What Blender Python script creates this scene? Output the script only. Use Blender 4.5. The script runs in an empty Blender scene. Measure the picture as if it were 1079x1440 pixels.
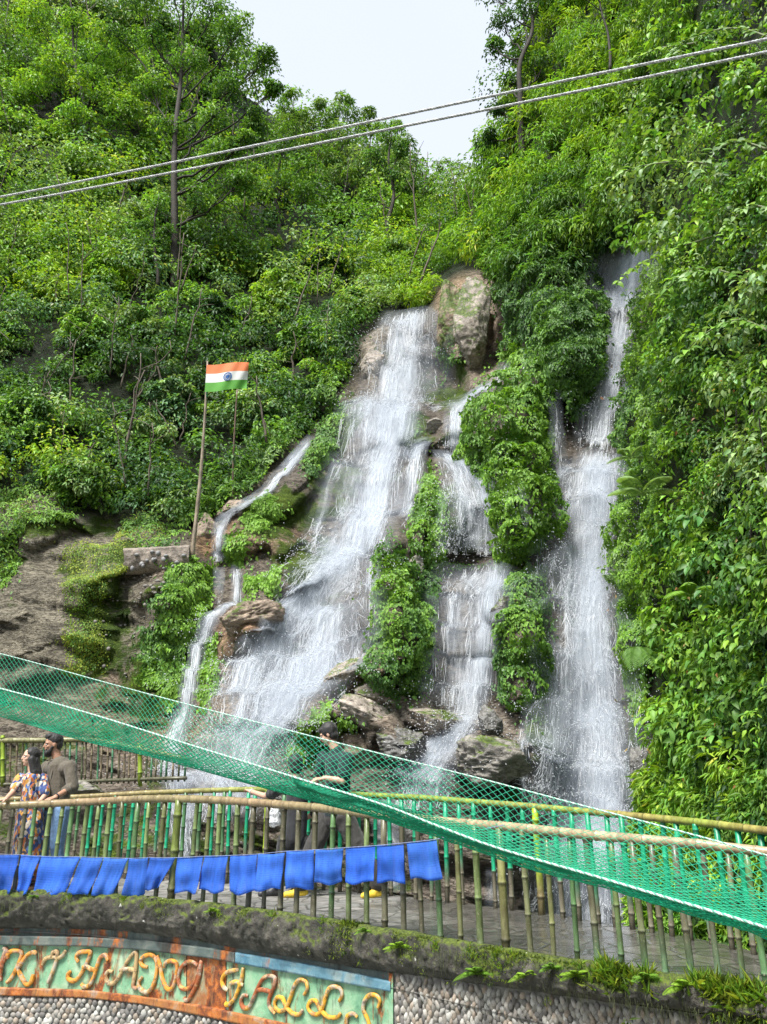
import bpy, math, random
import numpy as np
from mathutils import Vector, Matrix
R = math.radians
rng = np.random.default_rng(7)
random.seed(7)
SC = bpy.context.scene
COL = SC.collection

# ------------------------------------------------------------------ camera model (photo 1079 x 1440)
F, PITCH, EYE = 1075.0, R(20.0), 1.10
CP, SP = math.cos(PITCH), math.sin(PITCH)

def ray(u, v):
    a = (np.asarray(u, float) - 539.5) / F
    b = (720.0 - np.asarray(v, float)) / F
    return a, CP - b * SP, SP + b * CP

def at(u, v, Y):
    """world point on the sight line of photo pixel u, v at horizontal distance Y"""
    a, dy, dz = ray(u, v)
    t = Y / dy
    return np.stack([a * t, dy * t, EYE + dz * t], -1)

def on_z(u, v, z=0.0):
    a, dy, dz = ray(u, v)
    t = (z - EYE) / dz
    return np.stack([a * t, dy * t, np.full_like(np.asarray(a * t), z)], -1)

# ------------------------------------------------------------------ noise
def _h(ix, iy, iz, seed):
    n = (ix.astype(np.int64) * 374761393 + iy.astype(np.int64) * 668265263 + iz.astype(np.int64) * 2147483647 + seed * 1274126177) & 0xffffffff
    n = ((n ^ (n >> 13)) * 1274126177) & 0xffffffff
    n = ((n ^ (n >> 16)) * 2246822519) & 0xffffffff
    return ((n ^ (n >> 15)) & 0xffffff) / float(0xffffff)

def vnoise(P, seed=0):
    P = np.asarray(P, float)
    i = np.floor(P).astype(np.int64); f = P - i; f = f * f * f * (f * (f * 6 - 15) + 10)
    r = 0
    for dx in (0, 1):
        wx = f[..., 0] if dx else 1 - f[..., 0]
        for dy in (0, 1):
            wy = f[..., 1] if dy else 1 - f[..., 1]
            for dz in (0, 1):
                wz = f[..., 2] if dz else 1 - f[..., 2]
                r = r + wx * wy * wz * _h(i[..., 0] + dx, i[..., 1] + dy, i[..., 2] + dz, seed)
    return r * 2 - 1

def fbm(P, octs=4, seed=0, gain=0.5, ridged=False):
    s, a, t, P = 0, 1.0, 0, np.asarray(P, float)
    for k in range(octs):
        n = vnoise(P, seed + k * 17)
        if ridged: n = 1 - 2 * np.abs(n)
        s = s + a * n; t += a; a *= gain; P = P * 2.03 + 11.3
    return s / t

def smooth(a, b, x):
    t = np.clip((x - a) / (b - a), 0, 1)
    return t * t * (3 - 2 * t)

def unit(a):
    return a / np.maximum(np.linalg.norm(a, axis=-1, keepdims=True), 1e-9)

# ------------------------------------------------------------------ mesh builder
class MB:
    def __init__(s):
        s.v, s.f, s.c, s.uv, s.n = [], [], [], [], 0
    def add(s, V, Fc, col=(1, 1, 1), uv=None):
        V = np.asarray(V, float).reshape(-1, 3)
        c = np.asarray(col, float)
        if c.ndim == 1: c = np.broadcast_to(c, (len(V), 3))
        s.v.append(V); s.c.append(c)
        s.uv.append(np.zeros((len(V), 2)) if uv is None else np.asarray(uv, float))
        Fc = np.asarray(Fc, np.int64)
        if Fc.size: s.f.append(Fc + s.n)
        s.n += len(V)
        return s
    def mesh(s, name):
        V = np.concatenate(s.v); C = np.concatenate(s.c); UV = np.concatenate(s.uv)
        me = bpy.data.meshes.new(name)
        me.vertices.add(len(V)); me.vertices.foreach_set('co', V.astype(np.float32).ravel())
        loops = np.concatenate([f.ravel() for f in s.f])
        sizes = np.concatenate([np.full(len(f), f.shape[1]) for f in s.f])
        starts = np.concatenate([[0], np.cumsum(sizes)[:-1]])
        me.loops.add(len(loops)); me.loops.foreach_set('vertex_index', loops.astype(np.int32))
        me.polygons.add(len(sizes)); me.polygons.foreach_set('loop_start', starts.astype(np.int32))
        try: me.polygons.foreach_set('loop_total', sizes.astype(np.int32))
        except Exception: pass
        ca = me.color_attributes.new('Col', 'FLOAT_COLOR', 'POINT')
        ca.data.foreach_set('color', np.concatenate([C, np.ones((len(C), 1))], 1).astype(np.float32).ravel())
        if any(u.any() for u in s.uv):
            ul = me.uv_layers.new(name='UVMap')
            ul.data.foreach_set('uv', UV[loops].astype(np.float32).ravel())
        me.update(calc_edges=True); me.validate()
        return me
    def build(s, name, mat, parent=None, sm=True):
        me = s.mesh(name)
        o = bpy.data.objects.new(name, me); COL.objects.link(o)
        me.materials.append(mat)
        if sm: me.polygons.foreach_set('use_smooth', np.ones(len(me.polygons), bool))
        if parent is not None:
            o.parent = parent
            o.matrix_parent_inverse = Matrix.Translation(-parent.location) if parent.location.length else Matrix()
        return o

def tag(o, label=None, cat=None, group=None, kind=None):
    if label: o['label'] = label
    if cat: o['category'] = cat
    if group: o['group'] = group
    if kind: o['kind'] = kind
    return o

def empty(name, loc, label, cat, group=None):
    o = bpy.data.objects.new(name, None); COL.objects.link(o)
    o.location = Vector([float(x) for x in loc]); o.empty_display_size = 0.1
    return tag(o, label, cat, group)

def copy_tree(o, loc=None, rotz=None, scale=None):
    c = o.copy(); COL.objects.link(c)
    for ch in o.children:
        d = ch.copy(); COL.objects.link(d); d.parent = c; d.matrix_parent_inverse = ch.matrix_parent_inverse.copy()
        for g in ch.children:
            e = g.copy(); COL.objects.link(e); e.parent = d; e.matrix_parent_inverse = g.matrix_parent_inverse.copy()
    if loc is not None: c.location = Vector([float(x) for x in loc])
    if rotz is not None: c.rotation_euler.z = rotz
    if scale is not None: c.scale = (scale,) * 3 if np.isscalar(scale) else scale
    return c

def frames(P):
    T = unit(np.gradient(P, axis=0))
    up = np.array([0, 0, 1.0]) if abs(T[0, 2]) < 0.9 else np.array([0, 1.0, 0])
    A = np.cross(T, up); 
    for i in range(len(A)):
        if i: 
            a = A[i - 1] - T[i] * np.dot(A[i - 1], T[i]); A[i] = a
        A[i] /= max(np.linalg.norm(A[i]), 1e-9)
    return T, A, np.cross(T, A)

def tube(mb, P, r, sides=8, col=(1, 1, 1), caps=True):
    P = np.asarray(P, float); n = len(P)
    r = np.broadcast_to(np.asarray(r, float), (n,))
    T, A, B = frames(P)
    th = np.arange(sides) * 2 * math.pi / sides
    V = P[:, None] + r[:, None, None] * (A[:, None] * np.cos(th)[None, :, None] + B[:, None] * np.sin(th)[None, :, None])
    i = np.arange(n - 1)[:, None] * sides; j = np.arange(sides)[None]; k = (j + 1) % sides
    Fq = np.stack([i + j, i + k, i + k + sides, i + j + sides], -1).reshape(-1, 4)
    V = V.reshape(-1, 3)
    c = np.asarray(col, float)
    if c.ndim == 2: c = np.repeat(c, sides, 0)
    base = mb.n
    mb.add(V, Fq, c)
    if caps:
        mb.f.append(np.array([[base + x for x in range(sides)][::-1]]))
        mb.f.append(np.array([[base + (n - 1) * sides + x for x in range(sides)]]))

def box(mb, lo, hi, col=(1, 1, 1), M=None):
    x0, y0, z0 = lo; x1, y1, z1 = hi
    V = np.array([[x0, y0, z0], [x1, y0, z0], [x1, y1, z0], [x0, y1, z0], [x0, y0, z1], [x1, y0, z1], [x1, y1, z1], [x0, y1, z1]], float)
    if M is not None: V = V @ np.asarray(M)[:3, :3].T + np.asarray(M)[:3, 3]
    mb.add(V, [[0, 3, 2, 1], [4, 5, 6, 7], [0, 1, 5, 4], [1, 2, 6, 5], [2, 3, 7, 6], [3, 0, 4, 7]], col)

def grid_faces(nu, nv):
    i, j = np.meshgrid(np.arange(nv - 1), np.arange(nu - 1), indexing='ij')
    a = i * nu + j
    return np.stack([a, a + nu, a + nu + 1, a + 1], -1).reshape(-1, 4)

def spline(P, n):
    """Catmull-Rom through the rows of P (any number of columns)"""
    P = np.asarray(P, float)
    Q = np.vstack([2 * P[0] - P[1], P, 2 * P[-1] - P[-2]])
    t = np.linspace(0, len(P) - 1 - 1e-6, n); i = t.astype(int); f = (t - i)[:, None]
    a, b, c, d = Q[i], Q[i + 1], Q[i + 2], Q[i + 3]
    return 0.5 * ((2 * b) + (c - a) * f + (2 * a - 5 * b + 4 * c - d) * f ** 2 + (3 * b - a - 3 * c + d) * f ** 3)

def inpoly(u, v, poly):
    poly = np.asarray(poly, float); inside = np.zeros(np.shape(u), bool)
    x0, y0 = poly[-1]
    for x1, y1 in poly:
        c = ((y1 > v) != (y0 > v)) & (u < (x0 - x1) * (v - y1) / (y0 - y1 + 1e-12) + x1)
        inside ^= c; x0, y0 = x1, y1
    return inside

# ------------------------------------------------------------------ node materials
def mat_new(name):
    m = bpy.data.materials.new(name); m.use_nodes = True
    nt = m.node_tree; nt.nodes.clear()
    return m, nt, nt.nodes, nt.links

class NT:
    def __init__(s, name):
        s.m, s.t, s.n, s.l = mat_new(name)
        s.out = s.n.new('ShaderNodeOutputMaterial')
    def node(s, kind, **kw):
        x = s.n.new('ShaderNode' + kind)
        for k, v in kw.items():
            if k.startswith('_'): setattr(x, k[1:], v)
            else:
                key = int(k[1:]) if k[0] == 'i' and k[1:].isdigit() else k
                inp = x.inputs[key]
                if isinstance(v, bpy.types.NodeSocket): s.l.new(v, inp)
                else: inp.default_value = v
        return x
    def coord(s, which='Object'): return s.node('TexCoord').outputs[which]
    def geo(s): return s.node('NewGeometry').outputs['Position']
    def col(s, name='Col'): return s.node('VertexColor', _layer_name=name).outputs[0]
    def noise(s, vec, scale, detail=4, rough=.55, dist=0, out=0):
        return s.node('TexNoise', Vector=vec, Scale=scale, Detail=detail, Roughness=rough, Distortion=dist).outputs[out]
    def ramp(s, fac, stops, interp='LINEAR'):
        r = s.node('ValToRGB', Fac=fac); cr = r.color_ramp; cr.interpolation = interp
        while len(cr.elements) < len(stops): cr.elements.new(0.5)
        for e, (p, c) in zip(cr.elements, stops):
            e.position = p; e.color = (c, c, c, 1) if np.isscalar(c) else (*c, 1)
        return r.outputs[0]
    def mix(s, fac, a, b, mode='MIX'):
        x = s.node('Mix', _data_type='RGBA', _blend_type=mode)
        for k, v in ((0, fac), (6, a), (7, b)):
            if isinstance(v, bpy.types.NodeSocket): s.l.new(v, x.inputs[k])
            else: x.inputs[k].default_value = v if k == 0 or len(v) == 4 else (*v, 1)
        return x.outputs[2]
    def math(s, op, a, b=0.0, clamp=False):
        x = s.node('Math', _operation=op, _use_clamp=clamp)
        for k, v in ((0, a), (1, b)):
            if isinstance(v, bpy.types.NodeSocket): s.l.new(v, x.inputs[k])
            else: x.inputs[k].default_value = v
        return x.outputs[0]
    def mapping(s, vec, scale=(1, 1, 1), rot=(0, 0, 0), loc=(0, 0, 0)):
        return s.node('Mapping', Vector=vec, Scale=scale, Rotation=rot, Location=loc).outputs[0]
    def bump(s, h, strength=.5, dist=.02, normal=None):
        x = s.node('Bump', Height=h, Strength=strength, Distance=dist)
        if normal is not None: s.l.new(normal, x.inputs['Normal'])
        return x.outputs[0]
    def principled(s, color, rough=.6, normal=None, **kw):
        b = s.node('BsdfPrincipled')
        for k, v in {'Base Color': color, 'Roughness': rough, **kw}.items():
            if isinstance(v, bpy.types.NodeSocket): s.l.new(v, b.inputs[k])
            else: b.inputs[k].default_value = (*v, 1) if (k == 'Base Color' and len(v) == 3) else v
        if normal is not None: s.l.new(normal, b.inputs['Normal'])
        return b.outputs[0]
    def done(s, shader):
        s.l.new(shader, s.out.inputs['Surface']); return s.m

def leaf_material(name, rough=.38, trans=.35, vary=.35):
    t = NT(name)
    c = t.col()
    n = t.noise(t.geo(), 2.3, 3)
    c2 = t.mix(t.ramp(n, [(.3, 0.0), (.7, 1.0)]), t.mix(vary, c, (.5, .6, .4, 1), 'MULTIPLY'), c)
    p = t.principled(c2, rough, **{'Specular IOR Level': .28})
    tr = t.node('BsdfTranslucent', Color=t.mix(1.0, c2, (1.35, 1.35, .5, 1), 'MULTIPLY')).outputs[0]
    ms = t.node('MixShader', Fac=trans, i1=p, i2=tr).outputs[0]
    return t.done(ms)

def plain(name, color, rough=.6, nscale=30, namp=.25, bump=.2, bdist=.003, usecol=False, **kw):
    t = NT(name)
    co = t.coord()
    base = t.col() if usecol else (*color, 1)
    n = t.noise(co, nscale, 5)
    dark = t.mix(1.0, base, (1 - namp * 1.6,) * 3 + (1,), 'MULTIPLY')
    c = t.mix(t.ramp(n, [(.3, 0.), (.7, 1.)]), dark, base)
    return t.done(t.principled(c, rough, t.bump(n, bump, bdist), **kw))

# ------------------------------------------------------------------ render, camera, light
def setup():
    SC.render.engine = 'CYCLES'
    cy = SC.cycles
    cy.max_bounces = 4; cy.diffuse_bounces = 2; cy.glossy_bounces = 2; cy.transmission_bounces = 3
    cy.transparent_max_bounces = 24; cy.caustics_reflective = False; cy.caustics_refractive = False
    cy.use_denoising = True
    SC.view_settings.view_transform = 'Standard'; SC.view_settings.look = 'None'
    SC.view_settings.exposure = EXPO; SC.view_settings.gamma = 1.0
    cd = bpy.data.cameras.new('camera'); cam = bpy.data.objects.new('camera', cd); COL.objects.link(cam)
    cam.location = (0, 0, EYE); cam.rotation_euler = (R(90) + PITCH, 0, 0)
    cd.sensor_fit = 'VERTICAL'; cd.sensor_height = 24; cd.lens = 24 * F / 1440.0
    cd.clip_start = .05; cd.clip_end = 2000
    SC.camera = cam
    elev, az = R(58), R(-145)      # azimuth measured from +Y, towards +X
    d = Vector((math.sin(az) * math.cos(elev), math.cos(az) * math.cos(elev), math.sin(elev)))
    sd = bpy.data.lights.new('sun', 'SUN'); so = bpy.data.objects.new('sun', sd); COL.objects.link(so)
    sd.energy = SUN; sd.angle = R(18); sd.color = (1.0, .97, .92)
    so.rotation_euler = d.to_track_quat('Z', 'Y').to_euler()
    w = bpy.data.worlds.new('World'); SC.world = w; w.use_nodes = True
    nt = w.node_tree; bg = nt.nodes['Background']
    sk = nt.nodes.new('ShaderNodeTexSky'); sk.sky_type = 'NISHITA'; sk.sun_disc = False
    sk.sun_elevation = elev; sk.sun_rotation = az; sk.air_density = 1.2; sk.dust_density = 3.0; sk.ozone_density = 1.0
    # thin bright overcast: cloud white laid over the blue with soft noise
    tc = nt.nodes.new('ShaderNodeTexCoord'); no = nt.nodes.new('ShaderNodeTexNoise')
    no.inputs['Scale'].default_value = 1.6; no.inputs['Detail'].default_value = 4
    nt.links.new(tc.outputs['Generated'], no.inputs['Vector'])
    rp = nt.nodes.new('ShaderNodeValToRGB'); rp.color_ramp.elements[0].position = .3; rp.color_ramp.elements[1].position = .75
    rp.color_ramp.elements[0].color = (.86,) * 3 + (1,); rp.color_ramp.elements[1].color = (.97,) * 3 + (1,)
    nt.links.new(no.outputs[0], rp.inputs[0])
    mx = nt.nodes.new('ShaderNodeMix'); mx.data_type = 'RGBA'
    nt.links.new(rp.outputs[0], mx.inputs[0]); nt.links.new(sk.outputs[0], mx.inputs[6])
    mx.inputs[7].default_value = CLOUD
    nt.links.new(mx.outputs[2], bg.inputs['Color']); bg.inputs['Strength'].default_value = .1
EXPO, SUN = 1.46, 3.0
CLOUD = (3.4, 3.65, 4.05, 1)
setup()
# ------------------------------------------------------------------ terrain: gorge wall behind the bridge
CTRL = """
-250 -250 38|-250 100 30|-250 400 21|-250 700 15|-250 1000 13|-250 1250 11|-250 1400 10
0 -250 44|0 0 38|0 100 34|0 300 26|0 500 20.5|0 640 17.6|0 690 16.8|0 760 16.2|0 900 15.4|0 1010 14.8|0 1120 12.9|0 1250 11.6|0 1400 11
150 0 40|150 200 32|100 300 28|150 500 21.5|150 660 18.2|160 735 17.2|150 780 16.0|150 900 15.1|150 1020 14.4|100 1110 13.4
270 60 42|250 200 36|250 400 26|300 560 21.5|300 680 18.8|300 730 17.2|250 765 16.1|270 800 15.6|300 800 16.4|280 880 15|200 1040 14.1|250 1090 12.9|240 1160 12.2|250 1300 11.3
400 200 47|400 300 34|400 460 24.5|400 560 21.5|400 640 18.8|340 700 17.6|340 790 16.2|400 790 15.9|345 860 14.6|300 950 13.9|300 1080 12.4|380 1000 12.9|400 1100 11.9
500 250 45|500 380 29|480 450 24|505 500 21.5|500 550 20.2|450 620 19|480 660 18.2|470 760 16.6|430 850 15|470 930 13.9|430 1010 12.9|450 1080 12.2|450 1200 11.6|450 1400 11.3
600 290 44|580 380 28|560 425 24|560 445 21.6|555 500 20.6|550 545 19.9|550 575 19.0|540 660 17.9|530 745 16.6|560 760 14.9|560 860 13.8|560 985 12.9|520 1000 12.7|560 1060 12.2|560 1200 11.4|560 1400 11
640 270 40|660 330 29|640 385 22.6|650 400 21.2|650 480 20.3|640 545 19.7|620 590 18.2|600 650 17.2|650 650 16.6|670 700 15.5|670 790 14.8|650 830 14.4|650 940 13.5|650 1010 12.7|650 1050 12.2|680 1080 11.9
700 300 24|700 150 30|690 400 20.6|700 470 19.6|710 515 18.9|690 560 16.6|700 620 14.9|720 720 14.2|730 790 14|720 850 13.4|730 950 12.9|730 1030 12.3|740 1100 11.7|740 1250 11.2|740 1400 10.9
780 -250 34|780 0 26|780 200 19.5|770 350 17.4|770 430 16.3|790 540 15.2|780 600 15.6|780 700 14.6|790 850 13.8|800 1000 13.2|800 1130 12.4|840 1290 12.0|840 1400 11.8
880 -250 26|880 0 20|880 200 16|870 330 15.9|870 370 17.4|870 460 16.4|850 560 15.7|845 640 15.0|850 660 14.5|850 800 13.9|850 1000 13.2|860 1140 12.5
950 -250 15|950 0 12.5|950 200 11.6|940 400 11.4|930 600 11.6|930 800 11.3|940 1000 10.8|940 1130 9.9|930 1250 9.2|940 1400 8.6
1079 -250 9.4|1079 0 8|1079 300 6.9|1079 600 6.7|1079 900 6.9|1079 1100 7.1|1079 1250 7.0|1079 1400 7.2
1250 -250 6.6|1250 100 5.7|1250 500 5.3|1250 900 5.6|1250 1200 5.9|1250 1400 5.9
1750 -250 4.6|1750 100 4.1|1750 500 3.9|1750 900 4.0|1750 1400 4.2
-600 -250 38|-600 100 29|-600 400 21|-600 700 15|-600 1000 12.5|-600 1400 10
"""
CT = np.array([[float(x) for x in e.split()] for row in CTRL.strip().split('\n') for e in row.split('|')])

def tps_fit(xy, val, lam=1e-4):
    n = len(xy)
    d = np.linalg.norm(xy[:, None] - xy[None], axis=-1)
    K = np.where(d > 0, d * d * np.log(np.maximum(d, 1e-9)), 0) + lam * np.eye(n)
    Pm = np.hstack([np.ones((n, 1)), xy])
    A = np.zeros((n + 3, n + 3)); A[:n, :n] = K; A[:n, n:] = Pm; A[n:, :n] = Pm.T
    return np.linalg.solve(A, np.concatenate([val, np.zeros(3)]))
CXY = CT[:, :2] / 500.0
TW = tps_fit(CXY, np.log(CT[:, 2]), 2e-4)
def tps(u, v):
    q = np.stack([np.ravel(u), np.ravel(v)], -1) / 500.0
    out = np.empty(len(q))
    for s in range(0, len(q), 20000):
        p = q[s:s + 20000]
        d2 = ((p[:, None] - CXY[None]) ** 2).sum(-1)
        K = 0.5 * d2 * np.log(np.maximum(d2, 1e-12))
        out[s:s + 20000] = K @ TW[:-3] + TW[-3] + p @ TW[-2:]
    return np.exp(out).reshape(np.shape(u))

U0, U1, V0, V1, ST = -501, 1749, -240, 1416, 3
gu = np.arange(U0, U1 + 1, ST); gv = np.arange(V0, V1 + 1, ST)
GU, GV = np.meshgrid(gu.astype(float), gv.astype(float))
NU, NV = len(gu), len(gv)
# ground skyline (under the crowns)
SKY = np.interp(gu, [-260, 0, 150, 300, 340, 420, 500, 570, 620, 655, 690, 720, 750, 780, 820, 1300],
                    [-40, -30, 10, 45, 130, 185, 200, 245, 275, 275, 235, 140, 20, -100, -240, -260])
def_forest = [(-900, -400), (-900, 690), (0, 688), (60, 690), (110, 722), (170, 738), (262, 742), (300, 722), (340, 690), (392, 640), (440, 602), (478, 552), (505, 520),
              (505, 486), (540, 448), (560, 436), (606, 436), (636, 388), (700, 380), (712, 430), (704, 500), (745, 480), (770, 560), (800, 590), (838, 560), (850, 460), (846, 420), (838, 340),
              (920, 345), (935, 400), (890, 470), (880, 560), (868, 640), (880, 660), (868, 760), (880, 850), (898, 920), (905, 1020), (925, 1080), (905, 1140), (890, 1440), (2000, 1440), (2000, -400)]
NZ2 = np.stack([GU / 60, GV / 60, np.zeros_like(GU)], -1)
WU = GU + 14 * fbm(NZ2, 3, 5); WV = GV + 14 * fbm(NZ2 + 50, 3, 9)
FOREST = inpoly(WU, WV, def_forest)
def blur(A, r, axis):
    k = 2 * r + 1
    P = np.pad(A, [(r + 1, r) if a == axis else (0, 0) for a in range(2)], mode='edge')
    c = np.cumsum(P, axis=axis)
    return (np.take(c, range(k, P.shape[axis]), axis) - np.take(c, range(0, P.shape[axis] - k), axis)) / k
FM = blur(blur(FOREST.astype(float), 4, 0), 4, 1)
# rock terraces: shift the row that is looked up so that faces steepen and ledges flatten
wv = GV / 62.0 + 1.6 * fbm(np.stack([GU / 170, GV / 260, GU * 0], -1), 3, 21) + GU / 400.0 + .45 * fbm(np.stack([GU / 46, GV / 90, GU * 0 + 4], -1), 3, 23)
fr = wv - np.floor(wv)
sv = np.floor(wv) + smooth(.25, .75, fr)
VEFF = GV + 62.0 * (sv - wv) * .5 * (1 - FM)
vv = np.maximum(VEFF, SKY[None, :])
YG = tps(GU, vv)
# domes: boulders and buttresses pushed out of the wall (u, v, ru, rv, metres, rotation)
DOMES = [(650, 450, 45, 85, 1.2, 0), (655, 515, 26, 30, .5, 0), (525, 505, 22, 34, .7, 0), (580, 605, 26, 30, .7, 0), (625, 610, 26, 34, .8, 0),
         (545, 860, 48, 125, 1.3, 0.05), (590, 930, 40, 70, .6, 0), (540, 760, 34, 24, .7, -.2), (735, 900, 34, 95, .9, .05), (700, 860, 20, 34, .5, 0),
         (350, 880, 58, 34, .9, -.35), (400, 700, 70, 34, .8, -.5), (330, 715, 34, 26, .5, 0), (360, 760, 60, 26, .6, .1), (425, 820, 40, 22, .6, -.2),
         (500, 950, 60, 22, .9, -.4), (450, 1010, 52, 34, 1.0, .35), (540, 1035, 60, 26, 1.0, .25), (560, 1000, 60, 18, .6, .1), (690, 1065, 55, 32, 1.1, -.1),
         (685, 1020, 18, 22, .5, 0), (770, 1050, 40, 40, .7, 0), (640, 700, 60, 50, .7, .4), (440, 640, 60, 22, .6, -.9), (380, 820, 50, 24, .5, 0),
         (140, 815, 60, 26, .7, -.5), (60, 730, 90, 30, .6, 0), (210, 830, 30, 18, .35, -.4), (245, 850, 44, 66, .7, 0), (60, 880, 110, 80, .5, 0),
         (590, 700, 22, 75, .8, .1), (620, 740, 40, 60, .5, 0), (655, 870, 50, 60, .4, 0), (480, 720, 40, 40, .3, 0), (330, 1000, 40, 40, .4, 0), (900, 900, 18, 40, .5, 0),
         (800, 480, 46, 70, 1.1, .15), (700, 600, 52, 70, .9, .3), (730, 700, 44, 80, .9, 0), (895, 1090, 26, 50, .6, 0)]
for (uc, vc, ru, rv, am, ro) in DOMES:
    du, dv = WU - uc, WV - vc
    a, b = du * math.cos(ro) + dv * math.sin(ro), -du * math.sin(ro) + dv * math.cos(ro)
    q = np.clip(1 - (a / ru) ** 2 - (b / rv) ** 2, 0, 1)
    YG = YG - am * q ** .75
P0 = at(GU, vv, YG)
def normals(P):
    du = np.gradient(P, axis=1); dv = np.gradient(P, axis=0)
    return unit(np.cross(dv, du))
N0 = normals(P0)
N0 = np.where((N0[..., 1:2] > .35), -N0, N0)
# rock relief along the rays' horizontal direction (out of the wall), forest mounds larger
bed = P0 * np.array([.55, .55, 1.0]); bed = bed + np.array([0, 0, .35]) * bed[..., :1]
rock = .34 * fbm(bed * .9, 3, 31, ridged=True) + .20 * fbm(bed * np.array([1.3, 1.3, 3.4]), 4, 41, ridged=True) + .085 * fbm(bed * np.array([3, 3, 12.]), 4, 51, ridged=True)
big = .9 * fbm(P0 * .22, 3, 61) + .5 * fbm(P0 * .55, 3, 71)
far = smooth(12, 30, P0[..., 1])
disp = (1 - FM) * (rock * .85) + FM * big * (.45 + 1.8 * far)
hdir = unit(P0 - np.array([0, 0, EYE]))
GP = P0 - hdir * disp[..., None]
# beyond the skyline the hill rolls over to a plateau
over = np.maximum(SKY[None, :] - VEFF, 0)
back = over * .35
GP[..., 1] += back; GP[..., 0] += back * (GP[..., 0] / GP[..., 1])
GP[..., 2] -= back * .25
GN = normals(GP); GN = np.where((GN[..., 1:2] > .35), -GN, GN)
GYS = blur(blur(blur(GP[..., 1], 14, 0), 10, 0), 4, 1)             # smoothed distance, for water that skips the small relief

def bil(A, u, v):
    x = np.clip((np.asarray(u, float) - U0) / ST, 0, NU - 1.001); y = np.clip((np.asarray(v, float) - V0) / ST, 0, NV - 1.001)
    i = x.astype(int); j = y.astype(int); fx = x - i; fy = y - j
    if A.ndim == 3: fx = fx[..., None]; fy = fy[..., None]
    return (A[j, i] * (1 - fx) + A[j, i + 1] * fx) * (1 - fy) + (A[j + 1, i] * (1 - fx) + A[j + 1, i + 1] * fx) * fy
def S(u, v): return bil(GP, u, v)
def SN(u, v): return unit(bil(GN, u, v))

# colour and moss masks that belong to the rock itself
def blob(uc, vc, ru, rv, ro=0.0, soft=.4):
    du, dv = WU - uc, WV - vc
    a, b = du * math.cos(ro) + dv * math.sin(ro), -du * math.sin(ro) + dv * math.cos(ro)
    return 1 - smooth(1 - soft, 1 + soft, np.sqrt((a / ru) ** 2 + (b / rv) ** 2))
colr = np.zeros(GP.shape) + np.array([.155, .138, .118])
def paint(mask, c):
    global colr
    colr = colr * (1 - mask[..., None]) + np.array(c) * mask[..., None]
n1 = fbm(GP * .8, 4, 81)
paint(blob(60, 850, 170, 170), (.19, .18, .145))
paint(blob(230, 1000, 130, 60), (.22, .18, .135))
paint(blob(670, 450, 40, 75), (.36, .30, .245)); paint(blob(640, 410, 22, 30), (.34, .25, .17))
paint(blob(528, 505, 22, 34), (.30, .27, .23))
paint(blob(340, 880, 60, 28, -.35), (.29, .20, .14)); paint(blob(370, 760, 70, 24, .1), (.24, .18, .13)); paint(blob(300, 745, 26, 30), (.25, .17, .10))
paint(blob(540, 1000, 120, 34, .25), (.30, .255, .21)); paint(blob(500, 950, 70, 22, -.5), (.33, .27, .21)); paint(blob(620, 1010, 80, 22), (.36, .33, .29))
paint(blob(690, 1065, 60, 34), (.19, .165, .14)); paint(blob(650, 880, 60, 90), (.17, .155, .14)); paint(blob(900, 1100, 30, 60), (.07, .07, .068))
paint(blob(215, 785, 48, 18), (.30, .25, .20))
moss = .18 + .35 * smooth(-.1, .4, n1)
for m in [(480, 600, 60, 28, -1.0), (140, 870, 44, 90, .3), (150, 790, 70, 26, -.2), (100, 735, 120, 20, 0), (640, 480, 22, 60, 0), (560, 510, 0.1, 0.1, 0),
          (330, 560, .1, .1, 0), (400, 720, 70, 40, -.3), (250, 730, 70, 14, 0), (580, 605, 26, 30, 0), (470, 680, 40, 40, 0), (240, 950, 60, 90, .3),
          (430, 790, 50, 40, 0), (700, 470, 20, 50, 0), (630, 560, 50, 26, 0), (770, 1000, 24, 70, 0), (640, 740, 60, 60, 0), (680, 1075, 26, 26, 0), (440, 1040, 40, 36, 0),
          (10, 780, 40, 20, 0), (20, 870, 26, 40, 0), (720, 800, 30, 60, 0), (905, 800, 40, 300, 0)]:
    moss = np.maximum(moss, blob(*m) * (.72 + .5 * n1))
moss = np.clip(moss, 0, 1) * (1 - .75 * blob(670, 450, 40, 75)) * (1 - .8 * blob(540, 1000, 120, 34, .25)) * (1 - .6 * blob(30, 880, 90, 70))
colr = colr * 1.45
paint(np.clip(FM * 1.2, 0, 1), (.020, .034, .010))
moss = moss * (1 - FM * .85)

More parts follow.
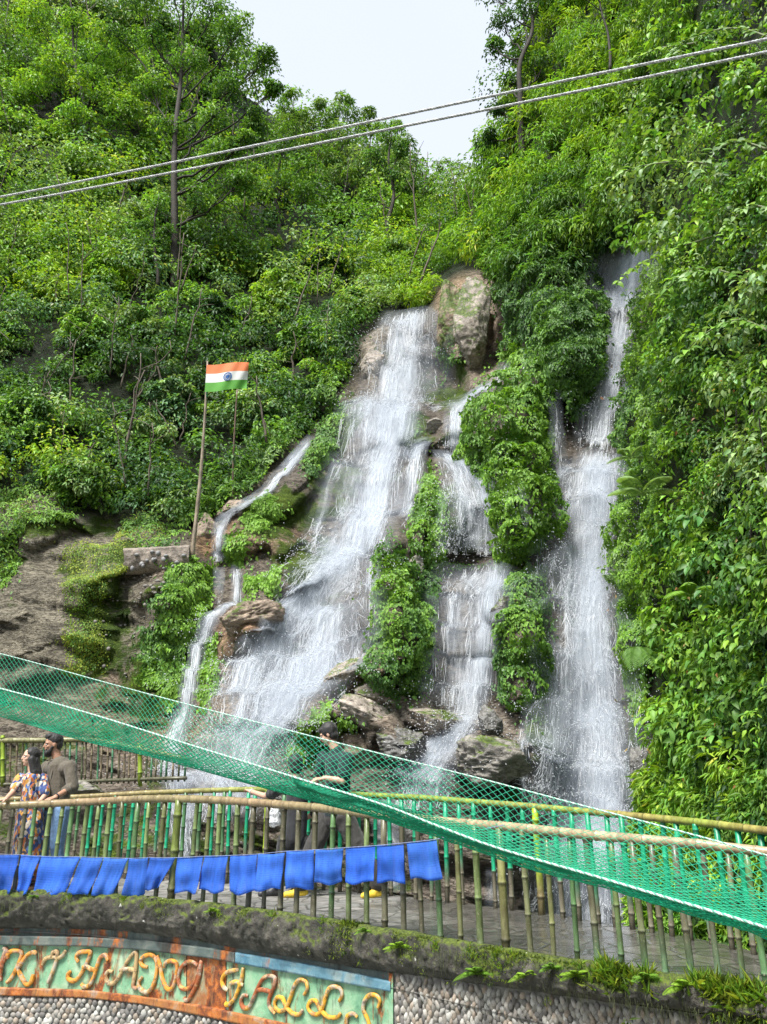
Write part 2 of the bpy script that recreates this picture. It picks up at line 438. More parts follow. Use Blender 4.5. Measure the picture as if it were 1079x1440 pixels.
def terrain():
    t = NT('cliff_rock')
    pos = t.geo()
    base = t.col()
    strat = t.mapping(pos, (1.0, 1.0, 3.2), (R(12), R(-16), 0))
    n = t.noise(strat, 2.2, 6, .64, .6)
    n2 = t.noise(t.mapping(strat, (1, 1, 1.8)), 13, 4, .7)
    cr = t.ramp(t.noise(strat, 4.5, 4, .6, 1.2), [(.44, 1.), (.49, .25), (.52, 1.)])
    c = t.mix(t.ramp(n, [(.32, 0.), (.68, 1.)]), t.mix(1., base, (.42, .40, .38, 1), 'MULTIPLY'), t.mix(1., base, (1.45, 1.38, 1.3, 1), 'MULTIPLY'))
    c = t.mix(t.ramp(n2, [(.35, .55), (.6, 0.)]), c, t.mix(1., c, (.35, .33, .3, 1), 'MULTIPLY'))
    c = t.mix(.8, c, t.mix(1., c, cr, 'MULTIPLY'))
    ms = t.col('Moss')
    mn = t.noise(pos, 3.5, 5, .7)
    mf = t.ramp(t.math('ADD', t.math('MULTIPLY', ms, 1.0), t.math('MULTIPLY', t.math('SUBTRACT', mn, .5), 1.5)), [(.40, 0.), (.62, 1.)])
    mc = t.mix(t.ramp(t.noise(pos, 1.3, 4), [(.35, 0.), (.65, 1.)]), (.045, .085, .012, 1), (.13, .19, .02, 1))
    mc = t.mix(t.ramp(t.noise(pos, 40, 3), [(.35, 0.), (.65, 1.)]), t.mix(1., mc, (.35, .4, .3, 1), 'MULTIPLY'), mc)
    c = t.mix(mf, c, mc)
    h = t.math('ADD', t.math('MULTIPLY', n, .9), t.math('ADD', t.math('MULTIPLY', n2, .35), t.math('MULTIPLY', cr, .25)))
    rg = t.ramp(t.noise(pos, .9, 3), [(.35, .35), (.65, .8)])
    m = t.done(t.principled(c, t.math('MAXIMUM', rg, t.math('MULTIPLY', mf, .85)), t.bump(h, 1.0, .16), **{'Specular IOR Level': .22}))
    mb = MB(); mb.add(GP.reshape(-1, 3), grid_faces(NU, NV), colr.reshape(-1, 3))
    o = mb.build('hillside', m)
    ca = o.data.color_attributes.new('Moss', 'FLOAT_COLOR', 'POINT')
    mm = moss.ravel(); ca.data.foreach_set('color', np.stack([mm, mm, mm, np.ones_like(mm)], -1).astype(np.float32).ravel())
    tag(o, kind='structure')
terrain()

def ground():
    # low ground that runs under the bridge and out to the horizon, lower than the path
    xs = np.linspace(-400, 400, 161); ys = np.linspace(-400, 400, 161)
    xs = np.sign(xs) * (np.abs(xs) / 400) ** 2 * 400; ys = np.sign(ys) * (np.abs(ys) / 400) ** 2 * 400
    X, Yy = np.meshgrid(xs, ys)
    Z = -2.6 + .5 * fbm(np.stack([X * .3, Yy * .3, X * 0], -1), 4, 3) 
    t = NT('stony_ground'); pos = t.geo()
    n = t.noise(pos, 3, 8, .65)
    c = t.mix(t.ramp(n, [(.35, 0.), (.65, 1.)]), (.05, .06, .03, 1), (.20, .18, .14, 1))
    m = t.done(t.principled(c, .85, t.bump(n, .8, .1)))
    mb = MB(); mb.add(np.stack([X, Yy, Z], -1).reshape(-1, 3), grid_faces(161, 161)[:, ::-1]); tag(mb.build('ground', m), kind='structure')
    # plunge pool under and behind the bridge
    t = NT('pool_water'); pos = t.geo()
    n = t.noise(pos, 5, 6, .6, .4)
    foam = t.ramp(t.noise(pos, 1.4, 7, .7, 1.0), [(.47, 0.), (.62, 1.)])
    c = t.mix(foam, (.05, .075, .06, 1), (.75, .80, .82, 1))
    m = t.done(t.principled(c, .12, t.bump(n, .6, .05)))
    xs = np.linspace(-9, 8, 60); ys = np.linspace(5.5, 13, 40); X, Yy = np.meshgrid(xs, ys)
    Z = -1.75 + .05 * fbm(np.stack([X, Yy, X * 0], -1) * 2, 3, 8)
    mb = MB(); mb.add(np.stack([X, Yy, Z], -1).reshape(-1, 3), grid_faces(60, 40)[:, ::-1]); tag(mb.build('pool_water', m), kind='structure')
ground()

def pixel_of(P):
    """photo pixel under which a world point is seen"""
    x, y, z = P[..., 0], P[..., 1], P[..., 2] - EYE
    dpt = y * CP + z * SP; up = -y * SP + z * CP
    return 539.5 + F * x / dpt, 720 - F * up / dpt
# ------------------------------------------------------------------ falling water
def water_material(name, lo, hi, sx, sy, fine=1.0):
    t = NT(name)
    uv = t.node('UVMap').outputs[0]
    d = t.node('SeparateColor', Color=t.col()).outputs[0]
    a = t.noise(t.mapping(uv, (sx, sy, 1)), 1.0, 5, .62, .35)
    b = t.noise(t.mapping(uv, (sx * 4.5, sy * 3.2, 1), loc=(7, 3, 0)), 1.0, 3, .7, .2)
    c = t.noise(t.mapping(uv, (1.1, .55, 1), loc=(2, 9, 0)), 1.0, 3, .6, .4)
    s = t.math('ADD', t.math('MULTIPLY', a, .50), t.math('ADD', t.math('MULTIPLY', b, .34 * fine), t.math('MULTIPLY', c, .30)))
    s = t.math('ADD', s, t.math('MULTIPLY', t.math('SUBTRACT', d, .5), .62))
    al = t.ramp(s, [(lo, 0.), (hi, 1.)])
    al = t.math('MULTIPLY', al, t.ramp(d, [(.0, 0.), (.30, 1.)]))
    wc = t.mix(t.ramp(b, [(.35, 0.), (.6, 1.)]), (.46, .51, .56, 1), (.80, .82, .85, 1))
    p = t.principled(wc, .35, t.bump(s, .7, .06), **{'Specular IOR Level': .3})
    tr = t.node('BsdfTranslucent', Color=(.60, .66, .72, 1)).outputs[0]
    wsh = t.node('MixShader', Fac=.3, i1=p, i2=tr).outputs[0]
    tp = t.node('BsdfTransparent').outputs[0]
    return t.done(t.node('MixShader', Fac=t.math('MULTIPLY', al, .96), i1=tp, i2=wsh).outputs[0])
M_W1 = water_material('falling_water', .60, .98, 6.0, .8)
M_W2 = water_material('falling_water_veil', .66, 1.02, 17.0, 1.6)
def mist_material():
    t = NT('water_mist'); uv = t.node('UVMap').outputs[0]; d = t.node('SeparateColor', Color=t.col()).outputs[0]
    n = t.noise(t.mapping(uv, (.9, .55, 1)), 1.0, 4, .6, .3)
    al = t.math('MULTIPLY', t.ramp(n, [(.32, .04), (.68, .42)]), t.ramp(d, [(.05, 0.), (.85, 1.)]))
    p = t.principled((.58, .64, .72), 1.0, **{'Specular IOR Level': 0.0}); tr = t.node('BsdfTranslucent', Color=(.55, .61, .70, 1)).outputs[0]
    sh = t.node('MixShader', Fac=.5, i1=p, i2=tr).outputs[0]
    return t.done(t.node('MixShader', Fac=al, i1=t.node('BsdfTransparent').outputs[0], i2=sh).outputs[0])
M_MIST = mist_material()
def drop_material():
    t = NT('water_streaks')
    p = t.principled((.82, .84, .86), .35, **{'Specular IOR Level': .4})
    tr = t.node('BsdfTranslucent', Color=(.70, .75, .82, 1)).outputs[0]
    return t.done(t.node('MixShader', Fac=.4, i1=p, i2=tr).outputs[0])
M_DROP = drop_material()

WK = [.5]
def WS(u, v, k=None):
    k = WK[0] if k is None else WK[0]
    return WS_(u, v, k)
def WS_(u, v, k):
    """surface the water runs over: between the true rock and the smoothed rock, never behind the rock"""
    P = S(u, v); ys = bil(GYS, u, v)
    y = P[..., 1] * (1 - k) + np.minimum(ys, P[..., 1] + .25) * k - .10 * k; y = np.minimum(y, P[..., 1])
    return P * (y / P[..., 1])[..., None] + (1 - (y / P[..., 1]))[..., None] * np.array([0, 0, EYE])

def ribbon(path, off, nt=25, nper=4.0):
    """path rows: u, v, left px, right px, density"""
    path = np.asarray(path, float)
    L = np.linalg.norm(np.diff(path[:, :2], axis=0), axis=1).sum()
    n = max(8, int(L / nper)); Q = spline(path, n)
    t = np.linspace(-1, 1, nt)
    W = np.where(t[None] < 0, Q[:, 2:3] * -t[None] * -1, Q[:, 3:4] * t[None])
    d = np.gradient(Q[:, :2], axis=0); d = d / np.linalg.norm(d, axis=1, keepdims=True)
    # spread sideways, mostly horizontally: falling water is cut level
    nx = np.where(d[:, 1] > .35, 1.0, d[:, 1]); ny = np.where(d[:, 1] > .35, 0.0, -d[:, 0])
    u = Q[:, 0:1] + W * nx[:, None]; v = Q[:, 1:2] + W * ny[:, None]
    return Q, t, u, v

def sheet(mb, path, off, seed=0, nt=25):
    Q, t, u, v = ribbon(path, off, nt)
    P = WS(u, v)
    nn = unit(np.array([0, 0, EYE]) - P) * np.array([1, 1, .2])
    bul = fbm(P * 1.7, 3, 90 + seed)
    P = P + nn * (off + .05 * bul)[..., None]
    P[..., 0] += .03 * vnoise(P * 3, 5 + seed)
    ln = np.concatenate([[0], np.cumsum(np.linalg.norm(np.diff(P[:, nt // 2], axis=0), axis=1))])
    wd = (P[..., 0] - P[:, nt // 2:nt // 2 + 1, 0])
    uv = np.stack([wd + seed * 3.7, np.broadcast_to(ln[:, None], wd.shape) + seed * 5.1], -1)
    edge = 1 - np.abs(t) ** 3
    endf = np.clip(np.minimum(np.arange(len(Q)), len(Q) - 1 - np.arange(len(Q))) / 5.0 + .35, 0, 1)
    dens = Q[:, 4:5] * edge[None] * endf[:, None]
    dens = np.clip(dens + .10 * fbm(np.stack([u / 40, v / 60, u * 0 + seed], -1), 3, 12), 0, 1) * (edge[None] > .02)
    c = np.repeat(dens.reshape(-1, 1), 3, 1)
    mb.add(P.reshape(-1, 3), grid_faces(nt, len(Q)), c, uv.reshape(-1, 2))

def strands(mb, path, n, off=(.02, .28), wid=(.0016, .0046), ln=(4, 20), seed=0, spread=1.0, jit=1.0, power=1.4):
    r = np.random.default_rng(100 + seed)
    path = np.asarray(path, float)
    Q, _, _, _ = ribbon(path, 0, 3, 2.0)
    K = len(Q)
    dens = Q[:, 4] ** power * (Q[:, 2] + Q[:, 3]); pr = dens / dens.sum()
    s0 = r.choice(K, n, p=pr) + r.random(n)
    t0 = np.clip(r.normal(0, .52, n), -1.15, 1.15) * spread
    # clumps: strands gather in ropes
    t0 = t0 + .05 * np.sin(t0 * 19 + s0 * .02 + seed) 
    LN = r.uniform(*ln, n) * r.random(n) ** .5
    P = []
    # broken water: whole patches have few strands and others many
    si = np.clip(s0.astype(int), 0, K - 1); gu_ = Q[si, 0] + t0 * .5 * (Q[si, 2] + Q[si, 3]); gv_ = Q[si, 1]
    g = fbm(np.stack([gu_ / 11, gv_ / 34, gu_ * 0 + seed], -1), 3, 61) + .8 * fbm(np.stack([gu_ / 4.5, gv_ / 60, gu_ * 0 + 9], -1), 2, 62)
    keep = g + .75 * (Q[si, 4] - .75) + r.normal(0, .10, n) > .02
    s0, t0, LN = s0[keep], t0[keep], LN[keep]; n = len(s0)
    o = r.uniform(*off, n) * r.random(n)
    dt = r.normal(0, .02, n)
    for k in range(4):
        s = np.clip(s0 + k / 3 * LN / 2.0, 0, K - 1.01); i = s.astype(int); f = (s - i)[:, None]
        q = Q[i] * (1 - f) + Q[i + 1] * f
        tt = t0 + dt * k
        w = np.where(tt < 0, q[:, 2] * tt, q[:, 3] * tt)
        p = WS(q[:, 0] + w, q[:, 1], .7)
        nn = unit(np.array([0, 0, EYE]) - p) * np.array([1, 1, .3])
        P.append(p + nn * (.04 + o + .02 * k)[:, None])
    P = np.stack(P, 1)
    T = unit(P[:, 3] - P[:, 0])
    view = unit(np.array([0, 0, EYE]) - P[:, 1]); B = unit(np.cross(T, view)); Nn = np.cross(B, T)
    ang = r.uniform(-1, 1, n)[:, None]; B = B * np.cos(ang) + Nn * np.sin(ang)
    w = r.uniform(*wid, n) * (P[:, 0, 1] / 14) * (.5 + r.random(n))
    pf = np.array([.35, 1.0, .8, .15])
    A = P + B[:, None] * (w[:, None] * pf)[..., None]; C = P - B[:, None] * (w[:, None] * pf)[..., None]
    V = np.concatenate([A, C], 1).reshape(-1, 3)
    b = np.arange(n)[:, None] * 8
    Fq = np.concatenate([b + np.array([[k, k + 1, k + 5, k + 4]]) for k in range(3)], 0)
    mb.add(V, Fq)

def spray(mb, uc, vc, ru, rv, n, off=(.05, .8), size=(.004, .011), seed=0):
    r = np.random.default_rng(500 + seed)
    u = uc + r.normal(0, .5, n) * ru; v = vc + r.normal(0, .5, n) * rv
    p = WS(u, v); nn = unit(np.array([0, 0, EYE]) - p) * np.array([1, 1, .3])
    p = p + nn * r.uniform(*off, n)[:, None]
    s = r.uniform(*size, n) * (p[:, 1] / 14)
    D = unit(r.normal(size=(n, 3)) + np.array([0, 0, -.8])); B = unit(np.cross(D, r.normal(size=(n, 3)))); C = np.cross(D, B)
    V = np.stack([p + D * s[:, None] * 2.2, p + B * s[:, None], p + C * s[:, None], p - B * s[:, None] - C * s[:, None], p - D * s[:, None] * 1.4], 1).reshape(-1, 3)
    b = np.arange(n)[:, None] * 5
    mb.add(V, np.concatenate([b + np.array([x]) for x in ([0, 1, 2], [0, 2, 3], [0, 3, 1], [4, 2, 1], [4, 3, 2], [4, 1, 3])], 0))

# rows: u, v, left, right, density
MAIN = [
 [(576, 438, 30, 30, .85), (572, 470, 34, 32, .85), (566, 510, 38, 38, .8), (560, 548, 44, 44, .85), (552, 566, 50, 46, .8)],                  # top drop
 [(545, 558, 56, 52, .90), (538, 600, 54, 48, .76), (528, 650, 58, 46, .70), (518, 700, 66, 50, .68), (505, 745, 62, 54, .74), (485, 785, 60, 40, .80)],   # broad veil
 [(556, 560, 24, 34, .95), (556, 590, 22, 26, 1.0), (545, 630, 24, 22, .95), (532, 680, 26, 26, .95), (525, 730, 30, 28, .95), (512, 765, 34, 26, .95)],  # bright core
 [(592, 615, 10, 12, .9), (584, 650, 12, 12, .9), (576, 700, 15, 10, .8), (566, 742, 18, 10, .75)],                                        # right rope of the core
 [(516, 562, 26, 14, .7), (504, 600, 14, 16, .45), (500, 650, 12, 20, .40)],
 [(505, 762, 26, 24, .95), (470, 792, 34, 50, .95), (440, 830, 40, 80, .76), (420, 880, 46, 100, .64), (400, 930, 66, 104, .62), (370, 985, 66, 84, .68), (345, 1040, 56, 66, .76), (320, 1090, 56, 60, .7), (305, 1150, 50, 56, .6)],  # wide apron
 [(500, 770, 14, 16, 1.0), (462, 806, 20, 20, .98), (428, 840, 24, 26, .92), (395, 880, 26, 30, .9), (358, 930, 26, 36, .9), (325, 980, 24, 34, .85)],
 [(470, 850, 24, 30, .8), (450, 900, 34, 40, .8), (430, 940, 40, 44, .92), (395, 990, 40, 40, .9), (355, 1040, 40, 44, .8)],
 [(520, 790, 8, 8, .8), (518, 850, 14, 10, .55), (512, 900, 24, 14, .55), (490, 935, 30, 20, .95), (455, 958, 24, 24, .9), (420, 990, 30, 20, .85)],
]
LEFTF = [
 [(438, 612, 3, 3, .9), (416, 640, 6, 6, 1), (392, 668, 8, 7, 1.0), (366, 694, 9, 8, .95), (340, 716, 9, 7, .95), (316, 740, 8, 6, .9), (308, 756, 6, 5, .95), (307, 790, 6, 6, .9)],
 [(334, 802, 4, 5, .8), (333, 828, 5, 5, .75), (331, 852, 6, 6, .7)],
 [(308, 806, 4, 4, .6), (307, 858, 4, 4, .5)],
 [(345, 848, 8, 6, .7), (318, 862, 10, 8, .9), (294, 878, 8, 8, .95), (282, 906, 7, 8, .95), (272, 940, 8, 8, .9), (262, 985, 9, 9, .9), (250, 1030, 10, 12, .9), (236, 1080, 14, 14, .8)],
 [(474, 656, 3, 3, .6), (462, 690, 4, 4, .6), (452, 722, 5, 4, .7), (444, 760, 4, 4, .6), (438, 790, 6, 5, .6)],
]
MIDF = [
 [(712, 515, 6, 6, .7), (694, 538, 8, 8, .75), (668, 560, 10, 10, .8), (646, 580, 10, 12, .85), (640, 606, 12, 14, .9), (640, 645, 14, 14, .8)],
 [(690, 548, 20, 8, .5), (640, 572, 20, 16, .6), (606, 588, 12, 10, .5)],
 [(628, 646, 16, 22, .9), (648, 668, 22, 30, .8), (662, 700, 34, 34, .82), (666, 740, 40, 36, .74), (664, 790, 46, 42, .64)],
 [(640, 655, 10, 14, .9), (668, 672, 12, 14, .95), (686, 700, 10, 12, .95), (694, 740, 10, 8, .85), (698, 786, 10, 8, .7)],
 [(680, 800, 48, 40, .78), (668, 830, 54, 48, .72), (662, 880, 54, 38, .66), (656, 940, 52, 38, .66), (652, 990, 50, 38, .70)],
 [(700, 800, 10, 14, .9), (692, 840, 12, 12, .8), (682, 900, 16, 12, .8), (676, 945, 20, 14, .9), (662, 985, 24, 18, .9), (650, 1020, 26, 20, .95), (630, 1050, 34, 30, .9), (606, 1090, 34, 34, .85), (590, 1130, 30, 30, .8)],
 [(640, 840, 8, 8, .7), (632, 880, 8, 8, .7), (628, 930, 8, 8, .6)],
 [(622, 1030, 30, 26, .8), (600, 1060, 22, 24, .8), (575, 1100, 22, 22, .7)],
 [(738, 1020, 4, 4, .6), (734, 1060, 8, 8, .6), (728, 1110, 10, 8, .5)],
]
RIGHTF = [
 [(882, 350, 40, 46, 1.0), (878, 385, 40, 50, 1.0), (869, 420, 32, 38, .95), (872, 452, 22, 24, 1.0)],
 [(880, 356, 36, 40, .86), (877, 385, 38, 46, .84), (870, 415, 32, 34, .82), (872, 448, 20, 22, .95)],
 [(876, 450, 14, 16, 1.0), (866, 490, 24, 22, .97), (856, 540, 26, 24, .92), (846, 590, 27, 26, .92), (838, 640, 22, 24, .9)],
 [(846, 640, 32, 32, .95), (838, 680, 54, 38, .90), (832, 740, 62, 40, .84), (826, 810, 66, 42, .80), (824, 880, 64, 52, .80), (828, 960, 66, 56, .82), (832, 1040, 80, 66, .86), (836, 1110, 84, 60, .92), (830, 1180, 80, 56, .92), (826, 1250, 72, 60, .95), (828, 1330, 66, 58, .9)],
 [(842, 650, 16, 22, 1.0), (846, 720, 18, 18, .95), (836, 800, 24, 18, .92), (832, 880, 26, 22, .9), (838, 960, 26, 24, .92), (846, 1040, 34, 30, .95), (846, 1120, 48, 40, .97), (838, 1200, 50, 40, .97), (834, 1290, 50, 42, .95)],
 [(780, 540, 4, 4, .55), (782, 590, 6, 6, .62), (786, 640, 8, 8, .60), (790, 700, 10, 10, .5)],
 [(748, 500, 3, 3, .5), (738, 530, 4, 3, .5)],
 [(738, 690, 4, 4, .4), (742, 760, 5, 5, .4)],
 [(800, 900, 20, 18, .7), (792, 980, 20, 20, .6), (790, 1060, 22, 22, .6), (770, 1120, 30, 20, .7)],
]
DRIP = [[(618, 440, 14, 16, .36), (616, 500, 16, 20, .36), (618, 560, 18, 20, .3)],
        [(476, 790, 30, 14, .5), (430, 800, 30, 20, .4)]]
BASE = [[(250, 1075, 26, 36, .8), (250, 1120, 14, 30, .8), (256, 1170, 12, 18, .8), (262, 1240, 12, 16, .7)],
        [(300, 1090, 50, 90, .75), (330, 1130, 60, 90, .6)],
        [(540, 1120, 20, 20, .7), (548, 1180, 14, 14, .7), (556, 1250, 12, 12, .6)],
        [(700, 1215, 10, 10, .7), (696, 1270, 12, 12, .7)]]
def fall(name, label, groups, dens, seed, sprays=(), k=.6):
    WK[0] = k
    root = MB()
    for k, p in enumerate(groups):
        sheet(root, p, .06, seed + k)
    o = root.build(name, M_W1); tag(o, label, 'waterfall')
    v = MB()
    for k, p in enumerate(groups):
        sheet(v, [(a, b, c * 1.05, d * 1.05, e * .92) for a, b, c, d, e in p], .17, seed + 40 + k)
    v.build('water_veil', M_W2, o)
    ms = MB()
    for k, p in enumerate(groups):
        sheet(ms, [(a, b, c * 1.3 + 4, d * 1.3 + 4, e) for a, b, c, d, e in p], .34, seed + 70 + k)
    ms.build('mist', M_MIST, o)
    s = MB()
    for k, p in enumerate(groups):
        q = np.asarray(p, float)
        area = np.sum(np.linalg.norm(np.diff(q[:, :2], axis=0), axis=1) * (q[1:, 2] + q[1:, 3]) * q[1:, 4] ** 1.5)
        n = int(area * dens * .9) + 20
        if seed < 6: strands(s, p, n, seed=seed * 3 + k)
    for k, sp in enumerate(sprays): spray(s, *sp, seed=seed + k)
    if s.n: s.build('water_streaks', M_DROP, o, sm=False)
    return o
fall('waterfall', 'tall main waterfall dropping over brown rock in the middle of the cliff and fanning out', MAIN + DRIP, .42, 1,
     [(400, 960, 150, 60, 2600), (350, 1050, 120, 60, 2600), (535, 570, 70, 24, 700), (470, 800, 90, 40, 1200), (560, 500, 70, 70, 1000)], k=.65)
fall('waterfall', 'thin stepped cascade running down beside the flagpole, left of the main waterfall', LEFTF, .5, 2, [(240, 1080, 30, 30, 300), (283, 900, 20, 40, 250)], k=.3)
fall('waterfall', 'middle cascade curving over a rock and ivy between the two larger falls', MIDF, .30, 3,
     [(660, 720, 70, 90, 1500), (640, 1010, 60, 40, 1100), (600, 1080, 60, 50, 1000)], k=.5)
fall('waterfall', 'long narrow waterfall along the leafy wall on the right', RIGHTF, .34, 4,
     [(835, 1080, 150, 130, 4200), (830, 760, 100, 150, 2400), (850, 540, 44, 110, 900), (850, 1220, 90, 80, 1500)], k=1.0)
fall('waterfall', 'white water tumbling on below the bridge behind the bamboo railing', BASE[:2], .3, 5, [(300, 1100, 120, 50, 1000)])
fall('waterfall', 'short white chute below the middle cascade, seen between the bamboo pickets', BASE[2:3], .4, 6)
fall('waterfall', 'small splash of white water behind the thick right bamboo post', BASE[3:], .4, 7)

# where water runs no leaf grows
WMASK = np.zeros(GU.shape)
for grp in (MAIN, LEFTF, MIDF, RIGHTF):
    for p in grp:
        Q, t_, u_, v_ = ribbon(p, 0, 31, 2.0)
        w_ = np.broadcast_to(Q[:, 4:5] * (np.abs(t_)[None] < .97), u_.shape)
        i_ = np.clip(((u_ - U0) / ST).round().astype(int), 0, NU - 1); j_ = np.clip(((v_ - V0) / ST).round().astype(int), 0, NV - 1)
        np.maximum.at(WMASK, (j_, i_), w_)
WMASK = np.clip(blur(blur(WMASK, 1, 0), 1, 1) * 1.4, 0, 1)
def dry(P, r):
    """True where a leaf may be: outside the running water"""
    u, v = pixel_of(P)
    i = np.clip(((u - U0) / ST).astype(int), 0, NU - 1); j = np.clip(((v - V0) / ST).astype(int), 0, NV - 1)
    return r.random(len(P)) > WMASK[j, i] ** 1.2 * 1.35
# ------------------------------------------------------------------ foliage
M_LEAF = leaf_material('foliage', .5, .32)
M_GLOSS = leaf_material('glossy_foliage', .46, .28)
M_BARK = plain('bark', (.035, .028, .02), .85, 9, .45, .7, .03)
M_STEM = plain('green_stems', (.12, .15, .05), .6, 20, .3)
UPV = np.array([0, 0, 1.0])

def cards(mb, P, Nn, T, L, W, col, r, shape='leaf', droop=.25):
    n = len(P)
    T = unit(T); B = unit(np.cross(T, Nn)); Nn = np.cross(B, T)
    L = np.broadcast_to(L, (n,))[:, None]; W = np.broadcast_to(W, (n,))[:, None]
    if shape == 'leaf':      # folded blade, two triangles
        fold = Nn * W * .22
        V = np.stack([P, P + T * L * .42 + B * W * .5 + fold, P + T * L - Nn * L * droop, P + T * L * .42 - B * W * .5 + fold], 1)
        b = np.arange(n)[:, None] * 4
        Fc = np.concatenate([b + [[0, 2, 1]], b + [[0, 3, 2]]], 0); k = 4
    elif shape == 'big':     # pointed oval blade with a midrib, curved
        fold = Nn * W * .16
        m1, m2 = P + T * L * .30, P + T * L * .68 - Nn * L * droop * .35
        V = np.stack([P, m1, m2, P + T * L - Nn * L * droop * 1.1, m1 + B * W * .5 + fold, m2 + B * W * .38 + fold, m1 - B * W * .5 + fold, m2 - B * W * .38 + fold], 1)
        b = np.arange(n)[:, None] * 8
        q = np.concatenate([b + [[1, 2, 5, 4]], b + [[1, 6, 7, 2]]], 0)
        Fc = np.concatenate([b + [[0, 1, 4]], b + [[0, 6, 1]], b + [[2, 3, 5]], b + [[2, 7, 3]]], 0); k = 8
    c = np.repeat(col, k, 0)
    mb.add(V.reshape(-1, 3), Fc, c)
    if shape == 'big': mb.f.append(q + (mb.n - n * k))

def shade(r, base, n, amp=.28, hue=.12):
    base = np.asarray(base, float)
    f = np.exp(r.normal(0, amp, n))[:, None]
    h = r.normal(0, hue, n)[:, None]
    return np.clip(base * f * (1 + h * np.array([1.0, .15, -.6])), .004, .6)

BRIGHT, LIME, MID, DEEP, DARK, BLUE, PALE, YEL = ((.195, .36, .048), (.27, .44, .045), (.125, .255, .048), (.078, .17, .045), (.046, .108, .034), (.10, .20, .09), (.23, .35, .14), (.34, .40, .05))

CULL = [True]
def blob_leaves(mb, C, rad, per, L, W, cols, r, shape='leaf', flat=.75, hem=-.15, out=None, drop=.35, amp=.25):
    """leaf shells: C centres (k,3), rad (k,), leaves on the upper / outer side"""
    k = len(C); C = np.repeat(C, per, 0); rd = np.repeat(np.broadcast_to(rad, (k,)), per)
    n = len(C)
    D = unit(r.normal(size=(n, 3)))
    o = np.array([0, -.45, .75]) if out is None else np.repeat(out, per, 0)
    dd = (D * o).sum(-1)
    flip = dd < hem; D[flip] = D[flip] - 2 * (dd[flip, None]) * (o if np.ndim(o) == 1 else o[flip]) / (np.sum(o * o, -1) if np.ndim(o) == 1 else np.sum(o[flip] ** 2, -1)[:, None])
    D = unit(D)
    lump = 1 + .28 * vnoise(D * 2.2 + C * 1.3, 3) + .12 * vnoise(D * 6 + C, 5)
    P = C + D * (rd * lump * (1 - .42 * r.random(n) ** 2))[:, None] * np.array([1, 1, flat])
    Nn = unit(D * .7 + UPV * .55 + r.normal(0, .38, (n, 3)))
    T = D + r.normal(0, .55, (n, 3)) - UPV * drop
    T = T - Nn * (T * Nn).sum(-1, keepdims=True)
    cc = np.repeat(cols, per, 0)
    cc = np.clip(cc * np.exp(r.normal(0, amp, n))[:, None] * (1 + r.normal(0, .10, n)[:, None] * np.array([1, .1, -.5])), .004, .6)
    Lr = L if np.isscalar(L) else np.repeat(L, per)
    if CULL[0]:
        kp = dry(P, r); P, Nn, T, cc = P[kp], Nn[kp], T[kp], cc[kp]; n = len(P)
        if not np.isscalar(Lr): Lr = Lr[kp]
    Lr = Lr * r.uniform(.65, 1.25, n); 
    cards(mb, P, Nn, T, Lr, Lr * W, cc, r, shape)

def pick(r, pal, n, w=None):
    pal = np.asarray(pal, float)
    return pal[r.choice(len(pal), n, p=w)]

def sample_poly(polys, n, r):
    us, vs = [], []
    P = np.vstack([np.asarray(p, float) for p in polys]); lo, hi = P.min(0), P.max(0)
    got = 0
    while got < n:
        u = r.uniform(lo[0], hi[0], 4 * n + 50); v = r.uniform(lo[1], hi[1], 4 * n + 50)
        wu = u + 9 * vnoise(np.stack([u / 26, v / 26, u * 0], -1), 2); wv_ = v + 9 * vnoise(np.stack([u / 26, v / 26, u * 0 + 9], -1), 4)
        m = np.zeros(len(u), bool)
        for p in polys: m |= inpoly(wu, wv_, p)
        us.append(u[m]); vs.append(v[m]); got += m.sum()
    return np.concatenate(us)[:n], np.concatenate(vs)[:n]

HOLLOWS = [(85, 195, 36, 62), (215, 345, 24, 28), (330, 330, 28, 18), (455, 345, 28, 24), (150, 560, 50, 22), (40, 520, 46, 20), (250, 645, 30, 20), (60, 640, 40, 14), (484, 420, 20, 24), (330, 640, 24, 24), (120, 340, 30, 14),
           (1068, 400, 22, 60), (1010, 560, 14, 24), (1044, 740, 16, 30), (705, 110, 20, 36), (830, 300, 22, 30), (1000, 880, 18, 30), (280, 240, 20, 34), (400, 330, 22, 16), (560, 330, 24, 12)]
def thicket(name, polys, nclump, rpx, per, lpx, W, pal, seed, shape='leaf', mat=None, drop=.35, out=.45, amp=.25, flat=.8, w=None, patch=.5):
    r = np.random.default_rng(seed)
    u, v = sample_poly(polys, nclump, r)
    keep = v > np.interp(u, gu, SKY) - 5
    for a, b, c, d in HOLLOWS: keep &= ((u - a) / c) ** 2 + ((v - b) / d) ** 2 > 1
    u, v = u[keep], v[keep]
    P = S(u, v); N_ = SN(u, v); k = len(u)
    pxm = P[:, 1] / 1180.0
    rad = (rpx[0] * .7 + (rpx[1] * 1.25 - rpx[0] * .7) * r.random(k) ** 1.6) * pxm
    C = P + N_ * (rad * out)[:, None]
    pal = np.asarray(pal, float)
    # colour changes from patch to patch (different plants), plus a little per clump
    f = vnoise(P * (patch), seed) * 1.2 + r.normal(0, .35, k)
    idx = np.clip(((f + 1) / 2 * len(pal)).astype(int), 0, len(pal) - 1)
    cols = pal[idx] * np.exp(r.normal(0, .16, k))[:, None]
    mb = MB()
    o = unit(N_ * .6 + UPV * .6)
    blob_leaves(mb, C, rad, per, r.uniform(.85, 1.15, k) * lpx * pxm, W, cols, r, shape, flat, -.25, o, drop, amp)
    ob = mb.build(name, mat or M_LEAF, sm=False)
    tag(ob, kind='stuff'); return ob

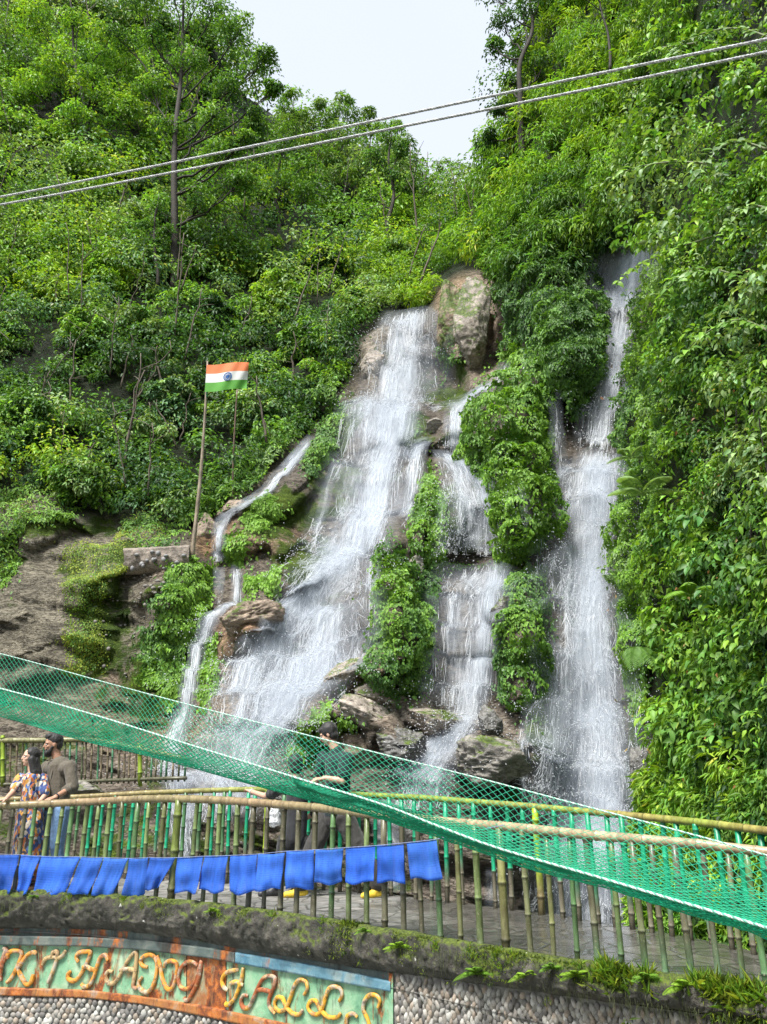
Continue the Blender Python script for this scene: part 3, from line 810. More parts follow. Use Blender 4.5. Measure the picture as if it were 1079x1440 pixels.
def ivy(name, polys, n, lpx, W, pal, seed, off=.22, shape='leaf', mat=None, label=None, fmin=0.0, lean=.3, mscale=2.2, parent=None, side=.45):
    r = np.random.default_rng(seed)
    u, v = sample_poly(polys, n, r)
    fr_ = r.random(n) < .22; u = u + fr_ * r.normal(0, 9, n); v = v + fr_ * r.normal(0, 9, n)
    P = S(u, v); kp = dry(P, r); u, v, P = u[kp], v[kp], P[kp]; n = len(u); N_ = SN(u, v)
    view = unit(np.array([0, 0, EYE]) - P)
    m = .5 + .5 * fbm(P * mscale, 3, seed)
    N2 = unit(N_ * .6 + view * .55 * np.array([1, 1, .2]))
    P = P + N2 * (fmin + off * m * m * 1.6 + .03 * r.random(n))[:, None]
    # mound normal from the noise itself so that lumps catch the light
    e = .12
    g = np.stack([fbm((P + d) * mscale, 2, seed) for d in (np.array([e, 0, 0]), np.array([0, e, 0]), np.array([0, 0, e]))], -1) - fbm(P * mscale, 2, seed)[:, None]
    Nn = unit(N2 - g / e * off * .8 + UPV * lean + r.normal(0, .28, (n, 3)))
    T = -UPV + r.normal(0, side, (n, 3)) + N2 * .25
    T = T - Nn * (T * Nn).sum(-1, keepdims=True)
    pal = np.asarray(pal, float)
    f = vnoise(P * 1.1, seed + 1) * 1.1 + r.normal(0, .3, n)
    idx = np.clip(((f + 1) / 2 * len(pal)).astype(int), 0, len(pal) - 1)
    cols = pal[idx] * np.exp(r.normal(0, .22, n))[:, None]
    L = lpx * P[:, 1] / 1180 * r.uniform(.65, 1.25, n)
    mb = MB(); cards(mb, P, Nn, T, L, L * W, cols, r, shape)
    ob = mb.build(name, mat or M_LEAF, parent, sm=False)
    if parent is None: tag(ob, kind='stuff')
    return ob

# --- left hillside
HILL = [(-230, -200), (-230, 686), (60, 688), (112, 716), (170, 730), (262, 738), (300, 714), (336, 690), (388, 640), (436, 600), (474, 550), (500, 520), (500, 486), (538, 446),
        (560, 432), (606, 430), (632, 384), (700, 372), (720, 250), (760, 0), (800, -230)]
thicket('undergrowth', [[(-230, -200), (-230, 400), (420, 400), (620, 300), (700, 260), (560, 230), (330, 110), (300, -60)]], 420, (34, 60), 330, 8.5, .5, [DEEP, MID, MID, BRIGHT, PALE], 10, patch=.2, amp=.3, out=.3)
thicket('undergrowth', [HILL], 1150, (20, 56), 170, 8.2, .5, [DARK, DARK, DEEP, MID, BLUE, BRIGHT, LIME, PALE], 11, patch=.22, amp=.35)
thicket('undergrowth', [[(-230, 300), (-230, 690), (60, 690), (112, 716), (262, 736), (300, 712), (390, 640), (480, 548), (500, 490), (560, 432), (500, 330), (300, 380), (100, 300)]],
        520, (16, 34), 130, 8.5, .42, [DEEP, MID, PALE, BLUE, BRIGHT], 12, patch=.35, drop=.7, amp=.3)
thicket('undergrowth', [[(-100, 330), (90, 300), (230, 330), (150, 420), (0, 460), (-100, 440)]], 90, (24, 46), 190, 8.5, .42, [BRIGHT, LIME, LIME], 13, amp=.25)
thicket('undergrowth', [[(500, 330), (600, 300), (700, 290), (700, 380), (640, 384), (610, 428), (540, 440)]], 110, (18, 36), 170, 7, .4, [MID, BRIGHT, LIME], 14)
# --- right side: bamboo grass, ivy and near leaves
thicket('bamboo_foliage', [[(690, 280), (700, 120), (750, -230), (1000, -230), (980, 120), (900, 300), (830, 345), (700, 380), (640, 384), (620, 330)]],
        430, (20, 44), 230, 15, .17, [MID, BRIGHT, BRIGHT, LIME], 15, drop=1.1, patch=.3, amp=.25)
thicket('bamboo_foliage', [[(700, 300), (860, 230), (930, 330), (850, 350), (830, 380), (760, 400), (690, 380)]], 120, (16, 34), 200, 13, .22, [DARK, DEEP, MID, MID], 16, drop=.9)
ivy('ivy', [[(692, 384), (760, 350), (836, 345), (846, 420), (846, 470), (822, 560), (800, 590), (772, 560), (745, 482), (708, 500), (706, 430)]], 15000, 8.5, .5, [DARK, DEEP, DEEP, MID], 17, off=.5)
ivy('ivy', [[(776, 430), (830, 430), (846, 470), (826, 545), (806, 590), (780, 575), (764, 500)]], 7000, 8.5, .5, [DEEP, MID, MID], 18, off=.5, fmin=.25)
ivy('ivy', [[(712, 500), (745, 486), (772, 520), (776, 600), (774, 690), (776, 760), (742, 780), (706, 770), (696, 700), (664, 670), (648, 640), (652, 590), (676, 540)]], 26000, 8, .58, [MID, MID, BRIGHT, BRIGHT], 19, off=.55)
ivy('ivy', [[(700, 870), (722, 800), (766, 790), (784, 850), (780, 1000), (760, 1020), (722, 1010), (704, 950)], [(880, 850), (900, 870), (925, 950), (905, 1020), (884, 960), (864, 900)]], 13000, 6.5, .65, [DEEP, MID, BRIGHT], 20, off=.3)
# --- ivy and moss clumps on the rock between the falls
ivy('ivy', [[(520, 765), (552, 750), (575, 800), (612, 810), (616, 860), (604, 930), (596, 985), (560, 992), (530, 960), (500, 930), (506, 912), (530, 905), (522, 850), (514, 800)]], 16000, 6.2, .7, [DEEP, MID, BRIGHT], 21, off=.35, mscale=3)
ivy('ivy', [[(592, 638), (606, 640), (622, 690), (640, 760), (622, 800), (590, 795), (576, 740), (580, 680)]], 4200, 7, .7, [MID, BRIGHT, MID], 22, off=.22, mscale=3)
ivy('ivy', [[(232, 800), (270, 788), (300, 810), (300, 850), (280, 880), (262, 910), (262, 985), (232, 990), (196, 950), (206, 900), (224, 870)]], 10000, 7.5, .5, [DEEP, MID, BRIGHT, BRIGHT], 23, off=.35)
ivy('ivy', [[(312, 745), (346, 750), (346, 786), (314, 790)], [(338, 800), (394, 796), (396, 834), (340, 850)], [(344, 700), (372, 690), (392, 722), (380, 748), (344, 744)], [(290, 905), (312, 890), (312, 985), (284, 996), (278, 950)]], 5200, 7, .7, [MID, BRIGHT, BRIGHT], 24, off=.16, mscale=3)
ivy('ivy', [[(470, 560), (490, 552), (482, 590), (462, 650), (436, 664), (424, 650)], [(466, 955), (490, 950), (500, 980), (480, 988)], [(442, 990), (462, 985), (464, 1050), (444, 1058)], [(474, 1010), (500, 1008), (494, 1044), (476, 1046)], [(404, 1030), (430, 1000), (438, 1060), (410, 1070)]], 4200, 6.5, .7, [DEEP, MID, BRIGHT], 25, off=.12, mscale=3)
ivy('ivy', [[(566, 590), (592, 590), (600, 620), (574, 640)], [(612, 470), (640, 460), (650, 520), (622, 535)], [(690, 640), (715, 640), (760, 790), (700, 790)], [(640, 720), (700, 720), (700, 800), (600, 810), (600, 770)]], 4600, 6, .6, [DEEP, MID, MID], 26, off=.1, mscale=3)
ivy('moss_clumps', [[(90, 770), (180, 765), (190, 800), (120, 860), (90, 840)], [(100, 850), (140, 840), (150, 930), (80, 950)], [(170, 720), (240, 740), (230, 765), (165, 760)], [(0, 690), (40, 690), (50, 720), (0, 730)]], 9000, 2.6, .7, [(.10, .16, .02), (.18, .26, .025), YEL], 27, off=.03, mscale=3)
ivy('ivy', [[(876, 660), (900, 640), (945, 640), (935, 860), (900, 880), (880, 850), (868, 770)], [(880, 500), (920, 440), (960, 500), (960, 640), (880, 640), (872, 600)], [(912, 400), (940, 370), (970, 430), (915, 480), (900, 460)]], 19000, 7, .5, [DEEP, MID, BRIGHT, BRIGHT, PALE], 28, off=.6, side=.9)
thicket('leafy_vines', [[(930, 380), (1240, 100), (1240, 1420), (930, 1420), (905, 1140), (925, 1080), (930, 860), (940, 640)]], 520, (18, 40), 80, 13, .5, [DARK, DEEP, MID, BRIGHT, BRIGHT], 29, patch=.8, drop=.8, amp=.3)
thicket('leafy_vines', [[(900, 1090), (940, 1020), (1079, 1050), (1240, 1060), (1240, 1420), (900, 1420)]], 210, (20, 40), 190, 17, .2, [MID, BRIGHT, LIME], 30, drop=.5, patch=.8)
thicket('leafy_vines', [[(860, 240), (940, 60), (1240, -230), (1240, 900), (1060, 900), (960, 520), (920, 400)]], 300, (24, 48), 64, 16, .48, [DEEP, MID, BRIGHT, PALE, PALE], 31, 'big', M_GLOSS, drop=1.0, patch=.9, out=.8)
thicket('leafy_vines', [[(960, 760), (1240, 620), (1240, 1100), (1040, 1080), (960, 1060)]], 170, (20, 36), 70, 16, .48, [MID, MID, BRIGHT, DEEP], 32, 'big', M_GLOSS, drop=1.0, patch=.9, out=.8)
thicket('leafy_vines', [[(700, 1060), (900, 1180), (920, 1420), (700, 1400)]], 30, (10, 20), 60, 9, .4, [DEEP, MID], 33)

# bare and mossy stems that show between the bushes, and dead leaves
def stems():
    r = np.random.default_rng(77); mb = MB()
    u, v = sample_poly([HILL], 170, r)
    for a, b in zip(u, v):
        if b < np.interp(a, gu, SKY) + 20: continue
        p = S(a, b) + SN(a, b) * .5; h = r.uniform(1.2, 4.5) * p[1] / 25
        k = np.linspace(0, 1, 9)[:, None]; q = p + np.array([r.normal(0, .25), -.15, 1.0]) * h * k + r.normal(0, .05, (9, 3)) * k
        tube(mb, q, r.uniform(.015, .05) * (1 - .8 * k[:, 0]) * p[1] / 25 + .006, 5, (.5, .5, .5))
        for j in range(3):
            s0 = q[r.integers(3, 8)]; d = unit(r.normal(size=3) + [0, -.3, .6]); tube(mb, s0 + d * h * .3 * k[::2] + np.array([0, 0, -.1]) * k[::2] ** 2, .012 * (1 - .7 * k[::2, 0]) * p[1] / 25 + .004, 4)
    tag(mb.build('bare_stems', plain('pale_stem_bark', (.16, .13, .10), .85, 9, .4, .5, .02)), kind='stuff')
    ivy('dead_leaves', [[(880, 560), (1240, 400), (1240, 1150), (900, 1100)]], 70, 8, .5, [(.30, .14, .05), (.38, .26, .10), (.22, .10, .05)], 78, off=.9, fmin=.3)
stems()

ivy('ivy', [[(250, 740), (290, 700), (350, 640), (400, 590), (470, 520), (500, 500), (478, 556), (430, 606), (392, 644), (340, 694), (312, 722), (290, 745)]], 7500, 8.5, .5, [DEEP, MID, BRIGHT, PALE], 79, off=.55, side=.8)
ivy('ivy', [[(-60, 680), (60, 690), (110, 715), (90, 735), (40, 730), (20, 770), (-60, 770)], [(170, 725), (262, 738), (268, 764), (240, 768), (180, 764)], [(0, 770), (24, 775), (14, 840), (-20, 830)]], 4200, 7, .45, [MID, BRIGHT, DEEP], 80, off=.2, side=.8)
ivy('ivy', [[(96, 775), (170, 768), (180, 800), (130, 860), (150, 930), (100, 950), (96, 860)]], 1700, 3.6, .6, [MID, BRIGHT, YEL], 81, off=.03, side=.8)

thicket('leafy_vines', [[(900, 60), (1000, -230), (1240, -230), (1240, 720), (1000, 700), (950, 480), (920, 380), (880, 240)]], 420, (20, 42), 130, 9, .42, [DARK, DEEP, MID, BRIGHT, PALE], 82, patch=.8, drop=.8, amp=.3, out=.2)

# growth beyond the edges of the photograph
thicket('leafy_vines', [[(1220, -230), (1740, -230), (1740, 1410), (1220, 1410)]], 300, (40, 70), 110, 26, .45, [DEEP, MID, BRIGHT], 83, drop=.8, patch=.8)
thicket('undergrowth', [[(-495, -230), (-215, -230), (-215, 700), (-495, 700)]], 240, (30, 60), 160, 11, .5, [DEEP, MID, BRIGHT, PALE], 84)
# ------------------------------------------------------------------ the curved footbridge
def pxfit(uv, z=0.0, deg=3):
    uv = np.asarray(uv, float); P = on_z(uv[:, 0], uv[:, 1], z); r = P[:, 0] / P[:, 1]
    c = np.polyfit(r, 1 / P[:, 1], deg)
    lo, hi = r.min(), r.max()
    s0 = np.polyval(np.polyder(c), lo); s1 = np.polyval(np.polyder(c), hi)
    def f(q):
        q = np.asarray(q, float); qc = np.clip(q, lo, hi)
        y = np.polyval(c, qc) + np.where(q < lo, (q - lo) * s0, 0) + np.where(q > hi, (q - hi) * s1, 0)
        return 1 / y
    return f
near_Y = pxfit([(-10, 1259), (60, 1260), (120, 1262), (237, 1267), (302, 1275), (370, 1286), (417, 1295), (465, 1303), (515, 1311), (570, 1321), (675, 1337), (780, 1352), (840, 1364), (937, 1378), (1012, 1392), (1085, 1404)])
far_Y = pxfit([(-10, 1232), (100, 1234), (200, 1237), (350, 1245), (450, 1252), (540, 1258), (660, 1273), (790, 1290), (860, 1302), (940, 1317), (1010, 1331), (1085, 1346)])
def rr(u, v):
    a, dy, dz = ray(u, v); return a / dy
def onwall(u, v, fY, off=0.0):
    """point of photo pixel u, v on the upright surface over plan curve fY, off metres towards the viewer"""
    a, dy, dz = ray(u, v); Y = fY(a / dy) - off
    t = Y / dy
    return np.stack([a * t, Y + 0 * t, EYE + dz * t], -1)
RS = np.linspace(-.80, .85, 220)

def deck():
    t = NT('wet_stone_paving'); pos = t.geo()
    warp = t.node('VectorMath', _operation='ADD', i0=pos, i1=t.node('VectorMath', _operation='SCALE', i0=t.noise(pos, 1.6, 3, out=1), Scale=.35).outputs[0]).outputs[0]
    vo = t.node('TexVoronoi', _feature='DISTANCE_TO_EDGE', Vector=warp, Scale=3.6).outputs[0]
    vc = t.node('TexVoronoi', Vector=warp, Scale=3.6).outputs['Color']
    joint = t.ramp(vo, [(.0, 0.), (.07, 1.)])
    cell = t.ramp(t.node('SeparateColor', Color=vc).outputs[0], [(0, (.20, .20, .19)), (1, (.34, .33, .31))])
    n = t.noise(pos, 9, 6, .65)
    c = t.mix(t.ramp(n, [(.35, 0.), (.65, 1.)]), t.mix(1., cell, (.55, .53, .5, 1), 'MULTIPLY'), cell)
    wet = t.ramp(t.math('ADD', t.math('MULTIPLY', t.node('SeparateXYZ', Vector=pos).outputs[0], .28), t.noise(pos, .9, 4)), [(.42, 0.), (.68, 1.)])
    c = t.mix(wet, c, t.mix(1., c, (.48, .47, .45, 1), 'MULTIPLY'))
    c = t.mix(joint, (.06, .06, .05, 1), c)
    rough = t.mix(wet, (.75,) * 3, (.16,) * 3)
    h = t.math('ADD', t.math('MULTIPLY', joint, .5), t.math('MULTIPLY', n, .5))
    m = t.done(t.principled(c, rough, t.bump(h, .5, .02)))
    a = near_Y(RS) - .05; b = far_Y(RS) + .12
    w = np.linspace(0, 1, 9)
    Yg = a[:, None] * (1 - w) + b[:, None] * w
    X = RS[:, None] * Yg
    Z = .012 * fbm(np.stack([X * 3, Yg * 3, X * 0], -1), 3, 3)
    mb = MB(); top = np.stack([X, Yg, Z], -1)
    mb.add(top.reshape(-1, 3), grid_faces(9, len(RS)))
    # far edge and underside
    e = np.stack([np.stack([RS * b, b, Z[:, -1]], -1), np.stack([RS * (b + .04), b + .04, RS * 0 - .06], -1), np.stack([RS * (b + .03), b + .03, RS * 0 - .34], -1), np.stack([RS * a, a, RS * 0 - .36], -1)], 1)
    mb.add(e.reshape(-1, 3), grid_faces(4, len(RS)))
    o = mb.build('footpath', m); tag(o, kind='structure')
deck()

# --- retaining wall: kerb, frieze, painted panel, border, pebble masonry
def bandmat_kerb():
    t = NT('mossy_concrete'); pos = t.geo()
    n = t.noise(pos, 6, 7, .68); n2 = t.noise(pos, 28, 4, .7)
    c = t.ramp(n, [(.3, (.018, .018, .014)), (.5, (.055, .052, .042)), (.68, (.13, .12, .10))])
    z = t.node('SeparateXYZ', Vector=t.node('NewGeometry').outputs['Normal']).outputs[2]
    mo = t.ramp(t.math('ADD', t.math('MULTIPLY', z, .42), t.noise(pos, 3.2, 6, .7)), [(.62, 0.), (.80, 1.)])
    mc = t.ramp(n2, [(.35, (.025, .038, .008)), (.62, (.12, .16, .02))])
    c = t.mix(mo, c, mc)
    c = t.mix(t.ramp(t.noise(pos, 14, 2, .5), [(.735, 0.), (.755, 1.)]), c, (.42, .42, .38, 1))   # lichen spots
    return t.done(t.principled(c, .9, t.bump(t.math('ADD', n, t.math('MULTIPLY', n2, .5)), 1., .04)))
def painted(name, stops, wear, seedloc):
    t = NT(name); pos = t.geo()
    a = t.noise(t.mapping(pos, loc=seedloc), 4.5, 6, .65, .5)
    c = t.ramp(a, stops)
    st = t.mapping(pos, (2.2, 2.2, .8), loc=seedloc)
    rust = t.ramp(t.math('ADD', t.noise(st, 1.5, 6, .7, .6), wear), [(.52, 0.), (.60, 1.)])
    rc = t.ramp(t.noise(pos, 11, 5, .7), [(.3, (.035, .018, .010)), (.48, (.20, .055, .015)), (.62, (.50, .15, .025)), (.75, (.22, .18, .14))])
    c = t.mix(rust, c, rc)
    dk = t.ramp(t.noise(t.mapping(pos, (3, 3, .9), loc=(4, 1, 2)), 1.6, 5, .7), [(.56, 0.), (.66, .85)])
    c = t.mix(dk, c, (.03, .028, .024, 1))
    return t.done(t.principled(c, .65, t.bump(t.noise(pos, 22, 5, .7), .5, .015)))
B_KERB = [(-400, 1312), (0, 1308), (150, 1310), (250, 1322), (350, 1340), (450, 1358), (540, 1372), (600, 1379), (712, 1396), (850, 1416), (1000, 1436), (1079, 1447), (1500, 1520)]
B_TOP = [(-400, 1338), (0, 1333), (120, 1335), (200, 1340), (290, 1351), (400, 1371), (480, 1386), (545, 1398), (560, 1401)]
B_BLUE = [(-400, 1318), (0, 1316), (120, 1318), (200, 1322), (290, 1333), (400, 1351), (480, 1366), (545, 1380), (560, 1383)]
B_BOT = [(-400, 1392), (0, 1389), (120, 1393), (200, 1402), (290, 1416), (400, 1440), (545, 1466), (560, 1469)]
B_BRD = [(-400, 1403), (0, 1400), (120, 1403), (200, 1412), (290, 1430), (400, 1455), (545, 1482), (560, 1485)]
def bv(B, u): 
    B = np.asarray(B, float); return np.interp(u, B[:, 0], B[:, 1])
def band(name, v0, v1, o0, o1, u0, u1, mat, parent=None, n=160, k=6, rough=0.0, lip=0.0):
    u = np.linspace(u0, u1, n); w = np.linspace(0, 1, k)
    V = v0(u)[:, None] * (1 - w) + v1(u)[:, None] * w
    U = np.repeat(u[:, None], k, 1)
    off = o0 * (1 - w) + o1 * w
    P = onwall(U, V, near_Y, off[None])
    if rough: P = P + rough * fbm(P * 7, 4, 5)[..., None] * np.array([0, -1, .2])
    if lip:   # return faces top and bottom so that the strip has thickness
        P = np.concatenate([P[:, :1] + np.array([0, lip, 0]), P, P[:, -1:] + np.array([0, lip, 0])], 1); k += 2
    mb = MB(); mb.add(P.reshape(-1, 3), grid_faces(k, n))
    return mb.build(name, mat, parent)
M_KERB = bandmat_kerb()
M_PANEL = painted('green_painted_plaster', [(.3, (.10, .26, .15)), (.5, (.22, .42, .25)), (.7, (.42, .52, .36))], -.01, (0, 0, 0))
M_PANEL2 = painted('rusty_plaster', [(.3, (.20, .08, .03)), (.5, (.30, .12, .04)), (.7, (.30, .34, .22))], .10, (3, 1, 0))
M_FRIEZE = painted('weathered_frieze', [(.3, (.05, .06, .055)), (.5, (.09, .12, .11)), (.7, (.20, .21, .18))], -.02, (1, 5, 0))
M_BLUE = painted('faded_blue_paint', [(.3, (.05, .15, .22)), (.5, (.13, .27, .34)), (.7, (.36, .42, .38))], -.08, (6, 2, 1))
M_BORDER = painted('rust_border', [(.3, (.25, .10, .04)), (.5, (.40, .16, .04)), (.7, (.32, .32, .28))], .06, (9, 2, 4))
wall = empty('retaining_wall', (0, 8.0, -2.6), 'curved retaining wall with a painted green sign panel under the near bamboo railing', 'wall')
# kerb: top sheet rising behind the pickets, rounded nose, face
def kerb():
    r = RS; Y = near_Y(r)
    a = np.array([0.10, .04, -.02, -.09, -.15, -.175, -.18, -.175, -.16, -.10, -.02])       # outwards offset (- = towards viewer)
    b = np.array([-.02, .035, .055, .06, .03, -.04, -.12, 0, 0, 0, 0])
    a_, dy, dz = 0, 0, 0
    # bottom height from the photo's kerb line
    uu = 539.5 + F * r * (CP - 0.0) ; 
    for _ in range(6):
        vb = bv(B_KERB, uu); A, DY, DZ = ray(uu, vb); uu = 539.5 + F * r * DY
    zb = EYE + DZ * (Y - .16) / DY
    zt = np.minimum(zb, -.12)
    prof = []
    for k in range(11):
        z = b[k] if k < 6 else (-.04 * (10 - k) / 5 + zt * (k - 5) / 5 if k < 10 else zt)
        z = z + 0 * r
        if k == 10: z = zt
        prof.append(np.stack([r * (Y + a[k]), Y + a[k], z * np.ones_like(r)], -1))
    P = np.stack(prof, 1)
    # resample finer across
    w = np.linspace(0, 10, 34); i = np.minimum(w.astype(int), 9); f = (w - i)[None, :, None]
    P = P[:, i] * (1 - f) + P[:, i + 1] * f
    rf = np.linspace(0, len(r) - 1, 900); i = np.minimum(rf.astype(int), len(r) - 2); f = (rf - i)[:, None, None]
    P = P[i] * (1 - f) + P[i + 1] * f
    nz = fbm(P * 5, 5, 77)
    am = np.interp(np.arange(34), [0, 4, 10, 33], [0.2, .6, 1, 1])[None, :, None]
    P = P + (nz[..., None] * np.array([0, -.075, .03]) + (np.abs(fbm(P * 16, 3, 78))[..., None] * np.array([0, -.06, .01]))) * am
    mb = MB(); mb.add(P.reshape(-1, 3), grid_faces(34, 900))
    mb.build('kerb', M_KERB, wall)
    return zt
ZKERB = kerb()
L = lambda B, d=0: (lambda u: bv(B, u) + d)
band('frieze', L(B_KERB, -6), L(B_BLUE, 1), .0, .0, -400, 552, M_FRIEZE, wall, rough=.01)
band('moulding', L(B_BLUE), L(B_TOP, -4), .05, .05, -400, 330, M_FRIEZE, wall, lip=.06, rough=.006)
band('moulding', L(B_BLUE), L(B_TOP, -4), .05, .05, 331, 549, M_BLUE, wall, lip=.06, rough=.006)
band('sign_panel', L(B_TOP, -4), L(B_BOT), .0, .0, -400, 262, M_PANEL, wall, rough=.008)
band('sign_panel', L(B_TOP, -4), L(B_BOT), .0, .0, 263, 318, M_PANEL2, wall, rough=.008)
band('sign_panel', L(B_TOP, -4), L(B_BOT), .0, .0, 319, 548, M_PANEL, wall, rough=.008)
band('border_strip', L(B_BOT), L(B_BRD), .045, .045, -400, 549, M_BORDER, wall, lip=.06, rough=.006)
t = NT('grey_mortar'); m_mort = t.done(t.principled(t.ramp(t.noise(t.geo(), 12, 5), [(.3, (.10, .10, .09)), (.7, (.26, .25, .23))]), .9, t.bump(t.noise(t.geo(), 30, 4), .6, .01)))
band('masonry', L(B_BRD, -3), lambda u: 0 * u + 1900, .0, .0, -400, 551, m_mort, wall)
band('masonry', L(B_KERB, -8), lambda u: 0 * u + 1900, .012, .012, 551, 1500, m_mort, wall)
band('end_moulding', L(B_KERB, -4), lambda u: 0 * u + 1490, .04, .04, 547, 553, M_PANEL, wall, n=4, lip=.06)
def pebbles():
    r = np.random.default_rng(5)
    t = NT('river_pebbles'); c = t.col(); n = t.noise(t.geo(), 25, 5, .65)
    m = t.done(t.principled(t.mix(t.ramp(n, [(.35, 0.), (.65, 1.)]), t.mix(1., c, (.55, .53, .5, 1), 'MULTIPLY'), c), .6, t.bump(n, .3, .01)))
    mb = MB()
    la = np.linspace(0, 2 * math.pi, 9)[:-1]; ph = np.array([.0, .5, .95, 1.35])
    base = np.array([[0, 0, 1.0]] + [[math.cos(a) * math.sin(p), math.sin(a) * math.sin(p), math.cos(p)] for p in (.5, .95, 1.4) for a in la])
    fc3 = [[0, 1 + k, 1 + (k + 1) % 8] for k in range(8)]
    fc4 = [[1 + 8 * j + k, 9 + 8 * j + k, 9 + 8 * j + (k + 1) % 8, 1 + 8 * j + (k + 1) % 8] for j in range(2) for k in range(8)]
    us, vs = [], []
    step = 8.0
    for iy in range(0, 26):
        for ix in range(-25, 175):
            u = ix * step + (iy % 2) * step / 2 + r.normal(0, 1.1); w = iy * 7.2 + r.normal(0, .9)
            us.append(u); vs.append(w)
    us, ws = np.array(us), np.array(vs)
    top = np.where(us < 549, bv(B_BRD, us) + 5, bv(B_KERB, us) + 2)
    V = top + ws; keep = (V < 1530) & ((us < 545) | (us > 557)); us, V = us[keep], V[keep]
    C = onwall(us, V, near_Y, .012)
    px = C[:, 1] / 1150
    n = len(us)
    sx = r.uniform(3.2, 5.2, n) * px; sz = r.uniform(3.4, 5.0, n) * px * np.where(us > 549, 1.25, 1.0) * (1 + .35 * r.random(n) * (us > 549)); sy = r.uniform(.014, .03, n)
    an = r.uniform(-.5, .5, n)
    X = base[None, :, 0] * sx[:, None]; Z = base[None, :, 1] * sz[:, None]
    Xr = X * np.cos(an)[:, None] - Z * np.sin(an)[:, None]; Zr = X * np.sin(an)[:, None] + Z * np.cos(an)[:, None]
    Pp = C[:, None] + np.stack([Xr, -base[None, :, 2] * sy[:, None], Zr], -1)
    colp = np.array([[.33, .31, .28], [.24, .225, .20], [.17, .16, .15], [.30, .25, .20], [.40, .39, .36]])[r.integers(0, 5, n)] * r.uniform(.85, 1.7, n)[:, None]
    o = np.arange(n)[:, None] * 25
    mb.add(Pp.reshape(-1, 3), np.concatenate([o + np.array([f]) for f in fc3]), np.repeat(colp, 25, 0))
    mb.f.append(np.concatenate([o + np.array([f]) for f in fc4]))
    mb.build('pebble_facing', m, wall)
pebbles()

# --- relief lettering, in strokes traced as centre lines
Z3 = lambda pts: [(x / 3.597, y / 3.597 + 1260) for x, y in pts]
Z4 = lambda pts: [(x / 3.48 + 290, y / 3.48 + 1260) for x, y in pts]
OR, TAN, GRY, RST, YLW = (.68, .28, .03), (.46, .32, .15), (.36, .31, .24), (.36, .10, .03), (.72, .36, .03)
LET = [
 (RST, [Z3([(-90, 440), (-70, 455), (-40, 440), (0, 370), (35, 300), (32, 268), (18, 262)]), Z3([(30, 268), (14, 330), (2, 400), (6, 430)]), Z3([(-40, 365), (18, 355)])]),
 (OR, [Z3([(40, 318), (44, 290), (72, 276), (112, 288), (92, 350), (62, 410), (36, 438)]), Z3([(186, 292), (172, 284), (140, 298), (112, 336), (92, 368)]), Z3([(92, 368), (108, 405), (138, 448), (160, 432), (170, 396)])]),
 (TAN, [Z3([(216, 348), (232, 318), (262, 308), (300, 312), (322, 296), (336, 274)]), Z3([(262, 308), (272, 284), (292, 286), (286, 330), (266, 390), (244, 440)])]),
 (OR, [Z3([(398, 334), (388, 308), (404, 286), (440, 280), (460, 286), (440, 340), (410, 396), (380, 428), (350, 420), (346, 396), (360, 378)]), Z3([(548, 326), (536, 300), (512, 308), (494, 350), (476, 410), (456, 448), (430, 460), (412, 444)]), Z3([(418, 360), (440, 356), (462, 370), (484, 372)])]),
 (TAN, [Z3([(572, 384), (550, 380), (538, 402), (546, 434), (572, 442), (604, 410), (640, 340), (668, 300), (692, 286), (690, 350), (680, 420), (676, 456), (694, 468)]), Z3([(606, 376), (644, 368), (686, 376)])]),
 (OR, [Z3([(748, 360), (724, 352), (714, 328), (732, 304), (770, 298), (794, 330), (792, 400), (772, 460), (744, 486), (712, 470), (704, 436), (722, 408)]), Z3([(796, 300), (812, 350), (824, 420), (850, 470), (876, 460), (890, 410), (896, 350), (872, 328), (842, 336), (832, 362)])]),
 (RST, [Z3([(1000, 350), (976, 332), (944, 336), (914, 370), (904, 420), (918, 462), (952, 468), (990, 430), (1008, 370), (1020, 330), (1012, 400), (990, 460), (964, 508), (944, 528), (932, 510)])]),
 (YLW, [Z4([(160, 360), (124, 366), (92, 382), (78, 412), (88, 446), (106, 460)]), Z4([(182, 350), (176, 400), (158, 460), (134, 510), (104, 532), (92, 520)]), Z4([(118, 428), (150, 420), (182, 436)])]),
 (RST, [Z4([(206, 488), (182, 486), (172, 514), (184, 546), (212, 540), (240, 480), (270, 416), (300, 392), (336, 398), (334, 440), (310, 500), (312, 540), (338, 574)]), Z4([(240, 462), (276, 458), (322, 470)])]),
 (YLW, [Z4([(478, 484), (496, 452), (488, 418), (458, 410), (432, 440), (412, 500), (388, 552), (356, 562), (336, 534), (346, 498), (374, 500), (392, 540), (424, 574), (456, 578), (474, 556)])]),
 (YLW, [Z4([(650, 516), (666, 484), (656, 452), (624, 442), (596, 462), (578, 520), (556, 572), (524, 576), (500, 546), (510, 516), (538, 514), (558, 550), (596, 590), (640, 592), (660, 572)])]),
 (YLW, [Z4([(840, 548), (850, 512), (834, 486), (802, 484), (776, 514), (770, 556), (790, 600), (800, 650), (770, 690), (720, 680), (690, 640), (690, 590), (720, 575), (740, 590)])]),
]
NAMES = ['A', 'K', 'T', 'H', 'A', 'N', 'G', 'F', 'A', 'L', 'L', 'S']
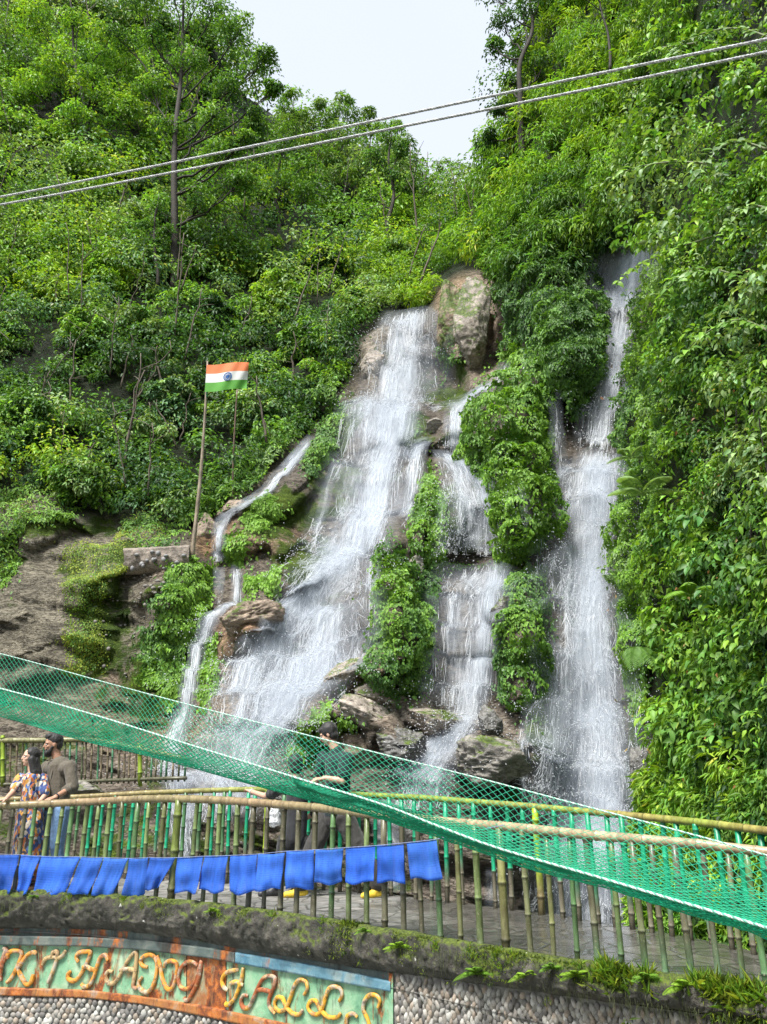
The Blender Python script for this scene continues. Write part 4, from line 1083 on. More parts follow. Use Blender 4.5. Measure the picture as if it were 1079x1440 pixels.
def letters():
    t = NT('painted_relief'); c = t.col(); pos = t.geo()
    n = t.noise(pos, 9, 5, .7)
    c2 = t.mix(t.ramp(n, [(.46, 0.), (.58, 1.)]), c, t.ramp(t.noise(pos, 5, 4), [(.35, (.30, .09, .02)), (.5, (.45, .42, .34)), (.65, (.62, .33, .05))]))
    c2 = t.mix(t.ramp(t.noise(pos, 22, 4, .7), [(.50, 0.), (.64, .75)]), c2, (.09, .06, .035, 1))
    m = t.done(t.principled(c2, .75, t.bump(n, .8, .015)))
    for (col, strokes), nm in zip(LET, NAMES):
        mb = MB()
        for si, st in enumerate(strokes):
            q = spline(st, len(st) * 7)
            P = onwall(q[:, 0], q[:, 1], near_Y, .012 + .004 * si)
            px = P[:, 1].mean() / 1150
            k = len(P); s = np.linspace(0, 1, k)
            w = 2.65 * px * (.55 + .45 * np.sin(np.clip(s, .03, .97) * math.pi) ** .5) * (1 + .12 * np.sin(s * 9))
            T = unit(np.gradient(P, axis=0)); O = unit(np.cross(T, np.array([0, 1.0, 0]))); out = np.array([0, -1.0, 0])
            prof = [(-1, -.2), (-1, .55), (-.62, 1.0), (.62, 1.0), (1, .55), (1, -.2)]
            V = np.stack([P + O * (w * a)[:, None] + out * (.026 * b) for a, b in prof], 1)
            b0 = mb.n
            cc = np.repeat(np.clip(np.array(col)[None] * (1 + .15 * vnoise(P * 8, 3))[:, None], 0, 1), 6, 0)
            mb.add(V.reshape(-1, 3), grid_faces(6, k), cc)
            mb.f.append(np.array([[b0 + x for x in range(6)]])); mb.f.append(np.array([[b0 + (k - 1) * 6 + x for x in range(6)][::-1]]))
        mb.build('letter', m, wall)
letters()

# ------------------------------------------------------------------ bamboo
def bamboo_mat():
    t = NT('bamboo_culm'); c = t.col(); pos = t.geo()
    n = t.noise(t.mapping(pos, (1, 1, .35)), 22, 5, .65)
    c2 = t.mix(t.ramp(n, [(.38, 0.), (.62, 1.)]), t.mix(1., c, (.55, .52, .5, 1), 'MULTIPLY'), c)
    sp = t.ramp(t.noise(pos, 60, 3, .6), [(.62, 0.), (.7, .6)])
    c2 = t.mix(sp, c2, (.33, .30, .22, 1))
    return t.done(t.principled(c2, .38, t.bump(n, .25, .006)))
M_BAM = bamboo_mat()
def culm(mb, P, rad, gap, col_fn, sides=9, r=None, bend=0.0):
    """a bamboo stem with swollen, ringed nodes along polyline P"""
    P = np.asarray(P, float); d = np.concatenate([[0], np.cumsum(np.linalg.norm(np.diff(P, axis=0), axis=1))]); Ltot = d[-1]
    ts, rs, nd = [0.0], [1.0], [0]
    x = gap * (.3 + .5 * (r.random() if r is not None else .3))
    while x < Ltot - .02:
        for dx, k, q in ((-.022, 1.0, 0), (-.009, 1.10, 1), (-.003, 1.20, 2), (.003, 1.20, 2), (.010, 1.05, 3), (.03, .98, 3)):
            dd = x + dx * rad / .026
            if dd > ts[-1] + .0005: ts.append(dd); rs.append(k); nd.append(q)
        x += gap * (.85 + .3 * (r.random() if r is not None else .5))
    if Ltot > ts[-1]: ts.append(Ltot); rs.append(1.0); nd.append(0)
    ts = np.array(ts); rs = np.array(rs); nd = np.array(nd)
    # intermediate rings on long internodes
    Q = np.stack([np.interp(ts, d, P[:, k]) for k in range(3)], -1)
    base = np.array([col_fn(x / Ltot) for x in ts])
    cc = base * np.where(nd == 2, .45, np.where(nd == 1, .7, np.where(nd == 3, 1.5, 1.0)))[:, None]
    tube(mb, Q, rad * rs, sides, np.clip(cc, 0, 1))

GRN, OLV, BRN, YGR, TEAL, GBR, STRAW = (.085, .17, .065), (.13, .18, .065), (.17, .13, .075), (.20, .29, .03), (.012, .30, .15), (.10, .095, .06), (.40, .31, .19)
rf = np.random.default_rng(33)
def post_at(u, vb, fY, dz0, ztop, rad, colf, parent, name='picket', off=0.0, lean=.012, label=None):
    r = rr(u, vb); Y = fY(r) - off
    X = r * Y; j = rf.normal(0, lean, 2)
    z = np.linspace(dz0, ztop, 5)
    s = (z - dz0) / (ztop - dz0)
    P = np.stack([X + j[0] * s + .004 * np.sin(s * 6), Y + j[1] * s * .5, z], -1)
    mb = MB(); culm(mb, P, rad, .27 if name == 'picket' else .34, colf, 8, rf)
    o = mb.build(name, M_BAM, parent)
    if label: o['label'] = label
    return o
def rail_pts(uv, fY, off=0.0, n=160, ext=True):
    uv = np.asarray(uv, float); q = spline(uv, n)
    P = onwall(q[:, 0], q[:, 1], fY, off); 
    return P
NEAR_RAIL = [(-160, 1138), (0, 1133), (120, 1128), (240, 1123), (370, 1129), (500, 1142), (610, 1153), (790, 1170), (930, 1183), (1079, 1198), (1250, 1216), (1420, 1238)]
FAR_RAIL = [(-160, 1126), (-20, 1124), (100, 1121), (230, 1114), (370, 1110), (500, 1117), (610, 1123), (790, 1138), (940, 1152), (1079, 1169), (1250, 1190), (1420, 1214)]
NR = rail_pts(NEAR_RAIL, near_Y, .0); FR = rail_pts(FAR_RAIL, far_Y, 0.0)
def zrail(Rl, fY, r): 
    q = Rl[:, 0] / Rl[:, 1]; return float(np.interp(r, q, Rl[:, 2]))
fence_n = empty('bamboo_railing', (float(NR[40][0]), float(NR[40][1]), 0.0), 'weathered grey-green bamboo railing on the mossy kerb, nearest the viewer, hung with blue cloths', 'railing')
fence_f = empty('bamboo_railing', (float(FR[40][0]), float(FR[40][1]), 0.0), 'bamboo railing on the waterfall side of the bridge with teal pickets and yellow-green rail', 'railing')
mb = MB(); rad = np.interp(np.arange(160), [0, 50, 159], [.044, .040, .024])
def varrad(mb, P, rad, gap, colf, sides=10):
    P = np.asarray(P, float)
    d = np.concatenate([[0], np.cumsum(np.linalg.norm(np.diff(P, axis=0), axis=1))]); Lt = d[-1]
    x = .1; ts, k = [0.], [1.]; q = [0]
    while x < Lt - .05:
        for dx, kk, qq in ((-.02, 1., 0), (-.006, 1.06, 1), (0, 1.13, 2), (.006, 1.06, 3), (.02, 1., 3)):
            ts.append(x + dx); k.append(kk); q.append(qq)
        x += gap * rf.uniform(.8, 1.2)
    ts.append(Lt); k.append(1.); q.append(0)
    ts = np.array(ts); q = np.array(q); Q = np.stack([np.interp(ts, d, P[:, i]) for i in range(3)], -1)
    Q[:, 2] += .006 * vnoise(Q * 1.5, 4)
    rd = np.interp(ts, d, rad) * np.array(k)
    cc = np.array([colf(a / Lt) for a in ts]) * np.where(q == 2, .5, np.where(q == 3, 1.25, 1.0))[:, None]
    tube(mb, Q, rd, sides, np.clip(cc, 0, 1))
mixc = lambda a, b, f: np.array(a) * (1 - f) + np.array(b) * f
varrad(mb, NR, rad, .30, lambda s: mixc(mixc((.30, .21, .12), (.24, .20, .10), abs(math.sin(s * 14))), STRAW, smooth(.5, .8, s)))
mb.build('top_rail', M_BAM, fence_n)
mb = MB(); varrad(mb, FR, np.interp(np.arange(160), [0, 60, 159], [.034, .034, .028]), .28, lambda s: mixc(mixc((.26, .21, .09), (.24, .31, .05), smooth(.25, .5, s)), (.32, .20, .09), .6 * smooth(.62, .75, s) * abs(math.sin(s * 30))))
mb.build('top_rail', M_BAM, fence_f)
NEARP = [-110, -91, -72, -54, -35, -17, 1, 18, 35, 53, 70, 87, 107, 125, 142, 162, 181, 199, 218, 265, 284, 302, 328, 348, 370, 393, 416, 440, 465, 490, 515, 541, 568, 594, 620, 648, 676, 747, 779, 812, 842, 875, 909, 937, 975, 1012, 1047, 1080, 1116, 1152, 1190, 1230, 1272, 1316, 1362, 1408]
for i, u in enumerate(NEARP):
    vb = np.interp(u, [0, 237, 370, 515, 675, 840, 1079, 1408], [1260, 1267, 1286, 1311, 1337, 1364, 1403, 1456])
    r = rr(u, vb); zt = zrail(NR, near_Y, r) - .01
    base = [OLV, GRN, GBR, OLV, (.11, .12, .045)][rf.integers(0, 5)] if u < 560 else [OLV, (.14, .15, .075), GBR, GRN, (.16, .17, .07)][rf.integers(0, 5)]
    base = np.array(base) * rf.uniform(.85, 1.25)
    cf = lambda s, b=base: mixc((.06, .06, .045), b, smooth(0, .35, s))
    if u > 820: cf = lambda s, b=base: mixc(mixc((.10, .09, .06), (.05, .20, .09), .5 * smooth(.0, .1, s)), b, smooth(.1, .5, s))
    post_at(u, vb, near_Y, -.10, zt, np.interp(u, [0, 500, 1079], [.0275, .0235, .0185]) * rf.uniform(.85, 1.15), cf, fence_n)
for u, vb, rad_, c in ((240, 1267, .042, (.13, .17, .035)), (712, 1344, .030, (.19, .19, .07))):
    r = rr(u, vb)
    post_at(u, vb, near_Y, -.1, zrail(NR, near_Y, r) - .01, rad_, lambda s, c=c: mixc((.07, .065, .04), c, smooth(.1, .5, s)), fence_n, 'post', lean=.004)
FARP = [-60, -38, -16, 6, 28, 48, 68, 90, 99, 117, 133, 150, 165, 176, 195, 214, 228, 252, 274, 293, 309, 318, 341, 352, 395, 412, 432, 455, 478, 505, 528, 550, 567, 585, 607, 629, 651, 673, 697, 720, 742, 792, 815, 842, 866, 890, 917, 945, 972, 1002, 1030, 1060, 1090, 1120, 1152, 1185, 1222, 1262, 1304, 1350, 1400]
for u in FARP:
    vb = np.interp(u, [0, 350, 540, 660, 790, 940, 1079, 1400], [1232, 1245, 1258, 1273, 1290, 1317, 1345, 1412])
    r = rr(u, vb); zt = zrail(FR, far_Y, r) - .01
    tealf = 1.0 if (u > 480 or rf.random() < .6) else .15
    base = np.array(TEAL) * tealf + np.array(GRN) * (1 - tealf)
    cut = rf.uniform(.30, .42)
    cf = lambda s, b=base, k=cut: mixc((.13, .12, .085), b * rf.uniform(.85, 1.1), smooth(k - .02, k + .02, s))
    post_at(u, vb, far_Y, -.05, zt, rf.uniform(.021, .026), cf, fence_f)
for u, vb in ((371, 1247), (762, 1286)):
    post_at(u, vb, far_Y, -.05, zrail(FR, far_Y, rr(u, vb)) - .01, .034, lambda s: mixc((.18, .15, .07), (.30, .42, .02), smooth(.25, .3, s)), fence_f, 'post', lean=.004, label='bright yellow-green bamboo post')

# back railing on the far left path
def back_fence():
    f = empty('bamboo_railing', (float(at(60, 1100, 14.0)[0]), 14.0, float(at(60, 1100, 14.0)[2])), 'short brown bamboo railing farther back on the left, below the rock face', 'railing')
    top = [(-60, 1044), (0, 1042), (60, 1041), (130, 1041), (200, 1054), (262, 1068)]
    bot = [(-60, 1104), (0, 1103), (60, 1101), (130, 1098), (200, 1096), (262, 1094)]
    Yb = lambda u: np.interp(u, [-60, 130, 262], [12.9, 12.6, 11.7])
    for nm, ln_, rd, c in (('top_rail', top, .04, (.20, .20, .09)), ('bottom_rail', bot, .026, (.10, .10, .06))):
        q = spline(ln_, 30); mb = MB(); varrad(mb, at(q[:, 0], q[:, 1], Yb(q[:, 0])), np.full(30, rd), .3, lambda s, c=c: c, 8); mb.build(nm, M_BAM, f)
    for i, u in enumerate(np.arange(-52, 262, 7.6)):
        u = u + rf.normal(0, .9)
        a = at(u, np.interp(u, *zip(*top)), Yb(u) + .02); b = at(u - 2, np.interp(u, *zip(*bot)) + 5, Yb(u) + .02)
        mb = MB(); c = [(.13, .12, .07), (.08, .10, .05), (.16, .13, .08), (.05, .16, .08)][rf.integers(0, 4)]
        culm(mb, np.stack([b, a]), .016, .25, lambda s, c=c: c, 6, rf); mb.build('picket', M_BAM, f)
    for u in (4, 197):
        a = at(u, np.interp(u, *zip(*top)) - 8, Yb(u)); b = at(u, 1106, Yb(u)); mb = MB(); culm(mb, np.stack([b, a]), .034, .3, lambda s: (.22, .32, .03), 8, rf); mb.build('post', M_BAM, f)
back_fence()

# ------------------------------------------------------------------ rope, net, cables, cloths
def rope(mb, P, rad, pitch, strands_=3, sides=5, c0=(.75, .75, .72), c1=(.55, .56, .55), step=None):
    P = np.asarray(P, float); d = np.concatenate([[0], np.cumsum(np.linalg.norm(np.diff(P, axis=0), axis=1))])
    n = int(d[-1] / (step or pitch / 7)); s = np.linspace(0, d[-1], n)
    Q = np.stack([np.interp(s, d, P[:, k]) for k in range(3)], -1)
    T, A, B = frames(Q)
    for k in range(strands_):
        ph = s / pitch * 2 * math.pi + k * 2 * math.pi / strands_
        tube(mb, Q + (A * np.cos(ph)[:, None] + B * np.sin(ph)[:, None]) * rad * .5, rad * .58, sides, c0 if k % 2 == 0 else c1, caps=False)
M_ROPE = plain('pale_rope', (.7, .7, .68), .8, 60, .3, .3, .002, usecol=True)
M_CABLE = plain('twisted_cable', (.5, .5, .5), .45, 40, .3, .2, .002, usecol=True)
def cable(pts, Ys, rad, label):
    q = spline(pts, 80); Y = np.interp(q[:, 0], [-200, 0, 540, 1079, 1300], Ys)
    P = at(q[:, 0], q[:, 1], Y); mb = MB(); rope(mb, P, rad, .075, 3, 5, (.60, .62, .64), (.36, .38, .40))
    tag(mb.build('cable', M_CABLE), label, 'cable', None)
CY = [6.6, 6.2, 4.9, 3.9, 3.5]
cable([(-200, 310), (0, 277), (250, 227), (540, 167), (830, 106), (1079, 55), (1300, 8)], CY, .0112, 'upper of two pale twisted cables stretched across the sky above the falls')
cable([(-200, 322), (0, 288), (250, 241), (540, 183), (830, 125), (1079, 73), (1300, 28)], CY, .0112, 'lower of two pale twisted cables stretched across the sky above the falls')

def net():
    top = np.array([(-180, 878), (0, 919), (150, 960), (270, 992), (410, 1028), (540, 1061), (680, 1096), (820, 1133), (950, 1167), (1079, 1203), (1300, 1268)], float)
    mid = np.array([(-180, 926), (0, 968), (125, 1003), (250, 1042), (350, 1073), (450, 1104), (540, 1132), (620, 1163), (705, 1194), (840, 1233), (950, 1266), (1079, 1305), (1300, 1378)], float)
    bot = np.array([(-180, 962), (0, 1007), (120, 1042), (225, 1067), (380, 1110), (470, 1134), (540, 1151), (620, 1174), (705, 1201), (840, 1240), (950, 1272), (1079, 1311), (1300, 1384)], float)
    N = 520
    T = spline(top, N); M = spline(mid, N); Bq = spline(bot, N)
    u = np.linspace(-180, 1300, N)
    tv = np.interp(u, T[:, 0], T[:, 1]); mv = np.interp(u, M[:, 0], M[:, 1]); bv_ = np.interp(u, Bq[:, 0], Bq[:, 1])
    Yt = np.interp(u, [-180, 0, 540, 1079, 1300], [8.3, 7.6, 5.6, 4.1, 3.7]); Ym = Yt - .30
    Tp, Mp, Bp = at(u, tv, Yt), at(u, mv, Ym), at(u, bv_, Yt - .13)
    root = empty('safety_net', Tp[N // 2], 'long green safety net with white edge ropes sagging diagonally in front of the bridge', 'net')
    root.location = (0, 0, 0)
    m = plain('green_netting', (.01, .36, .20), .55, 40, .2, .1, .001, usecol=True)
    t_ = NT('green_netting_thread'); p = t_.principled(t_.col(), .5); tr = t_.node('BsdfTranslucent', Color=t_.col()).outputs[0]
    m = t_.done(t_.node('MixShader', Fac=.25, i1=p, i2=tr).outputs[0])
    def layer(name, A, B_, rows, thr, seed, sag=.05, squeeze=1.0, col=(.012, .42, .23), cell=.052):
        d = np.concatenate([[0], np.cumsum(np.linalg.norm(np.diff((A + B_) / 2, axis=0), axis=1))])
        nc = int(d[-1] / cell)
        s = np.linspace(0, d[-1], nc * 2 + 1)
        idx = np.interp(s, d, np.arange(N)); i = np.minimum(idx.astype(int), N - 2); f = (idx - i)[:, None]
        a = A[i] * (1 - f) + A[i + 1] * f; b = B_[i] * (1 - f) + B_[i + 1] * f
        w = np.linspace(0, 1, rows + 1)
        G = a[:, None] * (1 - w[None, :, None]) + b[:, None] * w[None, :, None]
        G = G + np.array([0, .0, -1]) * (sag * np.sin(w * math.pi))[None, :, None]
        nz = np.stack([vnoise(G * 2.1, seed), vnoise(G * 2.3, seed + 1), vnoise(G * 2.7, seed + 2)], -1) * np.array([.03, .05, .02])
        nz += np.stack([vnoise(G * 19, seed), vnoise(G * 21, seed + 1), vnoise(G * 23, seed + 2)], -1) * .0045
        G = G + nz * np.sin(w * math.pi)[None, :, None]
        # diamonds: knots at (even, even) and (odd, odd)
        segs = []
        I, J = np.meshgrid(np.arange(len(s) - 1), np.arange(rows), indexing='ij')
        up = (I + J) % 2 == 0
        P0_ = np.where(up[..., None], G[:-1, :-1], G[:-1, 1:]); P1_ = np.where(up[..., None], G[1:, 1:], G[1:, :-1])
        p0, p1 = P0_.reshape(-1, 3), P1_.reshape(-1, 3)
        tt = unit(p1 - p0); vv_ = unit(np.array([0, 0, EYE]) - p0); A1 = unit(np.cross(tt, vv_)); A2 = np.cross(A1, tt)
        r3 = [A1 * math.cos(x) + A2 * math.sin(x) for x in (.5, .5 + 2.094, .5 + 4.189)]
        V = np.stack([p0 + q * thr for q in r3] + [p1 + q * thr for q in r3], 1).reshape(-1, 3)
        b0 = np.arange(len(p0))[:, None] * 6
        Fc = np.concatenate([b0 + [[0, 1, 4, 3]], b0 + [[1, 2, 5, 4]], b0 + [[2, 0, 3, 5]]], 0)
        mb = MB(); mb.add(V, Fc, col); return mb.build(name, m, root, sm=False)
    layer('mesh_panel', Tp, Bp + np.array([0, .0, .0]), 24, .0015, 3, .03, cell=.064, col=(.02, .50, .28))
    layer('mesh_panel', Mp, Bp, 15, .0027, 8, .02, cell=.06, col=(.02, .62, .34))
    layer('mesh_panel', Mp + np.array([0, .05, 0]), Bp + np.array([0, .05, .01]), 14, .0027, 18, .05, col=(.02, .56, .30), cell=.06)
    # towards the right the net bunches up: a second fold between the ropes
    k0 = int(N * .40); sl = slice(k0, N)
    def sub(A): 
        x = np.linspace(k0, N - 1, N); i = np.minimum(x.astype(int), N - 2); f = (x - i)[:, None]; return A[i] * (1 - f) + A[i + 1] * f
    ft = .55 + .45 * (1 - smooth(0, .6, np.linspace(0, 1, N)))[:, None]
    A_ = sub(Tp) * (1 - ft) + sub(Mp) * ft
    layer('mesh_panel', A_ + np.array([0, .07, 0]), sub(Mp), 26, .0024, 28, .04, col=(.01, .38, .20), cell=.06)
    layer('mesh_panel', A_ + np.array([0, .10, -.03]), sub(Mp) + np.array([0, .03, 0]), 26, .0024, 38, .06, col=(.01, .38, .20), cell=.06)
    for nm, P, rd in (('edge_rope', Tp, .0048), ('edge_rope', Mp, .0070)):
        mb = MB(); rope(mb, P, rd, .05, 3, 5, (.62, .76, .70), (.15, .52, .36)); mb.build(nm, M_ROPE, root)
    mb = MB(); rope(mb, Bp, .006, .05, 2, 4, (.012, .37, .205), (.01, .3, .16)); mb.build('lower_cord', M_ROPE, root)
net()

FLAGS = [[(-24, 1201), (27, 1202), (18, 1254), (-30, 1250)], [(29, 1202), (57, 1203), (42, 1256), (23, 1253)], [(58, 1204), (113, 1205), (91, 1259), (49, 1257)], [(115, 1205), (146, 1206), (126, 1257), (95, 1257)],
 [(147, 1206), (181, 1207), (158, 1260), (130, 1259)], [(182, 1207), (209, 1206), (204, 1259), (175, 1259)], [(211, 1206), (247, 1206), (224, 1250), (204, 1250)], [(249, 1206), (286, 1204), (279, 1254), (246, 1255)],
 [(288, 1204), (321, 1203), (315, 1252), (279, 1252)], [(324, 1203), (362, 1201), (359, 1254), (323, 1254)], [(363, 1201), (401, 1199), (394, 1250), (360, 1250)], [(403, 1197), (442, 1195), (440, 1249), (402, 1249)],
 [(444, 1195), (483, 1193), (480, 1240), (442, 1243)], [(486, 1192), (528, 1189), (526, 1240), (487, 1240)], [(530, 1189), (568, 1187), (569, 1241), (530, 1239)], [(572, 1185), (614, 1181), (621, 1233), (578, 1237)]]
FLAB = ['leftmost blue cloth on the string, cut by the picture edge', 'narrow slanting blue cloth, second from the left end of the string', 'widest blue cloth on the string, in front of the standing couple', 'blue cloth slanting left beside the widest one, below the man in jeans',
 'slanting blue cloth just right of the couple, fifth from the left', 'narrow nearly upright blue cloth, sixth from the left end', 'short blue cloth slanting hard to the left beside the thick green post', 'blue cloth just right of the thick green post, above the moss',
 'blue cloth third to the right counting from the thick green post, faded in the middle', 'squarish blue cloth in front of the bright yellow-green post', 'blue cloth left of the black-clad legs, narrowing to its hem', 'blue cloth hiding the knees of the person in black, with a ruled fold',
 'shorter blue cloth right of the person in black', 'blue cloth with a dark round print, below the wide-legged trousers', 'blue cloth above the yellow sandals, second from the right end', 'rightmost blue cloth on the string, tilted and higher than the others']
def flags():
    t = NT('blue_cloth'); uv = t.node('UVMap').outputs[0]; c = t.col()
    w = t.node('TexWave', Vector=uv, Scale=1.0); w.bands_direction = 'Y'
    w.inputs['Scale'].default_value = 5.0; w.inputs['Distortion'].default_value = 1.2; w.inputs['Detail'].default_value = 3
    pr = t.ramp(w.outputs['Fac'], [(.55, 0.), (.7, .35)])
    blk = t.ramp(t.noise(t.mapping(uv, (6, 4, 1)), 1, 5, .7), [(.45, 0.), (.6, 1.)])
    c2 = t.mix(t.math('MULTIPLY', pr, blk), c, (.01, .05, .30, 1))
    p = t.principled(c2, .7); tr = t.node('BsdfTranslucent', Color=c2).outputs[0]
    sh = t.node('MixShader', Fac=.45, i1=p, i2=tr).outputs[0]
    tp = t.node('BsdfTransparent', Color=(.75, .85, 1, 1)).outputs[0]
    m = t.done(t.node('MixShader', Fac=t.ramp(t.noise(t.mapping(uv, (5, .7, 1)), 1, 3), [(.35, .55), (.65, .88)]), i1=tp, i2=sh).outputs[0])
    tops = []
    offY = .10
    for k, (q, lab) in enumerate(zip(FLAGS, FLAB)):
        q = np.array(q, float)
        a, b = np.meshgrid(np.linspace(0, 1, 13), np.linspace(0, 1, 13))
        U = (q[0, 0] * (1 - a) + q[1, 0] * a) * (1 - b) + (q[3, 0] * (1 - a) + q[2, 0] * a) * b
        V = (q[0, 1] * (1 - a) + q[1, 1] * a) * (1 - b) + (q[3, 1] * (1 - a) + q[2, 1] * a) * b + 1.2 * np.sin(a * math.pi)
        P = onwall(U, V, near_Y, offY)
        U2 = .5 * vnoise(np.stack([a * 3 + k * 5, b * 2, a * 0], -1), 3); P[..., 1] += (.030 * np.sin(a * 9 + k * 2 + b * 1.5) * b + .03 * np.sin(a * 3.5 + k) * b - .03 * b + .012 * np.sin(b * 9 + k) + .03 * U2 * b); P[..., 0] += .018 * U2 * b; P[..., 2] += .014 * np.sin(a * 5 + k * 1.7) * b ** 2
        bk = P + np.array([0, .0025, 0])
        mb = MB(); col = np.array([.05, .20, .80]) * (.85 + .35 * rf.random()) + np.array([.02, .04, 0]) * rf.random()
        Fq = grid_faces(13, 13); n = 169
        rim = []
        idx = np.arange(169).reshape(13, 13)
        loop = list(idx[0, :]) + list(idx[1:, -1]) + list(idx[-1, :-1][::-1]) + list(idx[1:-1, 0][::-1])
        rim = [[loop[i], loop[(i + 1) % len(loop)], loop[(i + 1) % len(loop)] + n, loop[i] + n] for i in range(len(loop))]
        uvv = np.stack([a.ravel() + k, 1 - b.ravel()], -1)
        mb.add(np.concatenate([P.reshape(-1, 3), bk.reshape(-1, 3)]), np.concatenate([Fq, Fq[:, ::-1] + n, np.array(rim)]), col, np.concatenate([uvv, uvv]))
        tag(mb.build('prayer_flag', m), lab, 'prayer flag', 'blue prayer cloths strung along the railing')
        tops += [tuple(q[0]), tuple(q[1])]
    st = [(-200, 1199)] + [(u, v) for u, v in tops[::2]] + [(614, 1180), (660, 1170), (710, 1160)]
    q = spline(st, 120); P = onwall(q[:, 0], q[:, 1], near_Y, offY - .0); mb = MB(); tube(mb, P, .003, 5, (.25, .3, .5))
    tag(mb.build('string', M_ROPE), 'thin string carrying the blue cloths along the near bamboo railing', 'string')
flags()
# ------------------------------------------------------------------ people
def cap_mesh(mb, p, r0, q, r1, seg=14, rings=5):
    p, q = np.asarray(p, float), np.asarray(q, float); d = q - p; L_ = np.linalg.norm(d)
    if L_ < 1e-5: d = np.array([0, 0, 1e-3]); q = p + d; L_ = 1e-3
    T = d / L_; A = np.cross(T, [0, 0, 1.0] if abs(T[2]) < .9 else [1.0, 0, 0]); A /= np.linalg.norm(A); B = np.cross(T, A)
    pts, rad = [], []
    for k in range(rings): 
        a = -math.pi / 2 + (k + .25) / rings * math.pi / 2; pts.append(p + T * r0 * math.sin(a)); rad.append(r0 * math.cos(a))
    for k in range(rings):
        a = (k + .75) / rings * math.pi / 2 - math.pi / 2 / rings * .5; pts.append(q + T * r1 * math.sin(a)); rad.append(r1 * math.cos(a))
    th = np.arange(seg) * 2 * math.pi / seg
    V = np.array([c + r * (A * math.cos(t_) + B * math.sin(t_)) for c, r in zip(pts, rad) for t_ in th])
    n = len(pts); b = mb.n
    i = np.arange(n - 1)[:, None] * seg; j = np.arange(seg)[None]; k = (j + 1) % seg
    mb.add(V, np.stack([i + j, i + k, i + k + seg, i + j + seg], -1).reshape(-1, 4))
    mb.f.append(np.array([[b + x for x in range(seg)][::-1]])); mb.f.append(np.array([[b + (n - 1) * seg + x for x in range(seg)]]))
def ell(mb, c, r, M=None, seg=20, rings=12, zmin=-1.0):
    ph = np.linspace(0.04, math.pi - .04, rings); th = np.arange(seg) * 2 * math.pi / seg
    V = np.array([[math.sin(a) * math.cos(b), math.sin(a) * math.sin(b), max(math.cos(a), zmin)] for a in ph for b in th]) * np.asarray(r, float)
    if M is not None: V = V @ np.asarray(M).T
    V = V + np.asarray(c, float); b0 = mb.n
    i = np.arange(rings - 1)[:, None] * seg; j = np.arange(seg)[None]; k = (j + 1) % seg
    mb.add(V, np.stack([i + j, i + j + seg, i + k + seg, i + k], -1).reshape(-1, 4))
    mb.f.append(np.array([[b0 + x for x in range(seg)]])); mb.f.append(np.array([[b0 + (rings - 1) * seg + x for x in range(seg)][::-1]]))
def fuse(mb, name, mat, parent, voxel, smooth_it=4, wrinkle=0.0, wscale=12, colfn=None):
    me = mb.mesh(name); o = bpy.data.objects.new(name, me); COL.objects.link(o)
    m = o.modifiers.new('r', 'REMESH'); m.mode = 'VOXEL'; m.voxel_size = voxel; m.use_smooth_shade = True
    s = o.modifiers.new('s', 'SMOOTH'); s.iterations = smooth_it; s.factor = .5
    dg = bpy.context.evaluated_depsgraph_get(); dg.update()
    m2 = bpy.data.meshes.new_from_object(o.evaluated_get(dg)); 
    n = len(m2.vertices); co = np.empty(n * 3, np.float32); m2.vertices.foreach_get('co', co); co = co.reshape(-1, 3).astype(float)
    if wrinkle:
        no = np.empty(n * 3, np.float32); m2.vertices.foreach_get('normal', no); no = no.reshape(-1, 3)
        w = fbm(co * np.array([wscale, wscale, wscale * .55]), 3, 6, ridged=True)
        co = co + no * (w * wrinkle)[:, None]; m2.vertices.foreach_set('co', co.astype(np.float32).ravel())
    if 'Col' in m2.color_attributes: m2.color_attributes.remove(m2.color_attributes['Col'])
    ca = m2.color_attributes.new('Col', 'FLOAT_COLOR', 'POINT')
    cc = np.ones((n, 3)) if colfn is None else colfn(co)
    ca.data.foreach_set('color', np.concatenate([cc, np.ones((n, 1))], 1).astype(np.float32).ravel())
    bpy.data.objects.remove(o); bpy.data.meshes.remove(me)
    m2.name = name; m2.materials.clear(); m2.materials.append(mat)
    m2.polygons.foreach_set('use_smooth', np.ones(len(m2.polygons), bool))
    o = bpy.data.objects.new(name, m2); COL.objects.link(o); o.parent = parent
    if parent is not None: o.matrix_parent_inverse = Matrix.Translation(-parent.location)
    return o
def skin_mat(name, c):
    t = NT(name); n = t.noise(t.geo(), 14, 3)
    return t.done(t.principled(t.mix(t.ramp(n, [(.3, 0.), (.7, 1.)]), tuple(x * .82 for x in c) + (1,), (*c, 1)), .5, **{'Subsurface Weight': .12, 'Subsurface Radius': (.02, .008, .004), 'Subsurface Scale': 1.0}))
SK1, SK2 = skin_mat('warm_skin', (.42, .23, .15)), skin_mat('fair_skin', (.58, .36, .26))
def cloth_mat(name, c, rough=.85, scale=60, pat=None):
    t = NT(name); pos = t.geo(); n = t.noise(pos, scale, 3)
    base = (*c, 1) if pat is None else pat(t, pos)
    cc = t.mix(t.ramp(n, [(.35, 0.), (.65, 1.)]), t.mix(1., base, (.7, .7, .7, 1), 'MULTIPLY'), base)
    return t.done(t.principled(cc, rough, t.bump(n, .3, .003), **{'Sheen Weight': .15}))
M_HAIR = cloth_mat('black_hair', (.010, .009, .009), .62, 140)

